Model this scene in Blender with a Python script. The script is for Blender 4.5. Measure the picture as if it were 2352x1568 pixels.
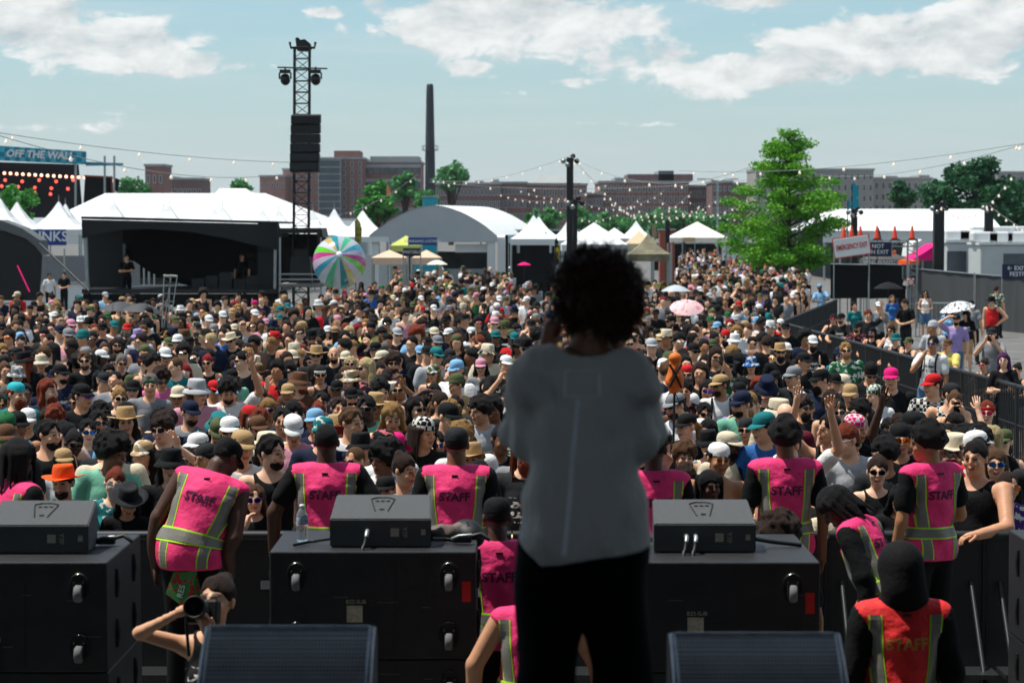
import bpy, bmesh, math, random
import numpy as np
from mathutils import Vector, Matrix, Euler
from mathutils.bvhtree import BVHTree
R = math.radians
rng = random.Random(7)
sc = bpy.context.scene
col = sc.collection
for o in list(bpy.data.objects): bpy.data.objects.remove(o)

# ---------------------------------------------------------------- camera
W, H = 2352.0, 1568.0            # units of the layout measurements
LENS = 85.0
FPX = W * LENS / 36.0            # 5553
HOR = 510.0                      # row of the horizon
CAMZ = 3.35
PITCH = math.atan((H / 2 - HOR) / FPX)
cam_d = bpy.data.cameras.new('camera'); cam = bpy.data.objects.new('camera', cam_d); col.objects.link(cam)
cam.location = (0, 0, CAMZ); cam.rotation_euler = (math.pi / 2 - PITCH, 0, 0)
cam_d.lens = LENS; cam_d.sensor_width = 36; cam_d.clip_start = 0.1; cam_d.clip_end = 6000
cam_d.dof.use_dof = True; cam_d.dof.focus_distance = 22.0; cam_d.dof.aperture_fstop = 5.0
sc.camera = cam

# ---------------------------------------------------------------- light and sky
SUN = Vector((-0.36, 0.035, 0.93)).normalized()
sd = bpy.data.lights.new('sun', 'SUN'); sun = bpy.data.objects.new('sun', sd); col.objects.link(sun)
sd.energy = 5.0; sd.angle = R(0.6); sd.color = (1.0, 0.955, 0.89)
sun.rotation_euler = SUN.to_track_quat('Z', 'Y').to_euler(); sun.location = (0, 0, 60)
sc.view_settings.view_transform = 'Standard'; sc.view_settings.look = 'None'
sc.view_settings.exposure = 0.18; sc.view_settings.gamma = 1.0; sc.view_settings.use_curve_mapping = False
sc.render.engine = 'CYCLES'
sc.cycles.use_denoising = True
sc.cycles.max_bounces = 5; sc.cycles.diffuse_bounces = 3; sc.cycles.glossy_bounces = 2
sc.cycles.transmission_bounces = 4; sc.cycles.transparent_max_bounces = 8
sc.cycles.use_adaptive_sampling = True; sc.cycles.adaptive_threshold = 0.02

def srgb(h):
    if isinstance(h, (tuple, list)): return tuple(h)[:3]
    h = h.lstrip('#'); o = []
    for i in (0, 2, 4):
        c = int(h[i:i + 2], 16) / 255.0
        o.append(c / 12.92 if c <= 0.04045 else ((c + 0.055) / 1.055) ** 2.4)
    return tuple(o)

def build_world():
    w = bpy.data.worlds.new('World'); sc.world = w; w.use_nodes = True
    w.cycles.sampling_method = 'MANUAL'; w.cycles.sample_map_resolution = 256
    nt = w.node_tree; N = nt.nodes; L = nt.links; N.clear()
    out = N.new('ShaderNodeOutputWorld'); bg = N.new('ShaderNodeBackground'); L.new(bg.outputs[0], out.inputs[0])
    bg.inputs["Strength"].default_value = 0.15
    sky = N.new('ShaderNodeTexSky'); sky.sky_type = 'NISHITA'; sky.sun_disc = False
    sky.sun_elevation = math.asin(SUN.z); sky.sun_rotation = math.atan2(SUN.x, SUN.y)
    sky.altitude = 50; sky.air_density = 1.0; sky.dust_density = 1.0; sky.ozone_density = 2.0
    tc = N.new('ShaderNodeTexCoord'); sep = N.new('ShaderNodeSeparateXYZ'); L.new(tc.outputs['Generated'], sep.inputs[0])
    def m(op, a, b=None, c=None, clamp=False):
        n = N.new('ShaderNodeMath'); n.operation = op; n.use_clamp = clamp
        for i, v in enumerate((a, b, c)):
            if v is None: continue
            if isinstance(v, (int, float)): n.inputs[i].default_value = v
            else: L.new(v, n.inputs[i])
        return n.outputs[0]
    az = m('ARCTAN2', sep.outputs[0], sep.outputs[1]); el = m('ARCSINE', sep.outputs[2])
    # cloud banks seen in the picture: (x, y, half width, half height, weight)
    banks = [(60, 50, 190, 75, .9), (250, 105, 200, 52, .9), (400, 150, 150, 30, .85), (560, 158, 110, 15, .7),
             (1030, 60, 150, 60, .95), (1210, 40, 240, 75, .95), (1400, 50, 150, 45, .85), (1700, 14, 100, 20, .75), (1585, 52, 45, 12, .6),
             (1075, 158, 52, 17, .7), (1185, 183, 50, 15, .65), (1290, 196, 75, 15, .65), (1385, 140, 50, 42, .68),
             (1520, 140, 110, 45, .9), (1650, 170, 170, 42, .95), (1830, 165, 150, 42, .95), (1990, 100, 190, 48, 1.0),
             (2140, 130, 210, 48, 1.0), (2270, 80, 110, 65, 1.0), (2340, 50, 90, 70, .9), (740, 35, 60, 14, .68), (1340, 95, 90, 22, .7), (880, 20, 60, 30, .7), (100, 300, 160, 10, .45), (1130, 215, 150, 8, .42), (1350, 285, 220, 7, .42),
             (3300, -60, 500, 80, .8), (-900, -30, 420, 70, .8), (-2200, 60, 500, 60, .7), (4600, 40, 420, 70, .7)]
    bsum = None
    for (x, y, rx, ry, wt) in banks:
        a0 = (x - W / 2) / FPX; e0 = (HOR - y) / FPX
        dx = m('DIVIDE', m('SUBTRACT', az, a0), rx * 1.15 / FPX); dy = m('DIVIDE', m('SUBTRACT', el, e0), ry * 1.2 / FPX)
        r2 = m('ADD', m('MULTIPLY', dx, dx), m('MULTIPLY', dy, dy))
        g = m('MULTIPLY', m('POWER', 2.718, m('MULTIPLY', r2, -0.62)), wt)
        bsum = g if bsum is None else m('MAXIMUM', bsum, g)
    def field(du, dv):
        cmb = N.new('ShaderNodeCombineXYZ')
        L.new(m('MULTIPLY', m('ADD', az, du), 34.0), cmb.inputs[0]); L.new(m('MULTIPLY', m('ADD', el, dv), 66.0), cmb.inputs[1]); cmb.inputs[2].default_value = 3.7
        n = N.new('ShaderNodeTexNoise'); n.inputs['Scale'].default_value = 1.0; n.inputs['Detail'].default_value = 9; n.inputs['Roughness'].default_value = .62
        n.inputs['Distortion'].default_value = .25
        L.new(cmb.outputs[0], n.inputs['Vector'])
        return n.outputs[0]
    f0 = field(0, 0); f1 = field(-0.004, 0.0065)
    # general cover higher up, outside the picture, of the same kind
    cmb = N.new('ShaderNodeCombineXYZ'); L.new(m('MULTIPLY', az, 3.0), cmb.inputs[0]); L.new(m('MULTIPLY', el, 5.5), cmb.inputs[1]); cmb.inputs[2].default_value = 9.1
    big = N.new('ShaderNodeTexNoise'); big.inputs['Detail'].default_value = 3; big.inputs['Scale'].default_value = 1.0; L.new(cmb.outputs[0], big.inputs['Vector'])
    high = m('MULTIPLY', m('SUBTRACT', big.outputs[0], .40), m('MULTIPLY', m('SUBTRACT', el, .115), 30, clamp=True), clamp=True)
    bias = m('MAXIMUM', bsum, m('MULTIPLY', high, 4.2, clamp=True))
    def dens(f):
        return m('ADD', m('MULTIPLY', m('SUBTRACT', f, .5), 2.1), m('SUBTRACT', bias, .44))
    d0 = dens(f0); d1 = dens(f1)
    mask = N.new('ShaderNodeMapRange'); mask.interpolation_type = 'SMOOTHSTEP'
    mask.inputs['From Min'].default_value = -.03; mask.inputs['From Max'].default_value = .24; L.new(d0, mask.inputs['Value'])
    sh = m('ADD', .62, m('MULTIPLY', m('SUBTRACT', d0, d1), 1.1), clamp=True)
    ramp = N.new('ShaderNodeMix'); ramp.data_type = 'RGBA'; L.new(sh, ramp.inputs[0])
    k = 1 / .15
    ramp.inputs[6].default_value = (.47 * k, .515 * k, .535 * k, 1); ramp.inputs[7].default_value = (.84 * k, .85 * k, .845 * k, 1)
    # thin veil of streaks near the horizon
    cm2 = N.new('ShaderNodeCombineXYZ'); L.new(m('MULTIPLY', az, 9.0), cm2.inputs[0]); L.new(m('MULTIPLY', el, 95.0), cm2.inputs[1])
    st = N.new('ShaderNodeTexNoise'); st.inputs['Scale'].default_value = 1; st.inputs['Detail'].default_value = 5; L.new(cm2.outputs[0], st.inputs['Vector'])
    veil = m('MULTIPLY', m('SUBTRACT', st.outputs[0], .46), 1.1, clamp=True)
    tint = N.new('ShaderNodeMix'); tint.data_type = 'RGBA'; tint.blend_type = 'MULTIPLY'; tint.inputs[0].default_value = 1
    L.new(sky.outputs[0], tint.inputs[6]); tint.inputs[7].default_value = (.50, .74, .79, 1)
    # bright summer haze that thickens towards the horizon
    hz = N.new('ShaderNodeMix'); hz.data_type = 'RGBA'; L.new(m('MULTIPLY', m('POWER', 2.718, m('MULTIPLY', m('ABSOLUTE', el), -13.0)), .96), hz.inputs[0]); L.new(tint.outputs[2], hz.inputs[6]); hz.inputs[7].default_value = (.555 * k, .615 * k, .645 * k, 1)
    mv = N.new('ShaderNodeMix'); mv.data_type = 'RGBA'; L.new(veil, mv.inputs[0]); L.new(hz.outputs[2], mv.inputs[6]); mv.inputs[7].default_value = (.60 * k, .655 * k, .67 * k, 1)
    mx = N.new('ShaderNodeMix'); mx.data_type = 'RGBA'; L.new(m('MULTIPLY', mask.outputs[0], .93), mx.inputs[0])
    L.new(mv.outputs[2], mx.inputs[6]); L.new(ramp.outputs[2], mx.inputs[7])
    L.new(mx.outputs[2], bg.inputs['Color'])
build_world()

# ---------------------------------------------------------------- helpers
_ct, _st = math.cos(PITCH), math.sin(PITCH)
def at(x, y, d):
    """point at distance d (metres along +Y) seen at column x, row y of the measured layout"""
    u = (x - W / 2) / FPX; v = -(y - H / 2) / FPX
    s = d / (_ct + v * _st)
    return Vector((u * s, d, CAMZ + (-_st + v * _ct) * s))
def gz(d):
    return -0.65 * min(max((d - 15.0) / 50.0, 0), 1)
def X(x, d): return at(x, HOR, d).x
def Z(y, d): return at(W / 2, y, d).z

MATS = {}
def mat(name, color=(.5, .5, .5), rough=.7, var=.12, scale=8.0, bump=0.0, bscale=60.0, metal=0.0, spec=.35, stretch=None, emit=None, estr=0, alpha=None, trans=0, coat=0, color2=None, thr=None):
    if name in MATS: return MATS[name]
    mt = bpy.data.materials.new(name); mt.use_nodes = True; MATS[name] = mt
    nt = mt.node_tree; N = nt.nodes; L = nt.links; b = N['Principled BSDF']
    c = srgb(color)
    b.inputs['Roughness'].default_value = rough; b.inputs['Metallic'].default_value = metal
    b.inputs['Specular IOR Level'].default_value = spec; b.inputs['Base Color'].default_value = (*c, 1)
    if trans: b.inputs['Transmission Weight'].default_value = trans
    if coat: b.inputs['Coat Weight'].default_value = coat
    if alpha is not None: b.inputs['Alpha'].default_value = alpha
    if emit is not None: b.inputs['Emission Color'].default_value = (*srgb(emit), 1); b.inputs['Emission Strength'].default_value = estr
    if var or bump:
        tc = N.new('ShaderNodeTexCoord'); vec = tc.outputs['Object']
        if stretch:
            mp = N.new('ShaderNodeMapping'); mp.inputs['Scale'].default_value = stretch; L.new(vec, mp.inputs[0]); vec = mp.outputs[0]
        if var:
            n = N.new('ShaderNodeTexNoise'); n.inputs['Scale'].default_value = scale; n.inputs['Detail'].default_value = 6; n.inputs['Roughness'].default_value = .6; L.new(vec, n.inputs['Vector'])
            r = N.new('ShaderNodeMapRange'); r.inputs['From Min'].default_value = .3; r.inputs['From Max'].default_value = .7; L.new(n.outputs[0], r.inputs['Value'])
            if thr is not None:
                r.inputs['From Min'].default_value = thr - .02; r.inputs['From Max'].default_value = thr + .02
            mx = N.new('ShaderNodeMix'); mx.data_type = 'RGBA'; L.new(r.outputs[0], mx.inputs[0])
            c2 = srgb(color2) if color2 else tuple(min(1, v * (1 + var)) for v in c)
            c1 = c if color2 else tuple(v * (1 - var) for v in c)
            mx.inputs[6].default_value = (*c1, 1); mx.inputs[7].default_value = (*c2, 1)
            L.new(mx.outputs[2], b.inputs['Base Color'])
        if bump:
            n2 = N.new('ShaderNodeTexNoise'); n2.inputs['Scale'].default_value = bscale; n2.inputs['Detail'].default_value = 4; L.new(vec, n2.inputs['Vector'])
            bp = N.new('ShaderNodeBump'); bp.inputs['Strength'].default_value = bump; bp.inputs['Distance'].default_value = .02; L.new(n2.outputs[0], bp.inputs['Height'])
            L.new(bp.outputs[0], b.inputs['Normal'])
    return mt

class MB:
    """collects simple shapes and links them as ONE mesh object"""
    def __init__(s): s.v = []; s.f = []; s.smooth = []
    def add(s, vs, fs, smooth=False):
        n = len(s.v); s.v += [tuple(v) for v in vs]; s.f += [tuple(i + n for i in f) for f in fs]; s.smooth += [smooth] * len(fs); return s
    def box(s, lo, hi, M=None):
        (x0, y0, z0), (x1, y1, z1) = lo, hi
        vs = [Vector(p) for p in ((x0, y0, z0), (x1, y0, z0), (x1, y1, z0), (x0, y1, z0), (x0, y0, z1), (x1, y0, z1), (x1, y1, z1), (x0, y1, z1))]
        if M: vs = [M @ v for v in vs]
        return s.add(vs, [(0, 3, 2, 1), (4, 5, 6, 7), (0, 1, 5, 4), (1, 2, 6, 5), (2, 3, 7, 6), (3, 0, 4, 7)])
    def cbox(s, c, size, M=None):
        return s.box([c[i] - size[i] / 2 for i in range(3)], [c[i] + size[i] / 2 for i in range(3)], M)
    def bbox(s, lo, hi, bv, M=None):
        """box with chamfered edges"""
        bm = bmesh.new(); bmesh.ops.create_cube(bm, size=1)
        for v in bm.verts: v.co = Vector([lo[i] + (v.co[i] + .5) * (hi[i] - lo[i]) for i in range(3)])
        bmesh.ops.bevel(bm, geom=bm.edges[:], offset=bv, segments=2, affect='EDGES', profile=.5)
        if M: bm.transform(M)
        bm.verts.index_update(); s.add([v.co[:] for v in bm.verts], [[v.index for v in f.verts] for f in bm.faces]); bm.free(); return s
    def tube(s, pts, r, n=8, cap=True, smooth=True):
        pts = [Vector(p) for p in pts]; k = len(pts)
        rs = r if isinstance(r, (list, tuple)) else [r] * k
        vs = []; up = None
        for i, p in enumerate(pts):
            t = (pts[min(i + 1, k - 1)] - pts[max(i - 1, 0)])
            t = t.normalized() if t.length > 1e-9 else Vector((0, 0, 1))
            if up is None: up = Vector((1, 0, 0)) if abs(t.x) < .8 else Vector((0, 1, 0))
            a = (up - t * up.dot(t)).normalized(); b = t.cross(a); up = a
            for j in range(n):
                th = 2 * math.pi * j / n; vs.append(p + (a * math.cos(th) + b * math.sin(th)) * rs[i])
        fs = [(i * n + j, i * n + (j + 1) % n, (i + 1) * n + (j + 1) % n, (i + 1) * n + j) for i in range(k - 1) for j in range(n)]
        s.add(vs, fs, smooth)
        if cap:
            s.add(vs[:n], [tuple(reversed(range(n)))]); s.add(vs[-n:], [tuple(range(n))])
        return s
    def lathe(s, prof, n=24, c=(0, 0, 0), sx=1, sy=1, M=None, smooth=True, cap=False):
        vs = []; k = len(prof)
        for (r, z) in prof:
            for j in range(n):
                th = 2 * math.pi * j / n; v = Vector((c[0] + r * sx * math.cos(th), c[1] + r * sy * math.sin(th), c[2] + z))
                vs.append(M @ v if M else v)
        fs = [(i * n + j, i * n + (j + 1) % n, (i + 1) * n + (j + 1) % n, (i + 1) * n + j) for i in range(k - 1) for j in range(n)]
        return s.add(vs, fs, smooth)
    def build(s, name, m, parent=None, loc=None, rot=None):
        me = bpy.data.meshes.new(name); me.from_pydata(s.v, [], s.f)
        if any(s.smooth): me.polygons.foreach_set('use_smooth', s.smooth)
        me.materials.append(m); me.update()
        return link(name, me, parent, loc, rot)
def link(name, me, parent=None, loc=None, rot=None):
    o = bpy.data.objects.new(name, me); col.objects.link(o)
    if parent is not None: o.parent = parent
    if loc is not None: o.location = loc
    if rot is not None: o.rotation_euler = rot
    return o
def tag(o, label=None, cat=None, group=None, kind=None):
    if label: o['label'] = label
    if cat: o['category'] = cat
    if group: o['group'] = group
    if kind: o['kind'] = kind
    return o
def thing(name, label, cat, loc=(0, 0, 0), rz=0, group=None):
    o = bpy.data.objects.new(name, None); col.objects.link(o); o.empty_display_size = .1
    o.location = loc; o.rotation_euler = (0, 0, rz); return tag(o, label, cat, group)
def dup(o, parent=None):
    c = o.copy(); col.objects.link(c)
    if parent is not None: c.parent = parent
    for ch in o.children: dup(ch, c)
    return c
def textmesh(s, size=1.0, ext=.002, align='CENTER', sx=1.0, bold=0.0, shear=0.0, spacing=1.0):
    cu = bpy.data.curves.new('lettering', 'FONT'); cu.body = s; cu.size = size; cu.extrude = ext; cu.align_x = align; cu.align_y = 'CENTER'
    cu.offset = bold; cu.shear = shear; cu.space_character = spacing; cu.resolution_u = 3
    o = bpy.data.objects.new('lettering', cu); col.objects.link(o)
    me = bpy.data.meshes.new_from_object(o.evaluated_get(bpy.context.evaluated_depsgraph_get()))
    bpy.data.objects.remove(o); bpy.data.curves.remove(cu)
    if sx != 1.0: me.transform(Matrix.Diagonal((sx, 1, 1, 1)))
    return me
def text(name, s, m, parent, loc, size, rot=(math.pi / 2, 0, 0), **k):
    me = textmesh(s, size, **k); me.materials.clear(); me.materials.append(m)
    return link(name, me, parent, loc, rot)
def meshobj(name, v, f, m, parent=None, smooth=True):
    me = mesh_np(name, v, f, smooth); me.materials.append(m); return link(name, me, parent)
def mesh_np(name, v, f, smooth=True):
    me = bpy.data.meshes.new(name)
    v = np.asarray(v, np.float32); f = np.asarray(f, np.int32); k = f.shape[1]
    me.vertices.add(len(v)); me.vertices.foreach_set('co', v.ravel())
    me.loops.add(f.size); me.loops.foreach_set('vertex_index', f.ravel())
    me.polygons.add(len(f)); me.polygons.foreach_set('loop_start', np.arange(0, f.size, k, dtype=np.int32))
    me.polygons.foreach_set('use_smooth', np.full(len(f), smooth)); me.update(calc_edges=True); return me
# ---------------------------------------------------------------- bodies: distance fields turned into one surface
class Field:
    def __init__(s, xs, ys, zs):
        s.a = [np.asarray(q, np.float32) for q in (xs, ys, zs)]
        s.F = np.full([len(q) for q in s.a], .5, np.float32)
    def sub(s, lo, hi, pad):
        sl = []
        for i in range(3):
            i0 = max(int(np.searchsorted(s.a[i], lo[i] - pad)) - 1, 0); i1 = min(int(np.searchsorted(s.a[i], hi[i] + pad)) + 1, len(s.a[i]))
            if i1 <= i0: return None, None
            sl.append(slice(i0, i1))
        sl = tuple(sl)
        return sl, (s.a[0][sl[0]][:, None, None], s.a[1][sl[1]][None, :, None], s.a[2][sl[2]][None, None, :])
    @staticmethod
    def smin(a, b, k):
        if k <= 0: return np.minimum(a, b)
        h = np.clip(.5 + .5 * (b - a) / k, 0, 1); return b * (1 - h) + a * h - k * h * (1 - h)
    def put(s, sl, d, k, op):
        if op == 'add': s.F[sl] = s.smin(s.F[sl], d, k)
        else: s.F[sl] = -s.smin(-s.F[sl], d, k)          # carve
    def cap(s, a, b, ra, rb=None, k=.02, op='add', g=0.0, sq=None):
        rb = ra if rb is None else rb; ra += g; rb += g; a = np.array(a, float); b = np.array(b, float); r = max(ra, rb)
        sl, P = s.sub(np.minimum(a, b) - r, np.maximum(a, b) + r, k + .06)
        if sl is None: return s
        ab = b - a; L = max((ab ** 2).sum(), 1e-9)
        t = np.clip(sum((P[i] - a[i]) * ab[i] for i in range(3)) / L, 0, 1)
        q = [P[i] - (a[i] + t * ab[i]) for i in range(3)]
        if sq: q = [q[i] / sq[i] for i in range(3)]
        s.put(sl, np.sqrt(sum(c * c for c in q)) - (ra + (rb - ra) * t), k, op); return s
    def ell(s, c, r, k=.02, op='add', M=None, g=0.0):
        c = Vector(c); r = [q + g for q in r]
        if M is not None: c = M @ c; R3 = np.array(M.to_3x3()); rad = [max(r)] * 3
        else: R3 = None; rad = r
        sl, P = s.sub([c[i] - rad[i] for i in range(3)], [c[i] + rad[i] for i in range(3)], k + .06)
        if sl is None: return s
        q = [P[i] - c[i] for i in range(3)]
        if R3 is not None: q = [sum(q[i] * R3[i, j] for i in range(3)) for j in range(3)]
        k0 = np.sqrt(sum((q[i] / r[i]) ** 2 for i in range(3))); k1 = np.sqrt(sum((q[i] / r[i] ** 2) ** 2 for i in range(3))) + 1e-6
        s.put(sl, k0 * (k0 - 1) / k1, k, op); return s
    def grid(s): return s.a[0][:, None, None], s.a[1][None, :, None], s.a[2][None, None, :]
    def cut(s, p, n):
        """keep the side the normal points away from"""
        x, y, z = s.grid(); n = np.array(n, float); n /= np.linalg.norm(n)
        s.F = np.maximum(s.F, (x - p[0]) * n[0] + (y - p[1]) * n[1] + (z - p[2]) * n[2]); return s
    def wrinkle(s, amp, fx, fy, fz, seed=0, z0=-9, z1=9):
        x, y, z = s.grid(); w = np.sin(x * fx + 1.7 * np.sin(z * fz * .35 + seed) + seed) * np.sin(z * fz + 1.3 * np.sin(x * fx * .6 + y * fy) + seed * 2.1) + .6 * np.sin(y * fy + z * fz * .7 + x * fx * .8 + seed * 3)
        s.F = s.F + amp * w * ((z > z0) & (z < z1)); return s
    def mesh(s):
        F = s.F; xs, ys, zs = s.a
        F[0] = F[-1] = .3; F[:, 0] = F[:, -1] = .3; F[:, :, 0] = F[:, :, -1] = .3
        S = F < 0; n = S.astype(np.int8)
        c = n[:-1, :-1, :-1] + n[1:, :-1, :-1] + n[:-1, 1:, :-1] + n[1:, 1:, :-1] + n[:-1, :-1, 1:] + n[1:, :-1, 1:] + n[:-1, 1:, 1:] + n[1:, 1:, 1:]
        I = np.argwhere((c > 0) & (c < 8)); idx = np.full(c.shape, -1, np.int32); idx[tuple(I.T)] = np.arange(len(I))
        pos = np.zeros((len(I), 3)); cnt = np.zeros(len(I))
        cor = [(0, 0, 0), (1, 0, 0), (0, 1, 0), (1, 1, 0), (0, 0, 1), (1, 0, 1), (0, 1, 1), (1, 1, 1)]
        fv = [F[I[:, 0] + a, I[:, 1] + b, I[:, 2] + d] for a, b, d in cor]
        for e0 in range(8):
            for ax in range(3):
                if cor[e0][ax]: continue
                e1 = e0 + (1 << ax); a = fv[e0]; b = fv[e1]; m = (a < 0) != (b < 0)
                t = np.where(m, a / np.where(m, a - b, 1), 0)
                for q in range(3): pos[:, q] += np.where(m, cor[e0][q] + (t if q == ax else 0), 0)
                cnt += m
        pos /= cnt[:, None]; V = np.empty_like(pos)
        for q, A in enumerate((xs, ys, zs)): V[:, q] = A[I[:, q]] + pos[:, q] * (A[I[:, q] + 1] - A[I[:, q]])
        Q = []
        for ax in range(3):
            A = np.moveaxis(S, ax, 0); J = np.moveaxis(idx, ax, 0)
            d = A[:-1] != A[1:]; d = d[:, 1:-1, 1:-1]; E = np.argwhere(d)
            i, j, k = E[:, 0], E[:, 1] + 1, E[:, 2] + 1
            q = np.stack([J[i, j - 1, k - 1], J[i, j, k - 1], J[i, j, k], J[i, j - 1, k]], 1)
            fl = A[i, j, k]; fl = ~fl if ax == 1 else fl
            q[~fl] = q[~fl][:, ::-1]; Q.append(q)
        Q = np.concatenate(Q); return V, Q[(Q >= 0).all(1)]
def axis(*seg):
    o = []
    for a, b, h in seg:
        n = max(int(round((b - a) / h)), 1); o += list(a + (b - a) * np.arange(n) / n)
    o.append(seg[-1][1]); return o

HEADC = Vector((0, 0, 1.635)); NECK = Vector((0, .015, 1.50))
def head_matrix(yaw=0, pitch=0, roll=0, off=(0, 0, 0)):
    # head-local coordinates (origin at the head's centre, looking along -Y) to body coordinates
    return Matrix.Translation(NECK + Vector(off)) @ Euler((R(pitch), R(roll), R(yaw)), 'YXZ').to_matrix().to_4x4() @ Matrix.Translation(HEADC - NECK)
def add_head(f, M, g=0.0, face=True):
    e = lambda c, r, k=.02, op='add': f.ell(c, r, k, op, M, g)
    e((0, .012, .03), (.074, .094, .090), .0)
    e((0, -.028, -.035), (.060, .066, .078), .035)
    e((0, -.060, -.085), (.032, .030, .026), .03)
    if not face: return
    for s in (-1, 1):
        e((s * .030, -.104, .008), (.019, .016, .012), .012, 'carve')
        e((s * .030, -.086, .006), (.0145, .0125, .0125), .004)
        e((s * .030, -.090, .026), (.024, .012, .007), .012)
        e((s * .042, -.072, -.030), (.020, .018, .020), .02)
        e((s * .079, .008, .000), (.012, .022, .031), .008)
    f.cap(M @ Vector((0, -.094, .018)), M @ Vector((0, -.110, -.022)), .008, .0115, k=.010)
    e((0, -.092, -.056), (.023, .011, .006), .006); e((0, -.091, -.068), (.019, .011, .007), .005)
# arm poses: elbow, wrist, hand direction, palm normal for the left (+x) side
POSES = {
 'down':  ((.245, .03, 1.13), (.255, -.05, .88), (.02, -.10, -1), (-1, 0, 0), .25),
 'wide':  ((.33, .03, 1.17), (.36, -.02, .92), (.05, -.1, -1), (-1, 0, 0), .3),
 'front': ((.265, -.01, 1.14), (.09, -.24, 1.08), (-1, -.35, .05), (0, 0, -1), .5),
 'fold':  ((.255, -.05, 1.15), (-.06, -.205, 1.17), (-1, .15, .12), (0, 1, 0), .35),
 'lean':  ((.27, -.18, 1.19), (.16, -.42, 1.16), (-.7, -.6, -.1), (0, 0, -1), .6),
 'up':    ((.34, -.10, 1.60), (.28, -.20, 1.86), (-.1, -.15, 1), (0, -1, 0), .2),
 'reach': ((.30, -.26, 1.52), (.20, -.46, 1.70), (-.15, -.35, 1), (0, -1, 0), .25),
 'phone': ((.25, -.20, 1.28), (.075, -.32, 1.53), (-.25, -.1, 1), (-1, 0, 0), .9),
 'face':  ((.23, -.17, 1.20), (.075, -.20, 1.43), (-.35, .3, 1), (-1, .2, 0), .8),
 'hip':   ((.37, .08, 1.18), (.19, -.03, 1.02), (-.5, -.5, -.6), (-1, 0, 0), .5),
 'visor': ((.36, -.16, 1.55), (.15, -.17, 1.70), (-1, .1, .1), (0, 0, -1), .2),
}
def arm_pts(pose, side, build):
    e, w, hd, pn, curl = POSES[pose]; k = Vector((side, 1, 1)); sh = Vector((build['sh'] * side, .015, 1.425))
    dx = build['sh'] - .185
    E = Vector(e) * 1; E = Vector((E.x + dx, E.y, E.z)); Wr = Vector(w)
    return sh, E * k, Wr * k, (Vector(hd).normalized()) * k, Vector(pn).normalized() * k, curl
def fingers(mb, w, hd, pn, curl, s=1.0):
    """five unequal bent fingers rooted in the palm"""
    side = hd.cross(pn).normalized(); tips = []
    for i, ln in enumerate((.068, .078, .073, .058)):
        b = w + hd * .085 * s + side * (.030 - .020 * i) * s; d = (hd + side * (.10 - .07 * i)).normalized()
        p = [b - d * .02 * s, b]; th = 0
        for q in range(3):
            th += curl * (.9 if q else .6); dd = d * math.cos(th) + pn * math.sin(th); p.append(p[-1] + dd * ln * s * (.42, .33, .25)[q])
        mb.tube(p, [.0088 * s, .0088 * s, .0082 * s, .0075 * s, .0058 * s], 6)
    b = w + hd * .028 * s + side * .026 * s; d = (hd * .65 + side * .75 + pn * .3).normalized()
    p = [b, b + d * .032 * s, b + d * .032 * s + (d * .6 + hd * .5 + pn * curl * .3).normalized() * .03 * s]; p.append(p[-1] + (d * .3 + hd * .8 + pn * curl * .5).normalized() * .024 * s)
    mb.tube(p, [.013 * s, .011 * s, .0095 * s, .007 * s], 6)
BUILD = {'m': dict(sh=.190, chest=.150, cd=.105, waist=.135, wd=.100, hip=.145, hd=.105, arm=.046, neck=.055, bust=0, thigh=.085),
         'f': dict(sh=.165, chest=.128, cd=.092, waist=.112, wd=.085, hip=.155, hd=.108, arm=.037, neck=.045, bust=.052, thigh=.086),
         'l': dict(sh=.205, chest=.175, cd=.135, waist=.180, wd=.145, hip=.170, hd=.135, arm=.055, neck=.062, bust=.02, thigh=.098)}
def torso(f, B, g=0.0, legs=True):
    f.ell((0, .01, 1.30), (B['chest'], B['cd'], .17), .0, g=g)
    f.ell((0, .0, 1.10), (B['waist'], B['wd'], .16), .08, g=g)
    f.ell((0, .005, .95), (B['hip'], B['hd'], .13), .08, g=g)
    f.cap((-B['sh'] + .035, .015, 1.415), (B['sh'] - .035, .015, 1.415), .052, k=.05, g=g)
    f.cap((-.07, .02, 1.455), (.07, .02, 1.455), .035, k=.05, g=g)
    if B['bust']:
        for s in (-1, 1): f.ell((s * .062, -.072, 1.275), (B['bust'], B['bust'], B['bust']), .035, g=g)
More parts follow.
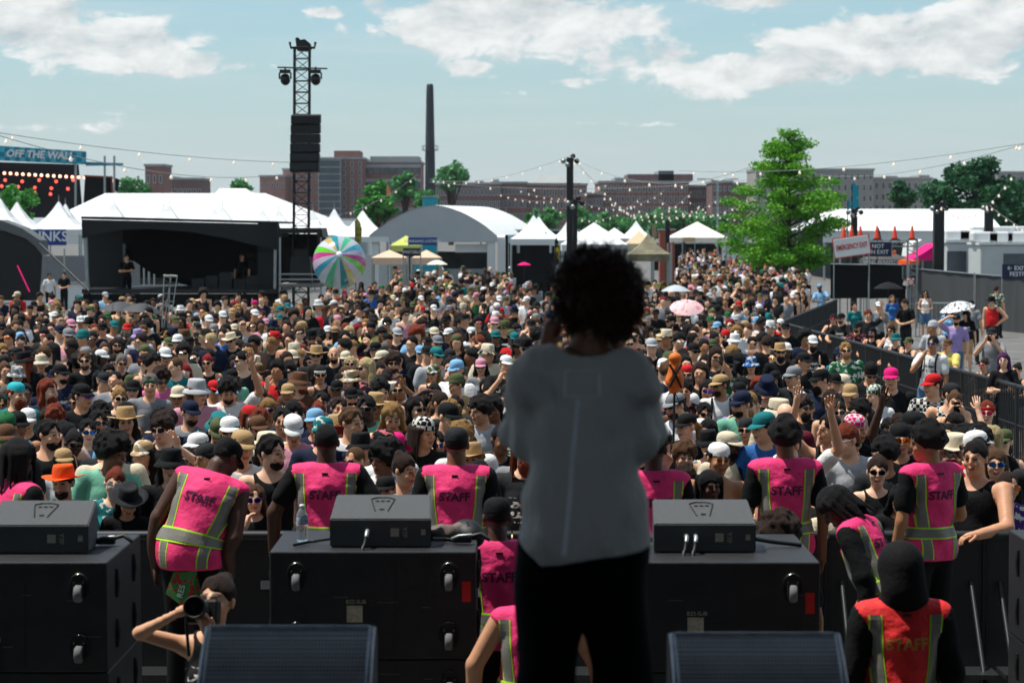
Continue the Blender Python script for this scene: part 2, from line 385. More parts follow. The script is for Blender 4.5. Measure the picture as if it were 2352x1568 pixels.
def body_template(build, poseL, poseR, yaw=0, pitch=0, roll=0, coarse=1.0, hc=None, bulk=0.0):
    """returns a dict of meshes that share one pose"""
    B = BUILD[build]; c = coarse; h = hc or c
    pts = [arm_pts(poseL, 1, B), arm_pts(poseR, -1, B)]
    allp = np.array([list(q) for t in pts for q in t[:3]])
    xm = max(.3, np.abs(allp[:, 0]).max() + .13); yl = min(-.22, allp[:, 1].min() - .14); zt = max(1.80, allp[:, 2].max() + .14)
    xs = axis((-xm, -.10, .020 * c), (-.10, .10, .0085 * h), (.10, xm, .020 * c))
    ys = axis(*([(yl, -.15, .022 * c)] if yl < -.16 else []), (-.15, -.05, .0080 * h), (-.05, .13, .013 * h), (.13, .25, .024 * c))
    zs = axis((-.01, .90, .045 * c), (.90, 1.46, .020 * c), (1.46, 1.80, .0085 * h), *([(1.80, zt, .02 * c)] if zt > 1.81 else []))
    M = head_matrix(yaw, pitch, roll)
    out = {'M': M}
    f = Field(xs, ys, zs); torso(f, B)
    f.cap((0, .02, 1.44), (0, .012, 1.56), B['neck'] + .004, B['neck'], k=.04)
    for s in (-1, 1):
        f.cap((s * .085, .0, .90), (s * .095, -.005, .49), B['thigh'], .056, k=.03); f.cap((s * .095, -.005, .49), (s * .10, .02, .09), .055, .036, k=.02)
        f.cap((s * .10, .04, .04), (s * .115, -.13, .035), .040, .035, k=.02)
    for (S, E, Wr, hd, pn, curl) in pts:
        f.cap(S, E, B['arm'] + .006, B['arm'] - .005, k=.035); f.cap(E, Wr, B['arm'] - .004, B['arm'] - .017, k=.012)
        f.cap(Wr, Wr + hd * .05, .027, .030, k=.012); f.cap(Wr + hd * .045, Wr + hd * .085, .029, .026, k=.01)
    add_head(f, M)
    if bulk: f.F -= bulk
    v, q = f.mesh()
    mb = MB(); 
    for (S, E, Wr, hd, pn, curl) in pts: fingers(mb, Wr, hd, pn, curl)
    out['body'] = (v, q, mb)
    f = Field(xs, ys, zs); torso(f, B, g=.014)
    for (S, E, Wr, hd, pn, curl) in pts: f.cap(S, S.lerp(E, .62), B['arm'] + .016, B['arm'] + .020, k=.03)
    f.F -= bulk; f.wrinkle(.0055, 21, 17, 26, 1.3, 0, 1.4)
    f.ell((0, -.015, 1.525), (.082, .085, .085), .01, 'carve'); f.cut((0, 0, .90), (0, 0, -1)); out['tee'] = f.mesh()
    f = Field(xs, ys, zs); torso(f, B, g=.010); f.F -= bulk; f.wrinkle(.003, 25, 19, 31, .4, 0, 1.4)
    f.cap((0, -.2, 1.53), (0, .2, 1.53), .110 if build != 'f' else .100, k=.01, op='carve'); f.cut((0, 0, .93), (0, 0, -1))
    for s in (-1, 1): f.cap((s * (B['sh'] + .035), -.3, 1.43), (s * (B['sh'] + .035), .3, 1.43), .105, k=.01, op='carve')
    out['tank'] = f.mesh()
    f = Field(xs, ys, zs); f.ell((0, .005, .95), (B['hip'], B['hd'], .13), .0, g=.010); f.ell((0, .0, 1.08), (B['waist'], B['wd'], .12), .06, g=.008)
    for s in (-1, 1): f.cap((s * .085, .0, .90), (s * .095, -.005, .49), B['thigh'] + .012, .070, k=.03); f.cap((s * .095, -.005, .49), (s * .10, .02, .07), .068, .056, k=.02)
    f.cut((0, 0, 1.02), (0, 0, 1)); f2 = Field(xs, ys, zs); f2.F = f.F.copy(); f2.cut((0, 0, .56), (0, 0, -1)); out['pants'] = f.mesh(); out['shorts'] = f2.mesh()
    return out
def tmesh(name, vq, Mi=None):
    v, q = vq[0], vq[1]; me = mesh_np(name, v, q)
    return me
def body_mesh(name, T):
    v, q, mb = T['body']; n = len(v)
    allv = np.concatenate([v, np.array(mb.v, float).reshape(-1, 3)])
    me = bpy.data.meshes.new(name); me.from_pydata(allv.tolist(), [], q.tolist() + [tuple(i + n for i in f) for f in mb.f])
    me.polygons.foreach_set('use_smooth', [True] * len(me.polygons))
    # real colour regions of a face: lips and brows
    Mi = np.array(T['M'].inverted()); L = allv @ Mi[:3, :3].T + Mi[:3, 3]
    lip = (np.abs(L[:, 0]) < .024) & (np.abs(L[:, 2] + .062) < .012) & (L[:, 1] < -.075)
    brow = (np.abs(np.abs(L[:, 0]) - .030) < .022) & (np.abs(L[:, 2] - .031) < .0055) & (L[:, 1] < -.06)
    eye = (np.abs(np.abs(L[:, 0]) - .030) < .015) & (np.abs(L[:, 2] - .006) < .0075) & (L[:, 1] < -.08)
    a = me.color_attributes.new('face', 'FLOAT_COLOR', 'POINT')
    buf = np.zeros((len(allv), 4), np.float32); buf[:, 0] = lip; buf[:, 1] = brow; buf[:, 2] = eye; buf[:, 3] = 1
    a.data.foreach_set('color', buf.ravel()); me.update(); return me
def skin_mat(name, c, lip):
    mt = mat(name, c, .52, .10, 14, .05, 90, spec=.4)
    nt = mt.node_tree; N = nt.nodes; L = nt.links; b = N['Principled BSDF']; src = b.inputs['Base Color'].links[0].from_socket
    at_ = N.new('ShaderNodeAttribute'); at_.attribute_name = 'face'; sp = N.new('ShaderNodeSeparateColor'); L.new(at_.outputs['Color'], sp.inputs[0])
    for i, colr in enumerate((srgb(lip), (.025, .016, .012), (.03, .022, .018))):
        mx = N.new('ShaderNodeMix'); mx.data_type = 'RGBA'; L.new(sp.outputs[i], mx.inputs[0]); L.new(src, mx.inputs[6]); mx.inputs[7].default_value = (*colr, 1); src = mx.outputs[2]
    L.new(src, b.inputs['Base Color'])
    b.inputs['Subsurface Weight'].default_value = 0
    return mt
SKIN = [skin_mat('skin_tone_%d' % i, c, l) for i, (c, l) in enumerate((('#e0b090', '#b8685c'), ('#d39f7c', '#a8584c'), ('#c58f6c', '#9c5044'), ('#a8744f', '#8a4a3c'), ('#7a4f36', '#5e3028'), ('#4a2e20', '#45231e')))]
def hair_mat(n, c): return mat('hair_' + n, c, .65, .55, 42, .9, 90, spec=.22, stretch=(3, 3, .6))
HAIR = {n: hair_mat(n, c) for n, c in dict(black='#0d0a09', dark='#170f0b', brown='#2f1d13', light='#5c3f26', blond='#96713f', platinum='#c0aa78', red='#7a2f14', grey='#6c665f', pink='#a03060', purple='#4b2150', teal='#1b6a62', crimson='#8c1420').items()}
# ---- hair, in head-local coordinates
def hair_mesh(style, seed=0, under=False):
    r = np.random.RandomState(seed)
    def shell(f, g, front=-.075, low=-.02):
        f.ell((0, .016, .036), (.080 + g, .100 + g, .096 + g), 0)
        x, y, z = f.grid()
        f.F = np.maximum(f.F, -(y - (front + .9 * np.clip(.055 - z, 0, 1) + .010 * np.sin(x * 75 + seed) + .008 * np.sin(z * 90 + x * 40))))     # hairline: leaves the face free
        f.F = np.maximum(f.F, (low - z - .35 * np.clip(y - .02, 0, 1)))
    gx = axis((-.20, .20, .012)); gy = axis((-.20, .22, .012)); gzz = axis((-.42, .20, .013))
    f = Field(gx, gy, gzz)
    if style == 'short': shell(f, .008); f.wrinkle(.006, 95, 80, 60, seed); f.wrinkle(.004, 48, 60, 33, seed + 2)
    elif style == 'crop': shell(f, .000, -.07, -.01)
    elif style == 'curly':
        shell(f, .022, -.092, -.03)
        for i in range(70):
            d = Vector(r.normal(size=3)).normalized()
            if d.z < -.3 or (d.y < -.55 and d.z < .45): continue
            f.ell((d.x * .095, .018 + d.y * .115, .04 + d.z * .112), (.022, .022, .022), .012)
    elif style == 'afro':
        shell(f, .050, -.10, -.04)
        for i in range(110):
            d = Vector(r.normal(size=3)).normalized()
            if d.z < -.35 or (d.y < -.6 and d.z < .4): continue
            f.ell((d.x * .128, .022 + d.y * .142, .05 + d.z * .138), (.022, .022, .022), .014)
    elif style in ('long', 'shoulder', 'straight'):
        shell(f, .008, -.078, -.02); bot = {'long': -.36, 'shoulder': -.20, 'straight': -.30}[style]
        for s in (-1, 1):
            f.cap((s * .070, .01, .05), (s * .088, .01, -.10), .026, .030, k=.02); f.cap((s * .088, .01, -.10), (s * .100, -.025, bot), .032, .020, k=.02)
        f.cap((0, .075, .03), (0, .075, bot), .065, .055, k=.04); f.wrinkle(.007 if style == 'long' else .004, 75, 60, 14 if style != 'long' else 40, seed)
    elif style == 'bun': shell(f, .006); f.ell((0, .075, .115), (.042, .042, .038), .015); f.wrinkle(.003, 70, 60, 50, seed)
    elif style == 'pony':
        shell(f, .004); f.cap((0, .10, .05), (.01, .15, -.02), .022, .030, k=.02); f.cap((.01, .15, -.02), (.02, .13, -.25), .030, .012, k=.02); f.wrinkle(.004, 70, 60, 22, seed)
    elif style == 'messy':
        shell(f, .014, -.088, -.03)
        for i in range(46):
            d = Vector(r.normal(size=3)).normalized()
            if d.z < -.1 or (d.y < -.7 and d.z < .35): continue
            b = Vector((d.x * .085, .018 + d.y * .105, .04 + d.z * .100)); f.cap(b, b + d * .022 + Vector(r.normal(size=3)) * .012, .016, .006, k=.012)
    elif style == 'dreads':
        shell(f, .014, -.085, -.03)
        for i in range(30):
            th = r.uniform(-2.2, 2.2) + math.pi / 2; b = Vector((.088 * math.cos(th), .015 + .10 * math.sin(th), .03)); e = b * 1.22 + Vector((0, 0, -.14 - r.rand() * .16)); f.cap(b + Vector((0, 0, .05)), b * 1.15, .015, k=.01); f.cap(b * 1.15, e, .014, .009, k=.006)
    elif style == 'beard':
        f.ell((0, -.046, -.075), (.055, .056, .052), 0); x, y, z = f.grid()
        f.F = np.maximum(f.F, z - (-.040 + .55 * np.abs(x))); f.ell((0, -.100, -.060), (.022, .02, .008), .004, 'carve'); f.wrinkle(.003, 110, 90, 80, seed)
    elif style == 'bigbeard':
        f.ell((0, -.056, -.095), (.058, .058, .072), 0); x, y, z = f.grid()
        f.F = np.maximum(f.F, z - (-.040 + .55 * np.abs(x))); f.ell((0, -.105, -.060), (.022, .02, .008), .004, 'carve'); f.wrinkle(.004, 90, 80, 60, seed)
    if under: f.cut((0, 0, .056), (0, -.12, 1))           # what shows below a hat
    me = mesh_np('hair_' + style, *f.mesh()); return me
HAIRM = {}
def hairm(style):
    if style not in HAIRM: HAIRM[style] = hair_mesh(style.replace('_u', ''), (len(HAIRM) % 14) * 3 + 1, style.endswith('_u'))
    return HAIRM[style]
# ---- headwear, in head-local coordinates
def brim_mesh(mb, r0x, r0y, ext, z, drop, th0, th1, n=18, lift=0.0, cy=.014, th=.004):
    vs = []; 
    for t in (0, 1):
        for j in range(n + 1):
            a = th0 + (th1 - th0) * j / n; w = math.sin(math.pi * j / n) if th1 - th0 < 6 else 1
            for q, s in enumerate((0, .5, 1.0)):
                e = ext * s * (w ** .45 if th1 - th0 < 6 else 1)
                vs.append(((r0x + e * (.6 if th1 - th0 < 6 else 1)) * math.cos(a), cy + (r0y + e) * math.sin(a), z - drop * s * s * (abs(math.sin(a)) if th1 - th0 < 6 else 1) + lift * s * s * abs(math.cos(a)) - t * th))
    m = 3 * (n + 1); fs = []
    for j in range(n):
        for q in range(2):
            a = j * 3 + q; fs.append((a, a + 3, a + 4, a + 1)); fs.append((m + a, m + a + 1, m + a + 4, m + a + 3))
        fs.append((j * 3 + 2, j * 3 + 5, m + j * 3 + 5, m + j * 3 + 2))
    mb.add(vs, fs, True)
def hat_mesh(style):
    mb = MB()
    dome = lambda rx, ry, h, z0: mb.lathe([(1.0, -.004), (1.0, h * .15), (.97, h * .42), (.86, h * .70), (.62, h * .89), (.30, h * .985), (0.001, h)], 20, (0, .014, z0), rx, ry)
    if style == 'cap':
        dome(.083, .103, .090, .038)
        brim_mesh(mb, .070, .086, .078, .043, .030, math.pi * 1.10, math.pi * 1.90)
        mb.lathe([(.007, 0), (.006, .004), (.001, .006)], 8, (0, .014, .138))
    elif style == 'bucket':
        mb.lathe([(1.05, -.004), (1.02, .03), (.93, .085), (.88, .094), (.5, .099), (.001, .100)], 24, (0, .014, .038), .083, .102)
        brim_mesh(mb, .083, .102, .052, .044, .042, 0, 2 * math.pi, 28)
    elif style == 'wide':
        mb.lathe([(1.04, -.004), (1.02, .03), (.95, .085), (.85, .108), (.60, .104), (.3, .096), (.001, .094)], 24, (0, .014, .044), .086, .104)
        brim_mesh(mb, .086, .104, .085, .048, .012, 0, 2 * math.pi, 32, lift=.030)
    elif style == 'beanie':
        mb.lathe([(1.03, -.01), (1.06, .0), (1.06, .03), (1.02, .034), (1.0, .06), (.86, .095), (.5, .12), (.001, .127)], 20, (0, .014, .030), .084, .104)
    elif style == 'bandana':
        mb.lathe([(1.0, .0), (1.0, .02), (.96, .05), (.82, .075), (.5, .094), (.001, .099)], 20, (0, .014, .036), .085, .105)
        mb.add([(-.02, .11, .045), (.02, .11, .045), (.05, .17, -.03), (.0, .16, -.05), (-.04, .16, -.02)], [(0, 1, 2, 3), (0, 3, 4)])
        mb.add([(-.02, .112, .045), (.02, .112, .045), (.05, .175, -.03), (.0, .165, -.05), (-.04, .165, -.02)], [(3, 2, 1, 0), (4, 3, 0)])
    elif style == 'headband':
        mb.lathe([(1.0, .0), (1.035, .003), (1.03, .028), (.99, .032)], 22, (0, .014, .036), .083, .103)
    me = bpy.data.meshes.new('hat_' + style); me.from_pydata(mb.v, [], mb.f); me.polygons.foreach_set('use_smooth', [True] * len(mb.f)); me.update(); return me
HATM = {s: hat_mesh(s) for s in ('cap', 'bucket', 'wide', 'beanie', 'bandana', 'headband')}
def glasses_mesh(kind=0):
    mb = MB()
    for s in (-1, 1):
        vs = []
        for j in range(12):
            a = 2 * math.pi * j / 12; ex = 2.6 if kind == 0 else 2.0
            cx = abs(math.cos(a)) ** (2 / ex) * math.copysign(1, math.cos(a)); cz = abs(math.sin(a)) ** (2 / ex) * math.copysign(1, math.sin(a))
            x = s * .034 + cx * .029; vs.append((x, -.113 + abs(x) ** 2 * 4.5, .007 + cz * .021))
        vs2 = [(x, y + .005, z) for x, y, z in vs]
        f = tuple(range(12)); mb.add(vs + vs2, [f if s > 0 else f, tuple(reversed([i + 12 for i in f]))] + [(i, (i + 1) % 12, (i + 1) % 12 + 12, i + 12) for i in range(12)])
        mb.tube([(s * .062, -.094, .014), (s * .079, -.06, .016), (s * .083, .005, .012)], .0028, 5)
    mb.tube([(-.010, -.112, .012), (0, -.115, .014), (.010, -.112, .012)], .003, 5)
    me = bpy.data.meshes.new('sunglasses'); me.from_pydata(mb.v, [], mb.f); me.update(); return me
GLM = [glasses_mesh(0), glasses_mesh(1)]
LENS_M = {'dark': mat('dark_lens', '#050505', .12, 0, spec=.8), 'blue': mat('blue_mirror_lens', '#1560a8', .08, 0, metal=.75), 'orange': mat('orange_mirror_lens', '#c06010', .08, 0, metal=.75), 'green': mat('green_mirror_lens', '#149a50', .08, 0, metal=.7), 'purple': mat('purple_mirror_lens', '#4a2aa0', .08, 0, metal=.75), 'pink': mat('pink_frame_lens', '#b0204a', .2, 0), 'white': mat('white_frame_lens', '#c8c8c4', .3, 0)}
# ---------------------------------------------------------------- clothes
CLOTH = {}
def cloth(key):
    """key: colour word, or colour word + '_print' / '_stripe' / '_check' / '_floral' """
    if key in CLOTH: return CLOTH[key]
    base, _, pat = key.partition('_')
    c = COLS[base]; mt = mat('cloth_' + key, c, .85, .16, 7, .25, 35, spec=.2)
    if pat:
        nt = mt.node_tree; N = nt.nodes; L = nt.links; b = N['Principled BSDF']; src = b.inputs['Base Color'].links[0].from_socket
        tc = N.new('ShaderNodeTexCoord'); sep = N.new('ShaderNodeSeparateXYZ'); L.new(tc.outputs['Object'], sep.inputs[0])
        def m(op, a, bb=None):
            n = N.new('ShaderNodeMath'); n.operation = op
            for i, v in enumerate((a, bb)):
                if v is None: continue
                if isinstance(v, (int, float)): n.inputs[i].default_value = v
                else: L.new(v, n.inputs[i])
            return n.outputs[0]
        other = (.62, .60, .55)
        if pat.startswith('print'):
            mp = N.new('ShaderNodeMapping'); mp.inputs['Scale'].default_value = (26, 1, 42); L.new(tc.outputs['Object'], mp.inputs[0])
            n = N.new('ShaderNodeTexNoise'); n.inputs['Scale'].default_value = 1; n.inputs['Detail'].default_value = 2; L.new(mp.outputs[0], n.inputs['Vector'])
            row = m('LESS_THAN', m('FRACT', m('MULTIPLY', sep.outputs[2], 15.0)), .62)
            box = m('MULTIPLY', m('LESS_THAN', m('ABSOLUTE', sep.outputs[0]), .105), m('MULTIPLY', m('LESS_THAN', m('ABSOLUTE', m('SUBTRACT', sep.outputs[2], 1.25)), .085), m('LESS_THAN', sep.outputs[1], -.03)))
            k = m('MULTIPLY', m('MULTIPLY', box, row), m('GREATER_THAN', n.outputs[0], .50))
            if pat == 'printr': other = (.45, .04, .03)
            if base in ('white', 'cream', 'grey', 'yellow'): other = (.03, .03, .035) if pat == 'print' else (.5, .05, .03)
        elif pat == 'stripe': k = m('LESS_THAN', m('FRACT', m('MULTIPLY', sep.outputs[0], 32.0)), .4)
        elif pat == 'check':
            ck = N.new('ShaderNodeTexChecker'); ck.inputs['Scale'].default_value = 28; L.new(tc.outputs['Object'], ck.inputs['Vector']); k = ck.outputs['Fac']
        else:
            n = N.new('ShaderNodeTexNoise'); n.inputs['Scale'].default_value = 17; n.inputs['Detail'].default_value = 3; L.new(tc.outputs['Object'], n.inputs['Vector']); k = m('GREATER_THAN', n.outputs[0], .56)
            other = (.45, .10, .12) if base == 'black' else (.6, .6, .55)
        mx = N.new('ShaderNodeMix'); mx.data_type = 'RGBA'; L.new(k, mx.inputs[0]); L.new(src, mx.inputs[6]); mx.inputs[7].default_value = (*other, 1); L.new(mx.outputs[2], b.inputs['Base Color'])
    CLOTH[key] = mt; return mt
COLS = dict(black='#0b0c0d', charcoal='#202224', grey='#7b7d80', lightgrey='#a9abad', white='#d9d9d6', cream='#cbbfa5', tan='#a88a60', brown='#5a3d28', navy='#111b33', blue='#2b5d9c', sky='#79a7c9', teal='#146a6c', cyan='#2aa7b0',
            green='#1c5a34', mint='#6fae94', lime='#5fe01a', olive='#4b5334', red='#b81a1e', maroon='#561020', orange='#e0531a', pink='#d9659a', hotpink='#d6156e', rose='#c78a9a', purple='#4a2c78', lilac='#9a86b8', yellow='#cfc06a', denim='#4a6a88', silver='#9aa0a4')
WORD = dict(lightgrey='light grey', sky='sky blue', hotpink='hot pink')
def cw(k):
    b, _, p = k.partition('_'); w = WORD.get(b, b)
    return w + {'': '', 'print': ' printed', 'printr': ' red printed', 'stripe': ' striped', 'check': ' checked', 'floral': ' patterned'}[p]

# ---------------------------------------------------------------- people
TPL = {}
def tpl(build, pl='down', pr='down', yaw=0, pitch=0, roll=0):
    key = (build, pl, pr, yaw, pitch, roll)
    if key not in TPL:
        T = body_template(build, pl, pr, yaw, pitch, roll)
        D = {'M': T['M'], 'body': body_mesh('body', T)}
        for p in ('tee', 'tank', 'pants', 'shorts'): D[p] = mesh_np(p, *T[p])
        for p in ('body', 'tee', 'tank', 'pants', 'shorts'): D[p].materials.append(None)
        D['key'] = key; TPL[key] = D
    return TPL[key]
def omat(o, m):
    s = o.material_slots[0]; s.link = 'OBJECT'; s.material = m
def put(name, me, m, parent, M=None):
    if not me.materials: me.materials.append(None)
    o = link(name, me, parent); omat(o, m)
    if M is not None: o.matrix_local = M
    return o
HATW = dict(cap='cap', backcap='backwards cap', bucket='bucket hat', wide='wide-brimmed hat', beanie='beanie', bandana='bandana', headband='headband')
POSEW = {'down': '', 'wide': '', 'front': 'hands clasped in front', 'fold': 'arms folded', 'lean': 'leaning on forearms', 'up': 'arm raised high', 'reach': 'arm stretched up', 'phone': 'holding a phone up', 'face': 'hand at the face', 'hip': 'hand on hip', 'visor': 'hand shading the eyes'}
PHONE = None
def person(loc, rz=0, T=None, s=1.0, skin=1, top='black', topk='tee', low='black', lowk='pants', hair=('short', 'dark'), hat=None, glass=None, beard=None, pack=None, label=None, group=None, shoes=False, phone=False, z=None):
    root = thing('person', label, 'person', loc, rz, group); root.scale = (s, s, s)
    put('body', T['body'], SKIN[skin], root)
    if topk in ('tee', 'tank'): put('t_shirt' if topk == 'tee' else 'tank_top', T[topk], cloth(top), root)
    if low: put('trousers' if lowk == 'pants' else 'shorts', T[lowk], cloth(low), root)
    M = T['M']
    if hair: put('hair', hairm(hair[0] + ('_u' if hat and hat[0] != 'headband' else '')), HAIR[hair[1]], root, M)
    if beard: put('beard', hairm(beard[0]), HAIR[beard[1]], root, M)
    if hat:
        st, colr = hat; hm = Matrix.Identity(4)
        if st == 'backcap': hm = Matrix.Rotation(math.pi, 4, 'Z') @ Matrix.Translation((0, -.028, 0)); st = 'cap'
        put({'cap': 'cap', 'bucket': 'bucket_hat', 'wide': 'brimmed_hat', 'beanie': 'beanie', 'bandana': 'bandana', 'headband': 'headband'}[st], HATM[st], cloth(colr), root, M @ hm)
    if glass: put('sunglasses', GLM[len(glass) % 2], LENS_M[glass], root, M)
    if shoes:
        for q in (-1, 1):
            mb = MB(); mb.lathe([(.001, .005), (1, 0), (1.02, .02), (.95, .05), (.7, .085), (.35, .10), (.001, .10)], 14, (0, 0, 0), .050, .130)
            mb.build('shoe', cloth(shoes), root, (q * .108, -.045, 0))
    if phone:
        mb = MB(); mb.bbox((-.036, -.005, -.075), (.036, .005, .075), .004); mb.build('phone', mat('phone_black', '#0a0a0c', .2, 0, spec=.6), root, (0, -.335, 1.60), (R(10), 0, 0))
    if pack:
        for q in (-1, 1):
            mb = MB(); d = root
            B = BUILD[T['key'][0]]
            mb.tube([(q * .085, .10, 1.40), (q * .10, .06, 1.485), (q * .10, -.02, 1.485), (q * .105, -B['cd'] - .022 + .01, 1.38), (q * .115, -B['cd'] - .012, 1.24), (q * .14, -.06, 1.10)], .016, 6); mb.build('strap', cloth(pack), root)
    return root
# ---------------------------------------------------------------- setting
M_ASPH = mat('asphalt', '#62615e', .9, .22, .7, .35, 30)
def ground():
    rows = [(-60, 0), (15, 0)] + [(15 + 5 * i, gz(15 + 5 * i)) for i in range(1, 11)] + [(120, -.65), (400, -.65), (2000, -.65)]
    mb = MB(); vs = []
    for (y, z) in rows: vs += [(-1500, y, z), (1500, y, z)]
    mb.add(vs, [(2 * i, 2 * i + 1, 2 * i + 3, 2 * i + 2) for i in range(len(rows) - 1)])
    tag(mb.build('ground', M_ASPH), kind='structure')
    paint = mat('worn_white_road_paint', '#a8a8a2', .8, .35, 3, 0)
    for i in range(9):          # parking bay lines on the open lot
        d = 37 + i * 4.6; mb = MB(); x0 = 8.2 + .25 * i; z0 = gz(d) + .006; z1 = gz(d + .12) + .006
        mb.add([(x0, d, z0), (x0 + 11, d + 1.5, gz(d + 1.5) + .006), (x0 + 11, d + 1.62, gz(d + 1.62) + .006), (x0, d + .12, z1)], [(0, 1, 2, 3)])
        tag(mb.build('parking_line', paint), kind='structure')
ground()
def poly(name, pts, d, th, m, parent=None, d2=None):
    """outline given by layout points standing at distance d, with real thickness th"""
    a = [at(x, y, d) for x, y in pts]; b = [p + Vector((0, th, 0)) for p in a]; n = len(a)
    # orient towards the viewer
    ar = sum(a[i].x * a[(i + 1) % n].z - a[(i + 1) % n].x * a[i].z for i in range(n))
    if ar < 0: a.reverse(); b.reverse()
    mb = MB(); mb.add(a + b, [tuple(range(n)), tuple(reversed(range(n, 2 * n)))] + [(i, i + n, (i + 1) % n + n, (i + 1) % n) for i in range(n)])
    return mb.build(name, m, parent)
def rect(name, x0, x1, y0, y1, d, th, m, parent=None): return poly(name, [(x0, y0), (x1, y0), (x1, y1), (x0, y1)], d, th, m, parent)

# ---- far buildings: distance haze is mixed into their lightened colours
BRICK = mat('brick_wall', '#86625a', .9, .16, .6, .15, 6); BRICK2 = mat('pale_brick_wall', '#a27a72', .9, .14, .6); BRICK3 = mat('dark_brick_wall', '#705856', .9, .16, .5)
CONC = mat('pale_concrete', '#9a9d9b', .85, .10, .5); GREYW = mat('grey_rendered_wall', '#98938c', .85, .12, .4); GLASSW = mat('blue_grey_window_glass', '#3b4a54', .15, .25, .4, spec=.6)
WIN = mat('dark_window_glass', '#4a5058', .2, .3, .5, spec=.6); ROOFM = mat('flat_roof_grey', '#8f9290', .9, .1, .4); FRAMEW = mat('pale_window_frame', '#b0b2ae', .7, .05)
def building(name, label, x0, x1, y, d, deep, wall, cols, rows, ww=.55, wh=.5, win=WIN, bands=None, ybot=None, parapet=True, extra=None):
    xa, xb = X(x0, d), X(x1, d); zt = Z(y, d); zb = gz(d); root = thing(name, label, 'building', ((xa + xb) / 2, d, zb))
    wdt = xb - xa; h = zt - zb
    MB().box((-wdt / 2, 0, 0), (wdt / 2, deep, h)).build('wall', wall, root)
    if parapet: MB().box((-wdt / 2 - .25, -.25, h + .003), (wdt / 2 + .25, deep + .2, h + .5)).build('parapet', CONC if wall is not CONC else ROOFM, root)
    mb = MB(); fr = MB(); cw_, rh = wdt / cols, (h - .8) / rows
    for i in range(cols):
        for j in range(rows):
            cx = -wdt / 2 + cw_ * (i + .5); cz = .6 + rh * (j + .5)
            if bands is None: fr.box((cx - cw_ * ww / 2 - .12, -.10, cz - rh * wh / 2 - .15), (cx + cw_ * ww / 2 + .12, .05, cz + rh * wh / 2 + .12))
            mb.box((cx - cw_ * ww / 2, -.16, cz - rh * wh / 2), (cx + cw_ * ww / 2, .06, cz + rh * wh / 2))
    tag(mb.build('windows', win, root), kind='stuff')
    if bands is None: tag(fr.build('window_frames', FRAMEW, root), kind='stuff')
    else:
        for j in range(rows):
            z = .6 + rh * (j + .5); MB().box((-wdt / 2 - .05, -.30, z + rh * wh / 2 + .05), (wdt / 2 + .05, .05, z + rh * wh / 2 + .05 + rh * .22)).build('spandrel_band', bands, root)
    for (a, b, yy, m_) in (extra or []):
        MB().box((X(a, d) - (xa + xb) / 2, 1.0, h + .5), (X(b, d) - (xa + xb) / 2, deep * .7, Z(yy, d) - zb)).build('rooftop_block', m_, root)
    return root
building('brick_building', 'narrow dark red brick block rising left of the low roofs', 334, 377, 382, 520, 12, BRICK, 3, 3, .3, .3)
building('brick_building', 'long low brick building with rooftop vents behind white tents at left', 366, 464, 413, 560, 16, BRICK3, 9, 2, .4, .4, extra=[(392, 402, 405, CONC), (430, 438, 408, CONC)])
building('brick_building', 'pinkish brick block left of the speaker tower', 597, 655, 407, 600, 22, BRICK2, 5, 4, .25, .25)
building('brick_building', 'taller pinkish brick block behind the speaker tower', 650, 736, 391, 610, 22, BRICK2, 6, 5, .22, .25)
building('office_building', 'glass curtain wall office block right of the speaker tower', 732, 782, 366, 590, 20, mat('glass_block_frame', '#70787c', .5, .1, .5), 9, 11, .86, .84, GLASSW)
building('office_building', 'brick tower with square rooftop box beside glass block', 782, 836, 366, 596, 20, BRICK, 3, 9, .28, .62, GLASSW, extra=[(767, 826, 346, BRICK)])
building('office_building', 'brick office block striped with white window bands', 836, 966, 374, 605, 24, BRICK, 7, 5, .78, .42, GLASSW, bands=CONC, extra=[(850, 962, 359, ROOFM)])
building('brick_building', 'low brick range with rooftop sheds right of the chimney', 1000, 1150, 424, 560, 30, BRICK3, 16, 4, .4, .5, extra=[(1092, 1110, 415, CONC), (1128, 1146, 412, CONC)])
building('brick_building', 'brick range with pale cornice behind the tall black light pole', 1150, 1210, 422, 570, 30, BRICK, 7, 4, .4, .5)
hb = building('brick_building', 'brick hall with pale hipped roof left of light pole', 1206, 1348, 426, 575, 26, BRICK, 11, 4, .42, .5)
def hip_roof(root, x0, x1, rx0, rx1, ye, yr, d, deep, m):
    o = root.location; zz = Z(ye, d) - o.z + .55; zr = Z(yr, d) - o.z
    v = [(X(x0, d) - o.x, -.5, zz), (X(x1, d) - o.x, -.5, zz), (X(x1, d) - o.x, deep, zz), (X(x0, d) - o.x, deep, zz), (X(rx0, d) - o.x, deep / 2, zr), (X(rx1, d) - o.x, deep / 2, zr)]
    MB().add(v, [(0, 1, 5, 4), (1, 2, 5), (2, 3, 4, 5), (3, 0, 4), (3, 2, 1, 0)]).build('roof', m, root)
hip_roof(hb, 1212, 1336, 1242, 1310, 426, 401, 575, 26, ROOFM)
building('brick_building', 'low brick wing between hipped hall and big brick block', 1345, 1384, 447, 580, 20, BRICK3, 5, 3, .4, .5)
building('brick_building', 'big brick block with dark penthouse on its roof', 1376, 1582, 420, 585, 30, BRICK, 17, 5, .40, .55, extra=[(1412, 1440, 408, ROOFM), (1442, 1592, 400, BRICK3), (1513, 1548, 392, WIN)])
building('brick_building', 'plain brick wing beside big brick block', 1582, 1640, 430, 590, 24, BRICK3, 6, 4, .4, .5)
building('brick_building', 'narrow brick tower behind the street lamp', 1636, 1682, 419, 570, 18, BRICK3, 4, 5, .3, .4)
building('brick_building', 'brick block just left of the green tree crown', 1682, 1742, 424, 600, 22, BRICK, 5, 5, .4, .5)
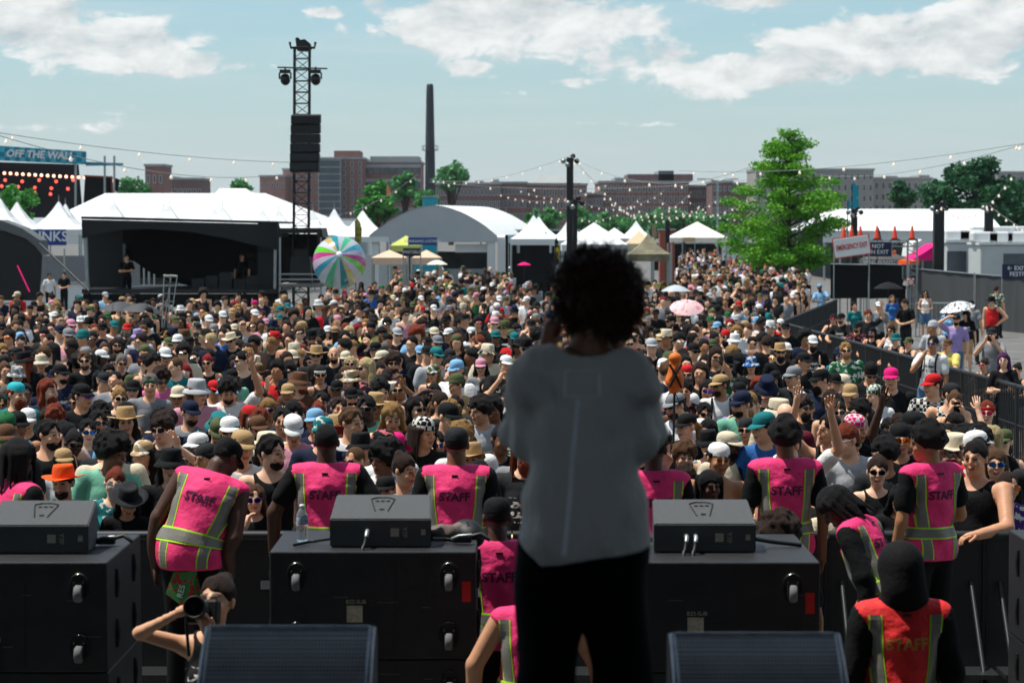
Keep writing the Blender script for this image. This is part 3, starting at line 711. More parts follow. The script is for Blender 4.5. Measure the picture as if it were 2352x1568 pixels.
building('apartment_building', 'brown apartment block mostly hidden behind the green tree', 1736, 1860, 390, 560, 22, GREYW, 9, 6, .4, .5)
building('apartment_building', 'grey apartment block right of the green tree', 1862, 2006, 392, 570, 22, GREYW, 10, 6, .35, .5)
building('apartment_building', 'long beige apartment block left of round dark tree', 2006, 2140, 412, 590, 22, mat('beige_apartment_wall', '#a29a90', .85, .12, .4), 9, 5, .4, .5, extra=[(2030, 2062, 404, GREYW), (2112, 2136, 402, GREYW)])
building('apartment_building', 'grey apartment block at the right edge behind trees', 2290, 2400, 398, 600, 22, GREYW, 7, 6, .4, .5)

# ---- smokestack
d = 480; st = thing('smokestack', 'tall dark cylindrical chimney with platform ring above the brick buildings', 'chimney', (X(988, d), d, gz(d)))
zt = Z(196, d) - gz(d); mb = MB(); mb.lathe([(.001, 0), (1.15, 0), (1.0, zt * .5), (.72, zt - 1), (.66, zt), (.5, zt + .25), (.001, zt + .25)], 20)
mb.build('shaft', mat('dark_steel_stack', '#2b3236', .6, .15, .4), st)
z1 = Z(346, d) - gz(d); mb = MB(); mb.lathe([(.9, 0), (1.6, 0), (1.6, .12), (.9, .12)], 20, (0, 0, z1)); mb.build('platform', mat('dark_steel_stack'), st)
mb = MB(); mb.lathe([(1.58, 0), (1.62, 0), (1.62, .06), (1.58, .06)], 20, (0, 0, z1 + .9))
for i in range(10): a = i * .628; mb.tube([(1.6 * math.cos(a), 1.6 * math.sin(a), z1), (1.6 * math.cos(a), 1.6 * math.sin(a), z1 + .95)], .04, 5)
mb.build('guard_rail', mat('dark_steel_stack'), st)

# ---- trees
def leaf_mat(n, a, b_):
    mt = mat('foliage_' + n, a, .55, .2, .9, 0, color2=b_, spec=.3)
    nt = mt.node_tree; N = nt.nodes; L = nt.links; b = N['Principled BSDF']; tr = N.new('ShaderNodeBsdfTranslucent'); mix = N.new('ShaderNodeMixShader'); mix.inputs[0].default_value = .22
    L.new(b.inputs['Base Color'].links[0].from_socket, tr.inputs[0]); L.new(b.outputs[0], mix.inputs[1]); L.new(tr.outputs[0], mix.inputs[2]); L.new(mix.outputs[0], N['Material Output'].inputs[0]); return mt
LEAF = {'bright': leaf_mat('bright', '#367c1b', '#76b426'), 'mid': leaf_mat('mid', '#2c7430', '#559a40'), 'dark': leaf_mat('dark', '#1d4a30', '#2f6638'), 'far': leaf_mat('far', '#3c7a48', '#5c9a56')}
BARK = mat('bark', '#3a2e26', .9, .3, 3, .4, 12)
def leaf_cloud(centres, n, size, nr):
    """small bent leaf cards spread through clumps"""
    C = np.array(centres, float); w = (C[:, 3] ** 2) * C[:, 4]; k = nr.choice(len(C), n, p=w / w.sum())
    u = nr.normal(size=(n, 3)); u /= np.linalg.norm(u, axis=1)[:, None]; u *= (nr.rand(n, 1) ** .45)
    p = C[k, :3] + u * np.stack([C[k, 3], C[k, 3], C[k, 4]], 1)
    a = nr.normal(size=(n, 3)); a[:, 2] *= .6; a /= np.linalg.norm(a, axis=1)[:, None]; b = np.cross(a, nr.normal(size=(n, 3)) * [1, 1, .7]); b /= np.linalg.norm(b, axis=1)[:, None]
    s = size * (.6 + .8 * nr.rand(n, 1)); V = np.stack([p - a * s - b * s * .6, p + a * s * .9 - b * s * .5, p + a * s + b * s * .6, p - a * s * .8 + b * s * .6], 1).reshape(-1, 3)
    return V, np.arange(4 * n).reshape(-1, 4)
def tree(label, x, yt, yb, wpx, d, leaf='mid', n=1600, seed=1, round_=True, name='tree'):
    nr = np.random.RandomState(seed); zt, zb = Z(yt, d), Z(yb, d); r = wpx / 2 * d / FPX; g = gz(d)
    root = thing(name, label, 'tree', (X(x, d), d, g)); h = zt - g; ch = min(zt - zb, h - 1.2); ch = max(ch, 2 * r * .5)
    cz = h - ch / 2; mb = MB(); mb.tube([(0, 0, 0), (.05, 0, h * .4), (0, 0, h * .8)], [.035 * h, .025 * h, .008 * h], 8)
    cl = []
    for i in range(26):
        u = nr.normal(size=3); u /= np.linalg.norm(u); q = .35 + .55 * nr.rand()
        c = (u[0] * r * q, u[1] * r * q, cz + u[2] * ch / 2 * q); s = r * (.22 + .20 * nr.rand()); cl.append((*c, s, s * .75))
        if i < 10: mb.tube([(0, 0, h * .35 + .02 * i), (c[0] * .5, c[1] * .5, (h * .4 + c[2]) / 2), c], [.016 * h, .01 * h, .004 * h], 6)
    mb.build('trunk', BARK, root)
    v, f = leaf_cloud(cl, n, 2.9 * d / FPX * 1.05 + .05, nr); meshobj('crown', v, f, LEAF[leaf], root, False); return root
def oak():
    d = 130; nr = np.random.RandomState(5); root = thing('tree', 'bright green young oak with layered branches standing in the crowd', 'tree', (X(1808, d), d, gz(d))); k = d / FPX; h = Z(308, d) - gz(d)
    mb = MB(); mb.tube([(0, 0, 0), (.02, 0, 1.5), (.06, 0, 4), (0, 0, 6.5), (.1, 0, h - .3)], [.26, .21, .15, .09, .02], 10)
    cl = []
    # outline: half widths (left, right) by height row
    prof = [(318, 8, 18), (340, 40, 42), (360, 58, 56), (390, 78, 74), (420, 82, 95), (450, 132, 122), (480, 160, 138), (510, 158, 132), (540, 146, 118), (570, 140, 122), (600, 134, 122), (622, 80, 70)]
    for (y, l, rr) in prof:
        z = Z(y, d) - gz(d); nb = 4 if y < 380 else 7; a0 = nr.rand() * 6.28
        for i in range(nb):
            if nr.rand() < .14 and y > 330: continue
            a = a0 + 2 * math.pi * (i + nr.rand() * .7) / nb; ca = math.cos(a); R_ = (rr if ca > 0 else l) * k * (.70 + .36 * nr.rand()); dz = nr.uniform(-.3, .35)
            e = Vector((ca * R_, math.sin(a) * R_ * .9, z + dz + .2)); b0 = Vector((0, 0, max(z - .30 * R_, 1.6)))
            mid = b0.lerp(e, .55) + Vector((0, 0, .10)); mb.tube([b0, mid, e], [.055, .03, .008], 6)
            for q in (.40, .66, .92):
                if nr.rand() < .10: continue
                p = b0.lerp(mid, q / .55) if q < .55 else mid.lerp(e, (q - .55) / .45); s = (.30 + .30 * nr.rand()) * (.70 if y < 340 else 1.20)
                t = p + Vector((nr.uniform(-.2, .2), nr.uniform(-.2, .2), nr.uniform(-.05, .15))); cl.append((*t, s * 1.35, s * .55)); cl.append((t.x + nr.uniform(-.4, .4), t.y + nr.uniform(-.4, .4), t.z + nr.uniform(-.22, .15), s * .7, s * .35))
                mb.tube([p, t], [.015, .006], 4)
    mb.build('trunk', BARK, root); v, f = leaf_cloud(cl, 36000, .060, nr); meshobj('crown', v, f, LEAF['bright'], root, False)
oak()
tree('round dark green tree standing at the right edge behind the white tent', 2240, 366, 540, 225, 190, 'dark', 11000, 11)
tree('second dark tree cut by the right picture edge', 2345, 400, 560, 130, 200, 'dark', 4500, 12)
tree('small dark tree before the beige apartment block', 2070, 420, 480, 74, 260, 'dark', 1500, 13)
tree('light green tree in front of the far left stage', 42, 416, 520, 110, 160, 'mid', 2600, 14)
tree('green tree right of the far left stage', 305, 409, 460, 84, 320, 'far', 1300, 15)
tree('small green tree behind the big white tent roof', 553, 412, 450, 62, 330, 'far', 900, 16)
tree('bright green tree left of the arched tent', 866, 420, 520, 100, 240, 'mid', 2200, 17)
tree('dark green tree in front of the striped office block', 930, 388, 470, 72, 330, 'far', 1500, 18)
tree('leafy tree right of the dark chimney', 1036, 374, 440, 78, 420, 'far', 1300, 19)
tree('green bush at the foot of the dark chimney', 975, 430, 480, 70, 300, 'far', 900, 39)
for i, (x, yt, w_) in enumerate(((1260, 470, 60), (1330, 465, 80), (1225, 478, 50), (1385, 490, 70), (1440, 490, 70), (1500, 482, 90), (1560, 478, 80), (1610, 482, 80), (1655, 484, 60), (1170, 490, 50))):
    tree(['feathery green tree left of the tall black light pole', 'green tree right behind the tall black light pole', 'small green tree over the white peaked tents', 'green bush right of light pole above wide white tent', 'green bush above the white tents, second right of light pole', 'green tree above the printed canopy', 'green tree behind the rows of bulbs, left of street lamp', 'green tree just left of the street lamp', 'green bush right of the street lamp', 'small green bush behind the arched tent'][i], x, yt, 545, w_, 260 + 8 * i, 'far', 900, 40 + i)
# ---------------------------------------------------------------- festival structures
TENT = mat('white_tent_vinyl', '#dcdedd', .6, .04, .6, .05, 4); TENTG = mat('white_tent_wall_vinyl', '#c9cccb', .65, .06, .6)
BLK = mat('black_vinyl', '#0c0e0f', .55, .25, 1.2, .3, 3, spec=.4); BLKD = mat('black_drape', '#060708', .9, .25, 2, .3, 6); ALU = mat('aluminium', '#9aa0a0', .4, .1, 3, metal=.7)
BSTEEL = mat('black_painted_steel', '#17191a', .5, .2, 4, spec=.4); NAVY = mat('navy_sign_board', '#1d2440', .6, .1, 2); SIGNW = mat('white_lettering', '#d5d6d6', .6, 0); TEAL = mat('teal_banner', '#1b8fa0', .6, .1, 2)
def pagoda(label, x, yp, ye, hw, d, m=TENT, valance=True, legs=True, name='peaked_tent', skirt=None, steep=1.0):
    xa = X(x, d); g = gz(d); ze = Z(ye, d) - g; zp = Z(yp, d) - g; h = hw * d / FPX
    root = thing(name, label, 'tent', (xa, d, g)); n = 8; vs = []; fs = []
    prof = [(1, 0), (.72, .17), (.45, .40), (.22, .68), (.06, .93), (.0, 1.0)] if steep == 1.0 else [(1, 0), (.5, .5), (0, 1)]
    for (q, t) in prof:
        for (cx, cy) in ((-1, -1), (1, -1), (1, 1), (-1, 1)): vs.append((cx * h * q, h + cy * h * q, ze + t * (zp - ze)))
    for i in range(len(prof) - 1):
        for j in range(4): fs.append((i * 4 + j, i * 4 + (j + 1) % 4, i * 4 + 4 + (j + 1) % 4, i * 4 + 4 + j))
    MB().add(vs, fs).build('roof', m, root)
    if valance:
        mb = MB(); t = .28
        for (a, b) in (((-1, -1), (1, -1)), ((1, -1), (1, 1)), ((1, 1), (-1, 1)), ((-1, 1), (-1, -1))):
            mb.add([(a[0] * h * 1.003, h + a[1] * h * 1.003, ze + .004), (b[0] * h * 1.003, h + b[1] * h * 1.003, ze + .004), (b[0] * h * 1.003, h + b[1] * h * 1.003, ze - t), (a[0] * h * 1.003, h + a[1] * h * 1.003, ze - t)], [(3, 2, 1, 0)])
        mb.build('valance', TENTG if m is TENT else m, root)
    if legs:
        for cx, cy in ((-1, -1), (1, -1), (1, 1), (-1, 1)):
            MB().tube([(cx * h * .96, h + cy * h * .96, 0), (cx * h * .96, h + cy * h * .96, ze)], .05, 6).build('leg', ALU, root)
    if steep == 1.0: MB().tube([(0, h, zp - .1), (0, h, zp + .35)], [.03, .01], 6).build('finial', ALU, root)
    if skirt: MB().box((-h * .94, h * .07, 0), (h * .94, h * .12, ze * .8)).build('skirt', skirt, root)
    return root
for i, (x, yp, ye, hw, d, lb) in enumerate((
  (-12, 455, 527, 62, 118, 'white peaked tent cut by the left picture edge'), (28, 463, 527, 56, 124, 'white peaked tent second from the left edge'), (124, 462, 527, 60, 126, 'white peaked tent above the drinks sign'), (142, 467, 525, 46, 146, 'small white tent peak just behind the tent over the drinks sign'),
  (254, 463, 522, 50, 136, 'white tent peak above left end of black side stage'), (370, 474, 522, 42, 150, 'small white tent peak left of a taller one above the side stage'), (383, 468, 522, 44, 138, 'white tent peak above the middle of black side stage'), (486, 477, 524, 42, 152, 'small white tent peak above right half of side stage'), (506, 471, 524, 44, 140, 'taller white tent peak above right half of side stage'),
  (598, 479, 530, 42, 142, 'white tent peak above right end of side stage'), (636, 479, 532, 44, 138, 'white tent peak just left of the speaker tower'), (715, 483, 540, 46, 142, 'white tent peak just right of the speaker tower'), (764, 479, 540, 52, 136, 'white peaked tent behind the giant beach ball'), (829, 483, 544, 64, 128, 'white peaked tent right of the giant beach ball'))):
    pagoda(lb, x, yp, ye, hw, d)
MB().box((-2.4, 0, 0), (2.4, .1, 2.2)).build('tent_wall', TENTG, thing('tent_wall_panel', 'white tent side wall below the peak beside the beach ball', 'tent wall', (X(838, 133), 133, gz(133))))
# big white frame tents
def gable(label, pe0, pe1, pr0, pr1, ye, yr, d, deep, m=TENT, name='frame_tent', wall=BLKD, wally=None):
    g = gz(d); root = thing(name, label, 'tent', (X((pe0 + pe1) / 2, d), d, g)); ox = X((pe0 + pe1) / 2, d)
    k = (d + deep / 2) / d
    v = [(X(pe0, d) - ox, 0, Z(ye, d) - g), (X(pe1, d) - ox, 0, Z(ye, d) - g), (X(pe1, d) - ox, deep, Z(ye, d) - g), (X(pe0, d) - ox, deep, Z(ye, d) - g), (X(pr0, d + deep / 2) - ox, deep / 2, Z(yr, d + deep / 2) - g), (X(pr1, d + deep / 2) - ox, deep / 2, Z(yr, d + deep / 2) - g)]
    MB().add(v, [(0, 1, 5, 4), (1, 2, 5), (2, 3, 4, 5), (3, 0, 4)]).build('roof', m, root)
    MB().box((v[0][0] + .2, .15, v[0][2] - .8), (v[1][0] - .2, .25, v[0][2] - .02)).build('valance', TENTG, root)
    n = max(int((v[1][0] - v[0][0]) / 5), 1)
    for i in range(n + 1): q = v[0][0] + .3 + (v[1][0] - v[0][0] - .6) * i / n; MB().tube([(q, .3, 0), (q, .3, v[0][2])], .08, 6).build('leg', ALU, root)
    if wall: MB().box((v[0][0] + .4, deep * .8, 0), (v[1][0] - .4, deep * .82, v[0][2] - .05)).build('back_wall', wall, root)
    return root
gable('huge white hipped frame tent behind the black side stage', 52, 775, 242, 610, 532, 444, 154, 26)
gable('white frame tent peak showing behind the huge white tent', 470, 600, 505, 565, 470, 433, 230, 16)
gable('long white frame tent behind the emergency exit sign', 1885, 2306, 1905, 2262, 530, 480, 165, 18, wall=mat('grey_tent_wall', '#6c6f70', .8, .1))
# arched tent
def arch_tent():
    d = 128; g = gz(d); root = thing('arched_tent', 'arched tent with shade-toned front and white curved roof at centre', 'tent', (X(995, d), d, g)); ox = X(995, d); n = 20
    pts = []
    for i in range(n + 1):
        t = i / n; x = 848 + t * (1142 - 848); y = 541 - 69 * (1 - abs(2 * t - 1) ** 1.75); pts.append((X(x, d) - ox, Z(y, d) - g))
    zb = Z(556, d) - g; vs = [(x, 0, z) for x, z in pts] + [(x, 0, zb) for x, z in pts]
    MB().add(vs, [(i + n + 1, i + n + 2, i + 1, i) for i in range(n)]).build('gable_front', mat('shade_toned_gable_vinyl', '#a5a9aa', .7, .06, .8), root)  # white front; the grey of its shaded face is put into the colour
    off = Vector((2.4, 13, 0)); vs = [(x, -.05, z + .02) for x, z in pts] + [(x + off.x, off.y, z + .02) for x, z in pts]
    MB().add(vs, [(i, i + 1, i + n + 2, i + n + 1) for i in range(n)]).build('roof', TENT, root)
    for x in (1128, 1152): MB().box((X(x - 9, d) - ox, .1, 0), (X(x + 9, d) - ox, .9, Z(548, d) - g)).build('post', TENTG, root)
    MB().box((X(848, d) - ox + .1, .2, 0), (X(848, d) - ox + .5, .6, zb)).build('post', TENTG, root)
    MB().box((X(870, d) - ox, 8, 0), (X(1120, d) - ox, 8.2, zb - .6)).build('back_wall', mat('dim_bar_wall', '#3a3d3e', .8, .4, 1.2), root)
    MB().box((X(960, d) - ox, 1.2, 0), (X(1110, d) - ox, 1.8, 1.5)).build('bar_counter', mat('bar_counter_grey', '#8f9391', .7, .1), root)
    MB().box((X(1045, d) - ox, .6, zb - .55), (X(1120, d) - ox, .7, zb - .12)).build('banner', SIGNW, root)
arch_tent()
for i, (x, yp, ye, hw, d, lb, st, m) in enumerate((
  (1142, 486, 545, 40, 165, 'white peaked tent at right shoulder of the arched tent', 1, TENT), (1162, 490, 545, 46, 150, 'white peaked tent right of the arched tent posts', 1, TENT), (1226, 494, 549, 54, 112, 'white peaked tent with black lower wall left of the light pole', 1, TENT), (1238, 497, 545, 48, 126, 'white tent peak peeking behind the black walled tent', 1, TENT), (1308, 500, 552, 44, 124, 'white peaked tent right behind the tall black pole', 1, TENT),
  (1367, 511, 562, 76, 104, 'wide low white canopy with grey window patch behind the performer', 0, TENT), (1413, 523, 552, 40, 150, 'small low white canopy right of the wide one', 0, TENT), (1463, 507, 548, 40, 140, 'white peaked tent behind the printed canopy', 1, TENT), (1470, 530, 560, 32, 118, 'small cream canopy beside printed canopy', 0, mat('cream_canopy', '#cbb893', .7, .1)), (1606, 509, 546, 66, 150, 'cream topped canopy with boards left of street lamp', 0, mat('pale_cream_canopy', '#e0d6c8', .7, .06)),
  (931, 541, 564, 36, 118, 'small lime yellow pop-up canopy', 0, mat('lime_canopy', '#b8c060', .7, .1)), (892, 574, 592, 40, 100, 'low peach umbrella canopy left of the pretzels sign', 0, mat('peach_canopy', '#d2b498', .7, .1)), (978, 574, 592, 34, 100, 'low peach umbrella canopy right of the pretzels sign', 0, mat('peach_canopy')))):
    pagoda(lb, x, yp, ye, hw, d, m, True, True, 'peaked_tent' if st else 'canopy', steep=1.0 if st else .5, skirt=BLKD if i in (2,) else None)
# printed canopy with yellow skirt
pc = pagoda('brown printed canopy with yellow skirts behind performer', 1492, 536, 584, 50, 96, mat('printed_canopy', '#4b4438', .7, .3, 1.4, 0, color2='#8c8768'), True, True, 'canopy', steep=1.0)
d = 96; MB().box((-.83, .10, .3), (.83, .16, 1.55)).build('skirt', mat('yellow_print_skirt', '#aab02c', .7, .3, 2.2, 0, color2='#3c4018', thr=.60), pc)

# ---- side stage (black, left)
def side_stage():
    d = 85; g = gz(d); s = thing('side_stage', 'black mobile side stage with open front and sagging curtain', 'stage', (X(415, d), d, g)); s0 = s.location.copy()
    def P(name, pts, dd, th, m): o = poly(name, pts, dd, th, m, s); o.location = -s0; return o
    P('deck', [(188, 664), (640, 664), (640, 674), (188, 674)], d, 5.0, BSTEEL)
    P('deck_skirt', [(190, 675), (638, 675), (638, 705), (190, 705)], d + .1, .1, BLKD)
    P('roof', [(186, 497), (640, 509), (640, 514), (186, 503)], d, 5.4, BLK)
    P('front_valance', [(187, 504), (638, 515), (639, 575), (600, 566), (520, 548), (440, 533), (350, 526), (280, 528), (230, 536), (189, 548)], d + .02, .08, BLK)
    P('post', [(191, 545), (199, 545), (204, 664), (197, 664)], d + .15, .12, ALU); P('post', [(629, 560), (635, 560), (634, 664), (628, 664)], d + .15, .12, ALU)
    P('side_curtain', [(200, 520), (280, 522), (284, 664), (206, 664)], d + 2.5, .06, BLK)
    P('back_curtain', [(278, 520), (640, 520), (640, 664), (520, 664), (440, 658), (380, 642), (340, 622), (308, 600), (278, 596)], d + 4.6, .06, BLKD)
    P('side_wing', [(592, 512), (640, 512), (652, 560), (648, 690), (592, 690)], d + .7, .08, BLK)
    P('rear_post', [(281, 560), (287, 560), (287, 664), (281, 664)], d + 4.4, .1, ALU)
    for i in range(6): P('equipment_case', [(440 + i * 32, 640 - (i % 3) * 7), (468 + i * 32, 640 - (i % 3) * 7), (468 + i * 32, 663.5), (440 + i * 32, 663.5)], d + .9 + .1 * (i % 2), .6, BSTEEL)
    P('truss_rail', [(280, 566), (290, 566), (290, 569), (280, 569)], d + 4, .06, ALU)
side_stage()
def wing_tent():
    d = 76; t = thing('black_side_tent', 'black vinyl walled tent cut by the left edge', 'tent', (X(40, d), d, gz(d))); o0 = t.location.copy()
    for nm, pts, dd, th, m in (('wall', [(-60, 520), (20, 530), (70, 552), (96, 585), (90, 690), (-60, 690)], d, .1, BLK), ('roof_edge', [(-60, 505), (0, 505), (50, 524), (92, 552), (96, 586), (88, 572), (60, 548), (10, 530), (-60, 520)], d - .1, 1.2, mat('grey_tent_edge', '#5d6262', .7, .2, 1))):
        poly(nm, pts, dd, th, m, t).location = -o0
    mb = MB(); a, b = at(92, 560, d - .3), at(205, 668, d - 2); mb.tube([a - o0, b - o0], .04, 6); mb.build('guy_pole', BSTEEL, t)
    mb = MB(); mb.tube([at(40, 610, d - .4) - o0, at(68, 670, d - 1) - o0], .022, 6); mb.build('strap', cloth('hotpink'), t)
wing_tent()
d = 108; dr = thing('drinks_sign', 'blue board with white DRINKS lettering under white tent', 'sign', (X(100, d), d, Z(545, d)))
MB().bbox((X(28, d) - X(100, d), 0, -.36), (X(152, d) - X(100, d), .06, .36), .02).build('board', mat('blue_sign_board', '#1c3f7c', .5, .15, 1), dr)
text('lettering', 'DRINKS', SIGNW, dr, (0, -.012, .02), .62, ext=.008, bold=.01)
for x in (36, 146): MB().tube([(X(x, d) - X(100, d), .12, -.5), (X(x, d) - X(100, d), .12, gz(d) - Z(545, d))], .04, 6).build('post', ALU, dr)
bar = thing('drinks_bar', 'white fronted drinks bar under the tent left of side stage', 'bar', (X(145, 112), 112, gz(112)))
MB().box((-2.2, 0, 0), (2.2, .1, 1.15)).build('front_panel', TENTG, bar); MB().box((-2.3, -.1, 1.152), (2.3, .6, 1.2)).build('counter', mat('counter_top', '#777b7d', .5, .1), bar)
MB().box((-3.0, 3.4, 0), (3.0, 3.5, 2.4)).build('rear_wall', mat('grey_bar_wall', '#77797a', .8, .1), bar)

# ---- speaker tower
def speaker_tower():
    d = 84; g = gz(d); x0 = X(688, d); t = thing('speaker_tower', 'black truss tower with line array speakers and two spotlights', 'tower', (x0, d, g)); zt = Z(108, d) - g; w = .26
    lean = (X(694, d) - X(688, d)) / (zt)
    mb = MB(); zb0 = Z(525, d) - g
    def q(x, y, z): return (x + lean * z, y + .3, z)
    for sx in (-w, w):
        for sy in (-w, w): mb.tube([q(sx, sy, 0), q(sx, sy, zt)], .028, 6)
    mb.build('chord_posts', BSTEEL, t)
    mb = MB(); n = 26
    for i in range(n):
        z, z2 = zt * i / n, zt * (i + 1) / n
        for a, b in (((-w, -w), (w, -w)), ((w, -w), (w, w)), ((w, w), (-w, w)), ((-w, w), (-w, -w))):
            mb.tube([q(*a, z2), q(*b, z2)], .014, 4); mb.tube([q(*a, z), q(*b, z2)] if i % 2 else [q(*b, z), q(*a, z2)], .013, 4)
    mb.build('lattice', BSTEEL, t)
    def P(name, pts, dd, th, m): o = poly(name, pts, dd, th, m, t); o.location = -t.location; return o
    P('head_block', [(680, 104), (678, 88), (684, 86), (690, 92), (700, 90), (712, 100), (714, 112), (708, 118), (682, 116)], d + .1, .5, BSTEEL)
    for sx in (-1, 1):
        mb = MB(); a = at(694, 108, d) - t.location; e = at(694 + sx * 27, 104, d) - t.location
        mb.tube([a + Vector((0, .2, 0)), e + Vector((0, .2, -.08)), e + Vector((sx * .04, .2, .12))], .05, 6); mb.build('outrigger', BSTEEL, t)
    mb = MB(); mb.tube([at(637, 155, d - .1) - t.location, at(752, 158, d - .1) - t.location], .03, 6); mb.build('cross_bar', BSTEEL, t)
    for x in (655, 725):
        c = at(x, 178, d - .2) - t.location; mb = MB()
        mb.cbox((c.x, c.y, c.z + .20), (.36, .30, .12)); mb.box((c.x - .22, c.y - .05, c.z - .06), (c.x - .17, c.y + .05, c.z + .16)); mb.box((c.x + .17, c.y - .05, c.z - .06), (c.x + .22, c.y + .05, c.z + .16)); mb.tube([(c.x, c.y, c.z + .26), (c.x, c.y, c.z + .36)], .03, 6)
        b = mb.build('spotlight_yoke', BSTEEL, t)
        mb = MB(); mb.lathe([(.001, -.2), (.13, -.19), (.17, -.1), (.16, .1), (.001, .14)], 14, (0, 0, 0), M=Matrix.Translation(c + Vector((0, 0, -.06))) @ Matrix.Rotation(R(55), 4, 'X')); h = mb.build('spotlight_head', BSTEEL, t)
        mb = MB(); mb.lathe([(.001, -.205), (.10, -.202)], 14, (0, 0, 0), M=Matrix.Translation(c + Vector((0, 0, -.06))) @ Matrix.Rotation(R(-62), 4, 'X') ); 
    for i in range(6):      # line array cabinets
        y0 = 263 + i * 22; sh = -i * .6
        mb = MB(); a = at(703 + sh, y0, d - .7) - t.location; k = d / FPX
        Mx = Matrix.Translation((a.x, a.y, a.z - .17)) @ Matrix.Rotation(R(6 - i * 2.0), 4, 'X')
        mb.bbox((-.50, -.30, -.158), (.50, .30, .158), .03, Mx); c = mb.build('speaker_cabinet', mat('black_speaker_paint', '#0e1011', .6, .25, 5, .2, 60), t)
        mb = MB(); mb.box((-.47, -.315, -.125), (.47, -.298, .125), Mx); mb.build('grille', mat('speaker_grille_dark', '#1a1d1e', .5, .3, 40), c)
speaker_tower()
def cam_platform():
    d = 83; g = gz(d); t = thing('camera_platform', 'black roofed scaffold platform at the foot of the speaker tower', 'platform', (X(692, d), d, g)); ox = t.location
    def P(name, pts, dd, th, m): o = poly(name, pts, dd, th, m, t); o.location = -ox; return o
    P('roof', [(641, 524), (738, 524), (742, 545), (728, 545), (728, 536), (648, 536), (648, 545), (637, 545)], d - 1.2, 2.4, BLK)
    P('rear_wall', [(645, 537), (735, 537), (735, 660), (645, 660)], d + 1.15, .05, BLKD)
    P('side_panel', [(728, 536), (760, 552), (760, 600), (728, 590)], d - .3, .06, BLK)
    P('deck', [(640, 652), (740, 652), (740, 659), (640, 659)], d - 1.2, 2.4, mat('grey_ply_deck', '#6d6a66', .8, .2))
    for x in (643, 737):
        for dd in (d - 1.1, d + 1.1): P('upright', [(x - 2, 536), (x + 2, 536), (x + 2, 700), (x - 2, 700)], dd, .06, ALU)
    for y in (628, 640): P('rail', [(640, y), (740, y), (740, y + 3), (640, y + 3)], d - 1.25, .04, ALU)
    P('equipment_stack', [(668, 590), (712, 590), (716, 651), (664, 651)], d - .2, .7, BSTEEL)
    P('monitor', [(676, 572), (704, 572), (704, 592), (676, 592)], d - .1, .1, BSTEEL)
cam_platform()
# ---- far-left main stage with banner
def main_stage():
    d = 215; g = gz(d); t = thing('main_stage', 'far stage with teal checked banner reading OFF THE WALL', 'stage', (X(60, d), d, g)); ox = t.location
    def P(name, pts, dd, th, m, par=None): o = poly(name, pts, dd, th, m, par or t); o.location = -ox; return o
    ck = mat('teal_check_banner', '#2c8aa0', .6, .1, 1); nt = ck.node_tree; N = nt.nodes; L = nt.links
    tc = N.new('ShaderNodeTexCoord'); cx = N.new('ShaderNodeTexChecker'); cx.inputs['Scale'].default_value = 2.2; cx.inputs[1].default_value = (*srgb('#3ba6ba'), 1); cx.inputs[2].default_value = (*srgb('#1f7288'), 1)
    mp = N.new('ShaderNodeMapping'); mp.inputs['Scale'].default_value = (1, 0, 1); L.new(tc.outputs['Object'], mp.inputs[0]); L.new(mp.outputs[0], cx.inputs[0]); L.new(cx.outputs[0], N['Principled BSDF'].inputs['Base Color'])
    P('banner', [(-80, 325), (0, 335), (197, 348), (197, 378), (0, 369), (-80, 366)], d, .3, ck)
    tx = text('banner_lettering', 'OFF THE WALL', SIGNW, t, at(92, 356, d - .15) - ox, .88, ext=.01, bold=.03, shear=.12); tx.rotation_euler = (math.pi / 2, R(2.4), 0)
    P('side_box', [(197, 372), (282, 375), (282, 380), (197, 381)], d + .5, .3, mat('teal_stage_beam', '#2f7f92', .6, .1))
    P('rear_cloth', [(-80, 370), (180, 378), (190, 500), (-80, 500)], d + 7, .2, mat('dark_stage_cloth', '#17181c', .9, .3, .6))
    P('right_wing', [(195, 405), (255, 408), (258, 500), (190, 500)], d + 2, .3, BLKD)
    P('wing_frame', [(193, 402), (258, 405), (262, 500), (258, 500), (254, 409), (193, 406)], d + 1.6, .2, mat('rust_orange_frame', '#8a4022', .7, .2))
    for x in (173, 240, 262): P('mast', [(x - 2, 374 if x < 200 else 358), (x + 2, 374 if x < 200 else 358), (x + 2, 500), (x - 2, 500)], d + .8, .3, ALU)
    P('array', [(262, 408), (272, 412), (270, 440), (262, 436)], d + 1, .6, BLKD)
    lamp_m = mat('warm_stage_lamp', '#ffcaa0', .4, 0, emit='#ffb898', estr=2.2); lamp_r = mat('red_stage_lamp', '#ff5040', .4, 0, emit='#ff5848', estr=1.6)
    sp = MB(); sp.lathe([(.001, -.15), (.12, -.1), (.15, 0), (.12, .1), (.001, .15)], 10)
    me1 = None
    pos = [(10 + i * 14.2, 398 + i * .8, 0) for i in range(14)] + [(200 + i * 15, 412 + i, 0) for i in range(5)]
    pos += [(12 + i * 39, 414 + (i % 2) * 3, 1) for i in range(5)] + [(4 + i * 38, 428 + i * 1.5, 1) for i in range(5)] + [(8 + i * 36, 442 + (i % 2) * 4, 1) for i in range(4)]
    for (x, y, r_) in pos:
        p = at(x, y, d + 3) - ox
        if me1 is None: o = sp.build('stage_lamp', lamp_m, t); me1 = o.data; o.location = p
        else: o = link('stage_lamp', me1, t, p)
        omat(o, lamp_r if r_ else lamp_m)
        mb = MB()
main_stage()

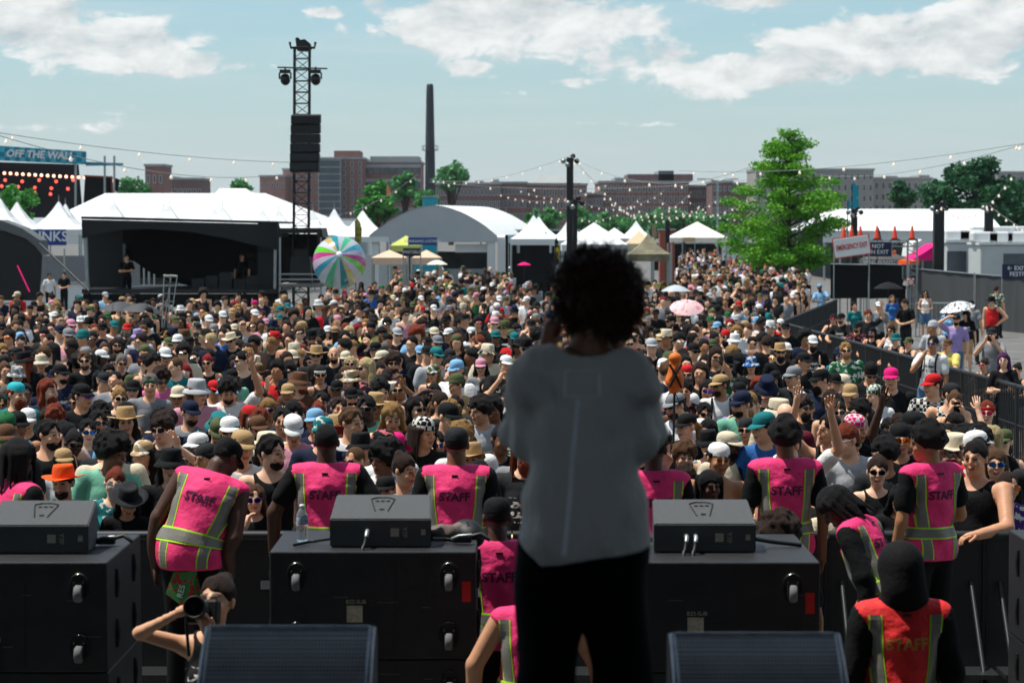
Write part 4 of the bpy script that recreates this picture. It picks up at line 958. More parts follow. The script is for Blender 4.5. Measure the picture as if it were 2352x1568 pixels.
# ---- right hand side: exit signs, fence, vehicles
def signpost(label, x0, x1, y0, y1, d, board, lines, lm, tilt=0, posts=True, border=None, size=None, name='sign', ybot=None, sx=1.0):
    cx, cy = (x0 + x1) / 2, (y0 + y1) / 2; c = at(cx, cy, d); t = thing(name, label, 'sign', (c.x, d, gz(d))); w = (x1 - x0) * d / FPX; h = (y1 - y0) * d / FPX; cz = c.z - gz(d)
    b = thing('tmp', None, None); bpy.data.objects.remove(b)
    MB().bbox((-w / 2, 0, -h / 2), (w / 2, .05, h / 2), .012).build('board', board, t, (0, 0, cz), (0, tilt, 0))
    if border: MB().box((-w / 2 - .04, .012, -h / 2 - .04), (w / 2 + .04, .04, h / 2 + .04)).build('border', border, t, (0, 0, cz), (0, tilt, 0))
    n = len(lines); s = size or h / n * .72
    for i, ln in enumerate(lines):
        off = Matrix.Rotation(tilt, 4, 'Y') @ Vector((0, -.012, (n - 1) * .5 * h / n * .8 - i * h / n * .8)); o = text('lettering', ln, lm, t, (off.x, off.y, cz + off.z), s, ext=.006, bold=s * .012, sx=sx); o.rotation_euler = (math.pi / 2, tilt, 0)
    if posts:
        for s_ in (-1, 1): MB().tube([(s_ * w / 2, .03, 0), (s_ * w / 2, .03, cz + h / 2)], .022, 6).build('post', ALU, t)
    return t
REDL = mat('red_lettering', '#b4231c', .6, 0)
signpost('white board with red EMERGENCY EXIT lettering on posts', 1916, 1997, 545, 587, 87, mat('white_sign_board', '#d8d8d6', .5, .05, 2), ['EMERGENCY EXIT'], REDL, tilt=R(-8), border=mat('red_orange_border', '#c04a30', .6, .1), size=.27, sx=.52)
signpost('navy board reading NOT AN EXIT right of the white sign', 1985, 2048, 556, 589, 90, NAVY, ['NOT', 'AN EXIT'], SIGNW, size=.21)
signpost('navy banner reading EXIT TO FESTIVAL at the right edge', 2302, 2392, 640 - 34, 640, 84, NAVY, ['← EXIT TO', 'FESTIVAL'], SIGNW, size=.21)
signpost('blue CHARGING LOCKERS board under the arched tent', 938, 1004, 545, 563, 110, mat('blue_sign_board'), ['CHARGING LOCKERS'], SIGNW, size=.17)
signpost('black PRETZELS board amid the crowd', 926, 966, 570, 588, 92, BSTEEL, ['PRETZELS'], SIGNW, size=.15)
signpost('small white board with red ATM lettering beside black tent wall', 1335 - 4, 1358 - 4, 579, 602, 100, mat('white_sign_board'), ['ATM'], REDL, size=.22)
signpost('beige board under the cream topped canopy', 1568, 1596, 545, 556, 148, mat('beige_board', '#b99a78', .6, .1), [], REDL, size=.16)
signpost('white hanging panel between arched tent posts', 1168, 1188, 540, 558, 126, mat('pale_blue_board', '#a9bcc6', .6, .1), [], NAVY, size=.2)
# gantry with traffic cones
d = 92; ga = thing('exit_gantry', 'aluminium gantry frame carrying traffic cones', 'gantry', (X(2040, d), d, gz(d))); ox = ga.location
for y in (551, 566): MB().tube([at(1925, y, d) - ox, at(2108, y, d) - ox], .03, 6).build('beam', ALU, ga)
for x in (2085, 2107, 1930): MB().tube([at(x, 551, d) - ox, Vector((X(x, d) - ox.x, 0, 0))], .04, 6).build('upright', ALU, ga)
mb = MB()
for i in range(12): y0 = 560 + i * 12; mb.tube([at(2085, y0, d) - ox, at(2107, y0 + (12 if i % 2 else -2), d) - ox], .018, 4)
mb.build('ladder_lattice', ALU, ga)
mb = MB()
for i in range(18): x0 = 1925 + i * 10; mb.tube([at(x0, 551 + 15 * (i % 2), d) - ox, at(x0 + 10, 566 - 15 * (i % 2), d) - ox], .016, 4)
mb.build('beam_lattice', ALU, ga)
CONE = mat('orange_cone_plastic', '#d23a1c', .5, .1, 4); CONEW = mat('white_reflective_band', '#cfcfcc', .5, 0)
for i, x in enumerate((1938, 1956, 1976, 2014, 2055, 2095)):
    c = thing('traffic_cone', ['leftmost orange cone on the exit gantry, beside the tree', 'second orange cone from the left on the gantry', 'third orange cone from the left on the gantry', 'third orange cone from the right on the gantry', 'second orange cone from the right on the gantry', 'rightmost orange cone on the exit gantry'][i], 'traffic cone', at(x, 550.5, d), 0, 'cones on the exit gantry')
    MB().lathe([(.001, .02), (.13, .02), (.105, .08), (.035, .50), (.025, .52), (.001, .52)], 12).build('cone_body', CONE, c); MB().lathe([(.084, .20), (.064, .32)], 12).build('reflective_band', CONEW, c); MB().lathe([(.056, .375), (.046, .43)], 12).build('reflective_band', CONEW, c); MB().box((-.16, -.16, 0), (.16, .16, .025)).build('base', BSTEEL, c)
nd = signpost('round red no entry disc on the gantry upright', 2084, 2100, 640, 656, 91.5, mat('white_sign_board'), [], REDL, posts=False, size=.1, name='no_entry_sign')
mb = MB(); mb.lathe([(.10, 0), (.135, 0), (.135, .012), (.10, .012)], 24, M=Matrix.Translation((0, -.03, Z(648, 91.5) - gz(91.5))) @ Matrix.Rotation(R(90), 4, 'X')); mb.build('red_ring', REDL, nd)
# black fence panels below the sign, black canopy with lettering
fp = thing('fence_panel', 'black clad fence panels below the emergency exit sign', 'fence', (X(1990, 88), 88, gz(88))); ox = fp.location
for (a, b) in ((1908, 1994), (1995, 2072)):
    o = poly('panel', [(a, 607), (b, 609), (b, 684), (a, 686)], 88, .05, BLKD, fp); o.location = -ox
    MB().tube([at(a, 606, 87.95) - ox, at(b, 608, 87.95) - ox], .025, 6).build('top_rail', ALU, fp)
wc = pagoda('grey tour canopy with lettering behind the fence panels', 2040, 573, 596, 50, 100, mat('grey_canopy', '#4a4644', .7, .2, 2), True, True, 'canopy', steep=.5)
text('lettering', 'VANS WARPED TOUR', SIGNW, wc, (0, -.03, Z(602, 100) - gz(100)), .21, ext=.01)
signpost('white orange tongue shaped sign on the grey canopy', 2010, 2058, 575, 585, 99, mat('orange_white_board', '#d0784e', .6, .1), [], SIGNW, posts=False, size=.16)
# long grey fence
def long_fence():
    root = thing('screen_fence', 'long grey fabric covered fence on the right', 'fence', (12, 92, -.65)); fab = mat('grey_fence_fabric', '#3d3f40', .9, .2, .8, .5, 2.5, stretch=(3, 3, .3))
    P = [(16.0, 97), (17.4, 91), (18.7, 86), (20.2, 83.5), (24, 83), (30, 83)]
    for i in range(len(P) - 1):
        (xa, ya), (xb, yb) = P[i], P[i + 1]; n = Vector((yb - ya, -(xb - xa), 0)).normalized() * -.03
        h = [2.15, 2.05, 1.98, 1.95, 1.95, 1.95]; o = Vector((12, 92, 0)); m_ = 10; vs = []
        for j in range(m_ + 1):
            t = j / m_; w_ = .03 * math.sin(j * 2.4 + i); p = Vector((xa + (xb - xa) * t, ya + (yb - ya) * t, 0)) - o + n * (1 + w_ * 20); hh = h[i] + (h[i + 1] - h[i]) * t
            vs += [p, p + Vector((0, 0, hh))]
        MB().add(vs, [(2 * j, 2 * j + 2, 2 * j + 3, 2 * j + 1) for j in range(m_)], True).build('fabric_panel', fab, root)
        MB().tube([Vector((xa, ya, 0)) - o, Vector((xa, ya, h[i] + .05)) - o], .03, 6).build('post', ALU, root); MB().tube([Vector((xa, ya, h[i])) - o, Vector((xb, yb, h[i + 1])) - o], .025, 6).build('top_rail', ALU, root)
long_fence()
def trailer(label, x0, x1, y0, d, doors, ac):
    g = gz(d); t = thing('site_trailer', label, 'trailer', (X((x0 + x1) / 2, d), d, g)); w = (x1 - x0) * d / FPX; h = Z(y0, d) - g; wm = mat('off_white_trailer', '#b4b8b6', .6, .12, .8)
    MB().bbox((-w / 2, 0, .5), (w / 2, 2.6, h), .06).build('body', wm, t)
    MB().box((-w / 2 - .06, -.06, h + .003), (w / 2 + .06, 2.66, h + .09)).build('roof', mat('trailer_roof', '#cfd2d1', .6, .06), t)
    for q in doors: MB().bbox((w * q - .42, -.03, h - 1.35), (w * q + .42, .05, h - .35), .02).build('window', mat('dark_window_glass'), t)
    for q in ac:
        MB().bbox((w * q - .55, .7, h + .093), (w * q + .55, 1.6, h + .55), .08).build('air_conditioner', mat('trailer_roof'), t)
    for q in (-.35, -.22, .3): MB().lathe([(.001, 0), (.38, 0), (.38, .2), (.001, .2)], 14, M=Matrix.Translation((w * q, .1, .4)) @ Matrix.Rotation(R(90), 4, 'X')).build('wheel', BSTEEL, t)
trailer('off-white site trailer with square window behind the grey fence', 2176, 2250, 558, 104, (-.2,), (-.05, .35)); trailer('larger off-white trailer at the right edge behind the fence', 2252, 2392, 563, 100, (.05, .38), (-.35, -.1, .2))
trailer('pale trailer roof line far right behind the others', 2232, 2400, 545, 122, (.3,), (-.3, 0, .3))
def inflatable(label, pts, d, c, lab2=None):
    t = thing('canopy', label, 'canopy', (X(pts[0][0], d), d, gz(d))); o0 = t.location.copy(); o = poly('fabric_roof', pts, d, 3.0, c, t); o.location = -o0
    for (x, y) in (pts[0], pts[-1]): MB().tube([at(x, y, d + .3) - o0, Vector((X(x, d) - o0.x, .3, 0))], .04, 6).build('leg', ALU, t)
inflatable('bright pink canopy roof left of the trailers', [(2092, 598), (2120, 582), (2150, 562), (2185, 556), (2196, 562), (2182, 598)], 112, cloth('hotpink')); inflatable('white and green slanted canopy left of the pink one', [(2094, 590), (2098, 562), (2118, 550), (2146, 560), (2120, 582)], 116, cloth('white_floral')); inflatable('small orange canopy at the fence end', [(2090, 600), (2112, 598), (2113, 608), (2090, 609)], 96, cloth('orange'))
# slim black poles and lamp posts
def pole(label, x, y0, d, w=.13, lights=True, name='light_pole', m=None):
    g = gz(d); t = thing(name, label, 'pole', (X(x, d), d, g)); h = Z(y0, d) - g
    MB().bbox((-w, -w, 0), (w, w, h), .02).build('column', m or BSTEEL, t)
    if lights:
        for i, (dx, dz) in enumerate(((-.28, -.15), (.28, -.15), (-.1, -.3), (.12, .05))):
            MB().lathe([(.001, -.12), (.08, -.11), (.11, 0), (.08, .1), (.001, .13)], 10, M=Matrix.Translation((dx, -.12, h + dz)) @ Matrix.Rotation(R(70), 4, 'X')).build('spotlight', BSTEEL if i % 2 else ALU, t)
        MB().tube([(-.32, -.05, h - .1), (.32, -.05, h - .1)], .03, 6).build('lamp_bar', BSTEEL, t)
    return t
pole('tall black light column at centre behind the performer', 1309, 362, 100, .14); pole('shorter thin black pole right beside tall light column', 1321, 458, 96, .09)
pole('thick black column before the long white tent, right of gantry', 2156, 470, 96, .20); pole('black column with teal lamps at right end of the long white tent', 2271, 470, 110, .18); pole('black column carrying teal flags left of the long white tent', 1962, 480, 105, .13)
pole('small black column amid the far trees left of street lamp', 1570, 512, 190, .14, False)
sl = pole('tall grey street lamp left of the green oak', 1648, 414, 170, .07, False, 'street_lamp', ALU); h = Z(414, 170) - gz(170)
for s in (-1, 1): mb = MB(); mb.tube([(0, 0, h - .1), (s * .6, 0, h + .1), (s * 1.0, 0, h + .08)], .04, 6); mb.cbox((s * 1.2, 0, h + .08), (.5, .2, .08)); mb.build('lamp_head', ALU, sl)
def flag(label, x, y0, y1, d, c, wpx=14, txt=None):
    t = thing('feather_flag', label, 'flag', (X(x, d), d, gz(d))); o0 = t.location.copy(); pts = [(x, y1), (x - 1, y0 + 8), (x + 2, y0), (x + wpx * .7, y0 + 10), (x + wpx, y0 + 26), (x + wpx * .95, y1 - 4)]
    poly('banner_cloth', pts, d, .02, c, t).location = -o0
    MB().tube([(0, .02, 0), at(x - 1, y0 + 6, d) - o0], .02, 6).build('flag_pole', BSTEEL, t)
    for i_, tx_ in enumerate(txt or ()): text('lettering', tx_, SIGNW if c is not MATS.get('olive_flag') else BSTEEL, t, at(x + wpx * .45, (y0 + y1) / 2 - 4 + 13 * i_, d - .05) - o0, .2, rot=(math.pi / 2, R(90) * 0, 0), ext=.005)
flag('teal feather flag with yellow print above the long white tent', 1958, 417, 480, 104, mat('teal_flag', '#1a8fa4', .7, .2, 3, 0, color2='#c8b040', thr=.62), 15); flag('short teal flag beside the taller teal one', 1948, 455, 482, 103, TEAL, 8)
flag('olive yellow feather flag with 21+ lettering beside white tent', 817, 500, 562, 96, mat('olive_flag', '#9c9440', .7, .1), 14, ('21+', 'W', 'R')); flag('black and yellow flag left of the light column', 1276, 545, 610, 98, mat('black_yellow_flag', '#15161a', .7, .2, 2.5, 0, color2='#b8a020', thr=.58), 9); flag('dark magenta flag right of the printed canopy', 1530, 500, 560, 130, mat('dark_flag', '#25202c', .7, .2, 2.5, 0, color2='#a02458', thr=.6), 9); flag('grey brown feather flag behind printed canopy', 1497, 512, 548, 120, mat('brown_flag', '#8a7a66', .7, .2), 12); flag('orange feather flag before the green tree left of arched tent', 888, 422, 452, 200, mat('orange_flag', '#c08a58', .7, .1), 10)
flag('dark feather flag tip behind the exit gantry', 2016, 522, 552, 96, BSTEEL, 8)
# teal box under chimney, white container, black backdrop
for (nm, lb, x0, x1, y0, y1, d, dp, m) in (('kiosk', 'teal square tower kiosk behind the arched tent', 971, 1003, 453, 540, 170, 2.5, TEAL), ('container', 'white container with rooftop railing behind the peaked tents', 778, 845, 505, 540, 175, 3, TENTG), ('backdrop_wall', 'long black backdrop wall behind the white peaked tents', 1160, 1330, 531, 560, 135, .3, BLKD), ('stall', 'teal fronted stall beneath the arched tent', 952, 1000, 556, 580, 124, 1.0, TEAL), ('backdrop_wall', 'dark far wall behind the cream canopy and the oak', 1500, 1900, 560, 590, 200, .3, BLKD), ('stall', 'rust red stall front left of the cream canopy', 1515, 1550, 529, 560, 160, 1.0, mat('rust_panel', '#8c4a38', .7, .1)), ('stall', 'white stall under the oak right of street lamp', 1660, 1720, 540, 570, 165, 1, TENTG)):
    t = thing(nm, lb, nm.replace('_', ' ').split()[0], (X((x0 + x1) / 2, d), d, gz(d))); w = (x1 - x0) * d / FPX / 2; MB().bbox((-w, 0, 0), (w, dp, Z(y0, d) - gz(d)), .05).build('body', m, t)
    MB().box((-w - .08, -.08, Z(y0, d) - gz(d) + .003), (w + .08, dp + .08, Z(y0, d) - gz(d) + .1)).build('cap_rail', ALU, t)
# ---- strings of bulbs
BULB = mat('bulb_glass', '#f2e8d8', .3, 0, emit='#ffe6cc', estr=.35); CABLE = mat('bulb_cable', '#8a8d8d', .7, 0)
mbb = MB(); mbb.lathe([(.001, -.075), (.045, -.06), (.066, -.015), (.055, .03), (.025, .065), (.025, .10), (.001, .10)], 10); BME = bpy.data.meshes.new('bulb'); BME.from_pydata(mbb.v, [], mbb.f); BME.polygons.foreach_set('use_smooth', [True] * len(mbb.f)); BME.materials.append(BULB)
def bulbs(label, p0, p1, sag, n, s=1.0):
    a, b = at(*p0), at(*p1); t = thing('string_lights', label, 'string lights', a); P = []
    for i in range(25): q = i / 24; P.append((b - a) * q + Vector((0, 0, -sag * 4 * q * (1 - q))))
    MB().tube(P, .009 * s, 4).build('cable', CABLE, t)
    for i in range(n):
        q = (i + .5) / n; s = s * 1.0; p = (b - a) * q + Vector((0, 0, -sag * 4 * q * (1 - q) - .10 * s)); o = link('bulb', BME, t, p); o.scale = (s * .72,) * 3
bulbs('upper string of bulbs crossing the sky at left', (-60, 296, 55), (668, 373, 84), .15, 6); bulbs('lower string of bulbs crossing the sky at left', (-70, 290, 50), (668, 398, 84), .5, 7)
bulbs('string of bulbs from light column towards the chimney', (1309, 358, 100), (985, 412, 150), .5, 10); bulbs('flat string of bulbs crossing the light column', (985, 418, 110), (1760, 410, 90), .35, 7, .9)
bulbs('string of bulbs falling right from the light column', (1309, 358, 100), (1460, 500, 190), .2, 12, 1.2); bulbs('string of bulbs right from light column to the oak', (1309, 358, 100), (1720, 385, 80), .8, 7); bulbs('upper string of bulbs at the right edge', (1560, 392, 90), (2420, 318, 55), .3, 8, .9); bulbs('lower string of bulbs at the right edge', (1880, 402, 95), (2420, 310, 52), .35, 6, .9)
lr = random.Random(3)
for i in range(9):
    y = 470 + lr.uniform(-12, 30); dd = lr.uniform(150, 210); x0 = 1150 + i * 52 + lr.uniform(-30, 30)
    bulbs(['warm bulb string over the centre trees, row %s' % w for w in ('one at far left', 'two from left', 'three from left', 'four from left', 'five from left', 'six from left', 'seven from left', 'eight from left', 'nine at right')][i], (x0, y - 25, dd), (x0 + 210, y - 30 + lr.uniform(-15, 15), dd + lr.uniform(-30, 30)), lr.uniform(.6, 1.6), 13, 1.25)
bulbs('sagging bulb string in front of the round dark tree', (2156, 470, 96), (2330, 395, 90), .9, 13); bulbs('short bulb string at the right edge before dark trees', (2271, 470, 110), (2380, 540, 90), .1, 6); bulbs('bulb string draped before the brick blocks left of chimney', (640, 500, 140), (960, 400, 150), 1.0, 9, 1.2); bulbs('bulb string crossing the long white tent roof', (1962, 485, 105), (2156, 475, 96), .8, 12, .8)
# ---------------------------------------------------------------- the crowd
cr = random.Random(21)
ARMS = {'d': ('down', 'down'), 'w': ('wide', 'down'), 'c': ('front', 'front'), 'f': ('fold', 'fold'), 'l': ('lean', 'lean'), 'u': ('up', 'down'), 'U': ('down', 'up'), 'r': ('reach', 'down'), 'p': ('phone', 'phone'), 'h': ('down', 'face'), 'i': ('hip', 'down'), 'v': ('down', 'visor')}
HEADS = {'0': (0, 0, 0), 'a': (14, 4, 3), 'b': (-14, 3, -3), 'L': (-48, 4, 0), 'R': (48, 4, 0), 'n': (10, 24, 0)}
def T_of(build, pose, head):
    if pose in 'lp' and head in 'LRn': head = '0'
    return tpl(build, *ARMS[pose], *HEADS[head])
DARKTOPS = ['black', 'black', 'black', 'black_print', 'black_print', 'charcoal', 'charcoal', 'charcoal_print', 'navy', 'black_floral']
LIGHTTOPS = ['white', 'white', 'white_print', 'lightgrey', 'grey', 'grey_print', 'cream', 'sky', 'white_stripe', 'grey']
COLTOPS = ['teal', 'green', 'olive', 'red', 'maroon', 'rose', 'navy', 'blue', 'mint', 'lilac', 'rose', 'red_check', 'green_floral', 'navy', 'yellow', 'brown', 'denim']
HATC = ['black'] * 9 + ['charcoal', 'charcoal', 'white', 'cream', 'tan', 'navy', 'grey', 'olive', 'white', 'white', 'lightgrey', 'cream', 'tan', 'navy', 'white', 'red', 'teal', 'olive', 'rose', 'lightgrey', 'green', 'brown', 'sky', 'black_print', 'olive_floral', 'white', 'tan']
def rand_look(r):
    b = r.choices('mfl', (.50, .38, .12))[0]
    sk = r.choices(range(6), (.27, .26, .20, .12, .09, .06))[0]
    t = r.random(); top = r.choice(DARKTOPS if t < .54 else LIGHTTOPS if t < .83 else COLTOPS)
    tk = r.choices(('tee', 'tank'), (.48, .52) if b == 'f' else (.74, .26))[0]
    hs = r.choice(['long', 'long', 'straight', 'shoulder', 'bun', 'bun', 'pony', 'curly']) if b == 'f' else r.choices(['short', 'crop', 'messy', 'curly', 'shoulder', 'afro', 'dreads'], (.45, .15, .14, .12, .08, .03, .03))[0]
    hc = 'black' if sk > 3 else r.choices(['black', 'dark', 'brown', 'light', 'blond', 'red', 'grey', 'crimson', 'platinum', 'purple'], (.2, .26, .22, .1, .09, .05, .03, .02, .02, .01))[0]
    hat = None
    if r.random() < (.46 if b != 'f' else .30):
        st = r.choices(['cap', 'backcap', 'bucket', 'wide', 'bandana', 'beanie', 'headband'], (.66, .10, .10, .05, .04, .02, .03))[0]; c = r.choice(HATC)
        if st == 'wide': c = r.choice(['tan', 'cream', 'black', 'brown', 'tan'])
        if st == 'bandana': c = r.choice(['red', 'hotpink', 'black_floral', 'white', 'blue', 'green'])
        hat = (st, c)
        if hs in ('curly', 'afro', 'messy', 'bun') and st != 'headband': hs = 'short' if b != 'f' else 'shoulder'
    gl = r.choices([None, 'dark', 'blue', 'orange', 'green', 'purple', 'pink', 'white'], (.36, .50, .04, .03, .02, .02, .02, .01))[0]
    bd = None
    if b != 'f' and r.random() < .5: bd = (r.choices(['beard', 'bigbeard'], (.75, .25))[0], hc if hc not in ('purple', 'platinum', 'crimson') else 'brown')
    return dict(build=b, skin=sk, top=top, topk=tk, hair=(hs, hc), hat=hat, glass=gl, beard=bd, low=r.choice(['black', 'denim', 'charcoal', 'tan', 'olive']), lowk=r.choice(['pants', 'shorts', 'shorts']))
def head_d(y, hgt):
    d = 30.0
    for _ in range(20): d = FPX * (CAMZ - gz(d) - hgt) / (y - HOR)
    return d
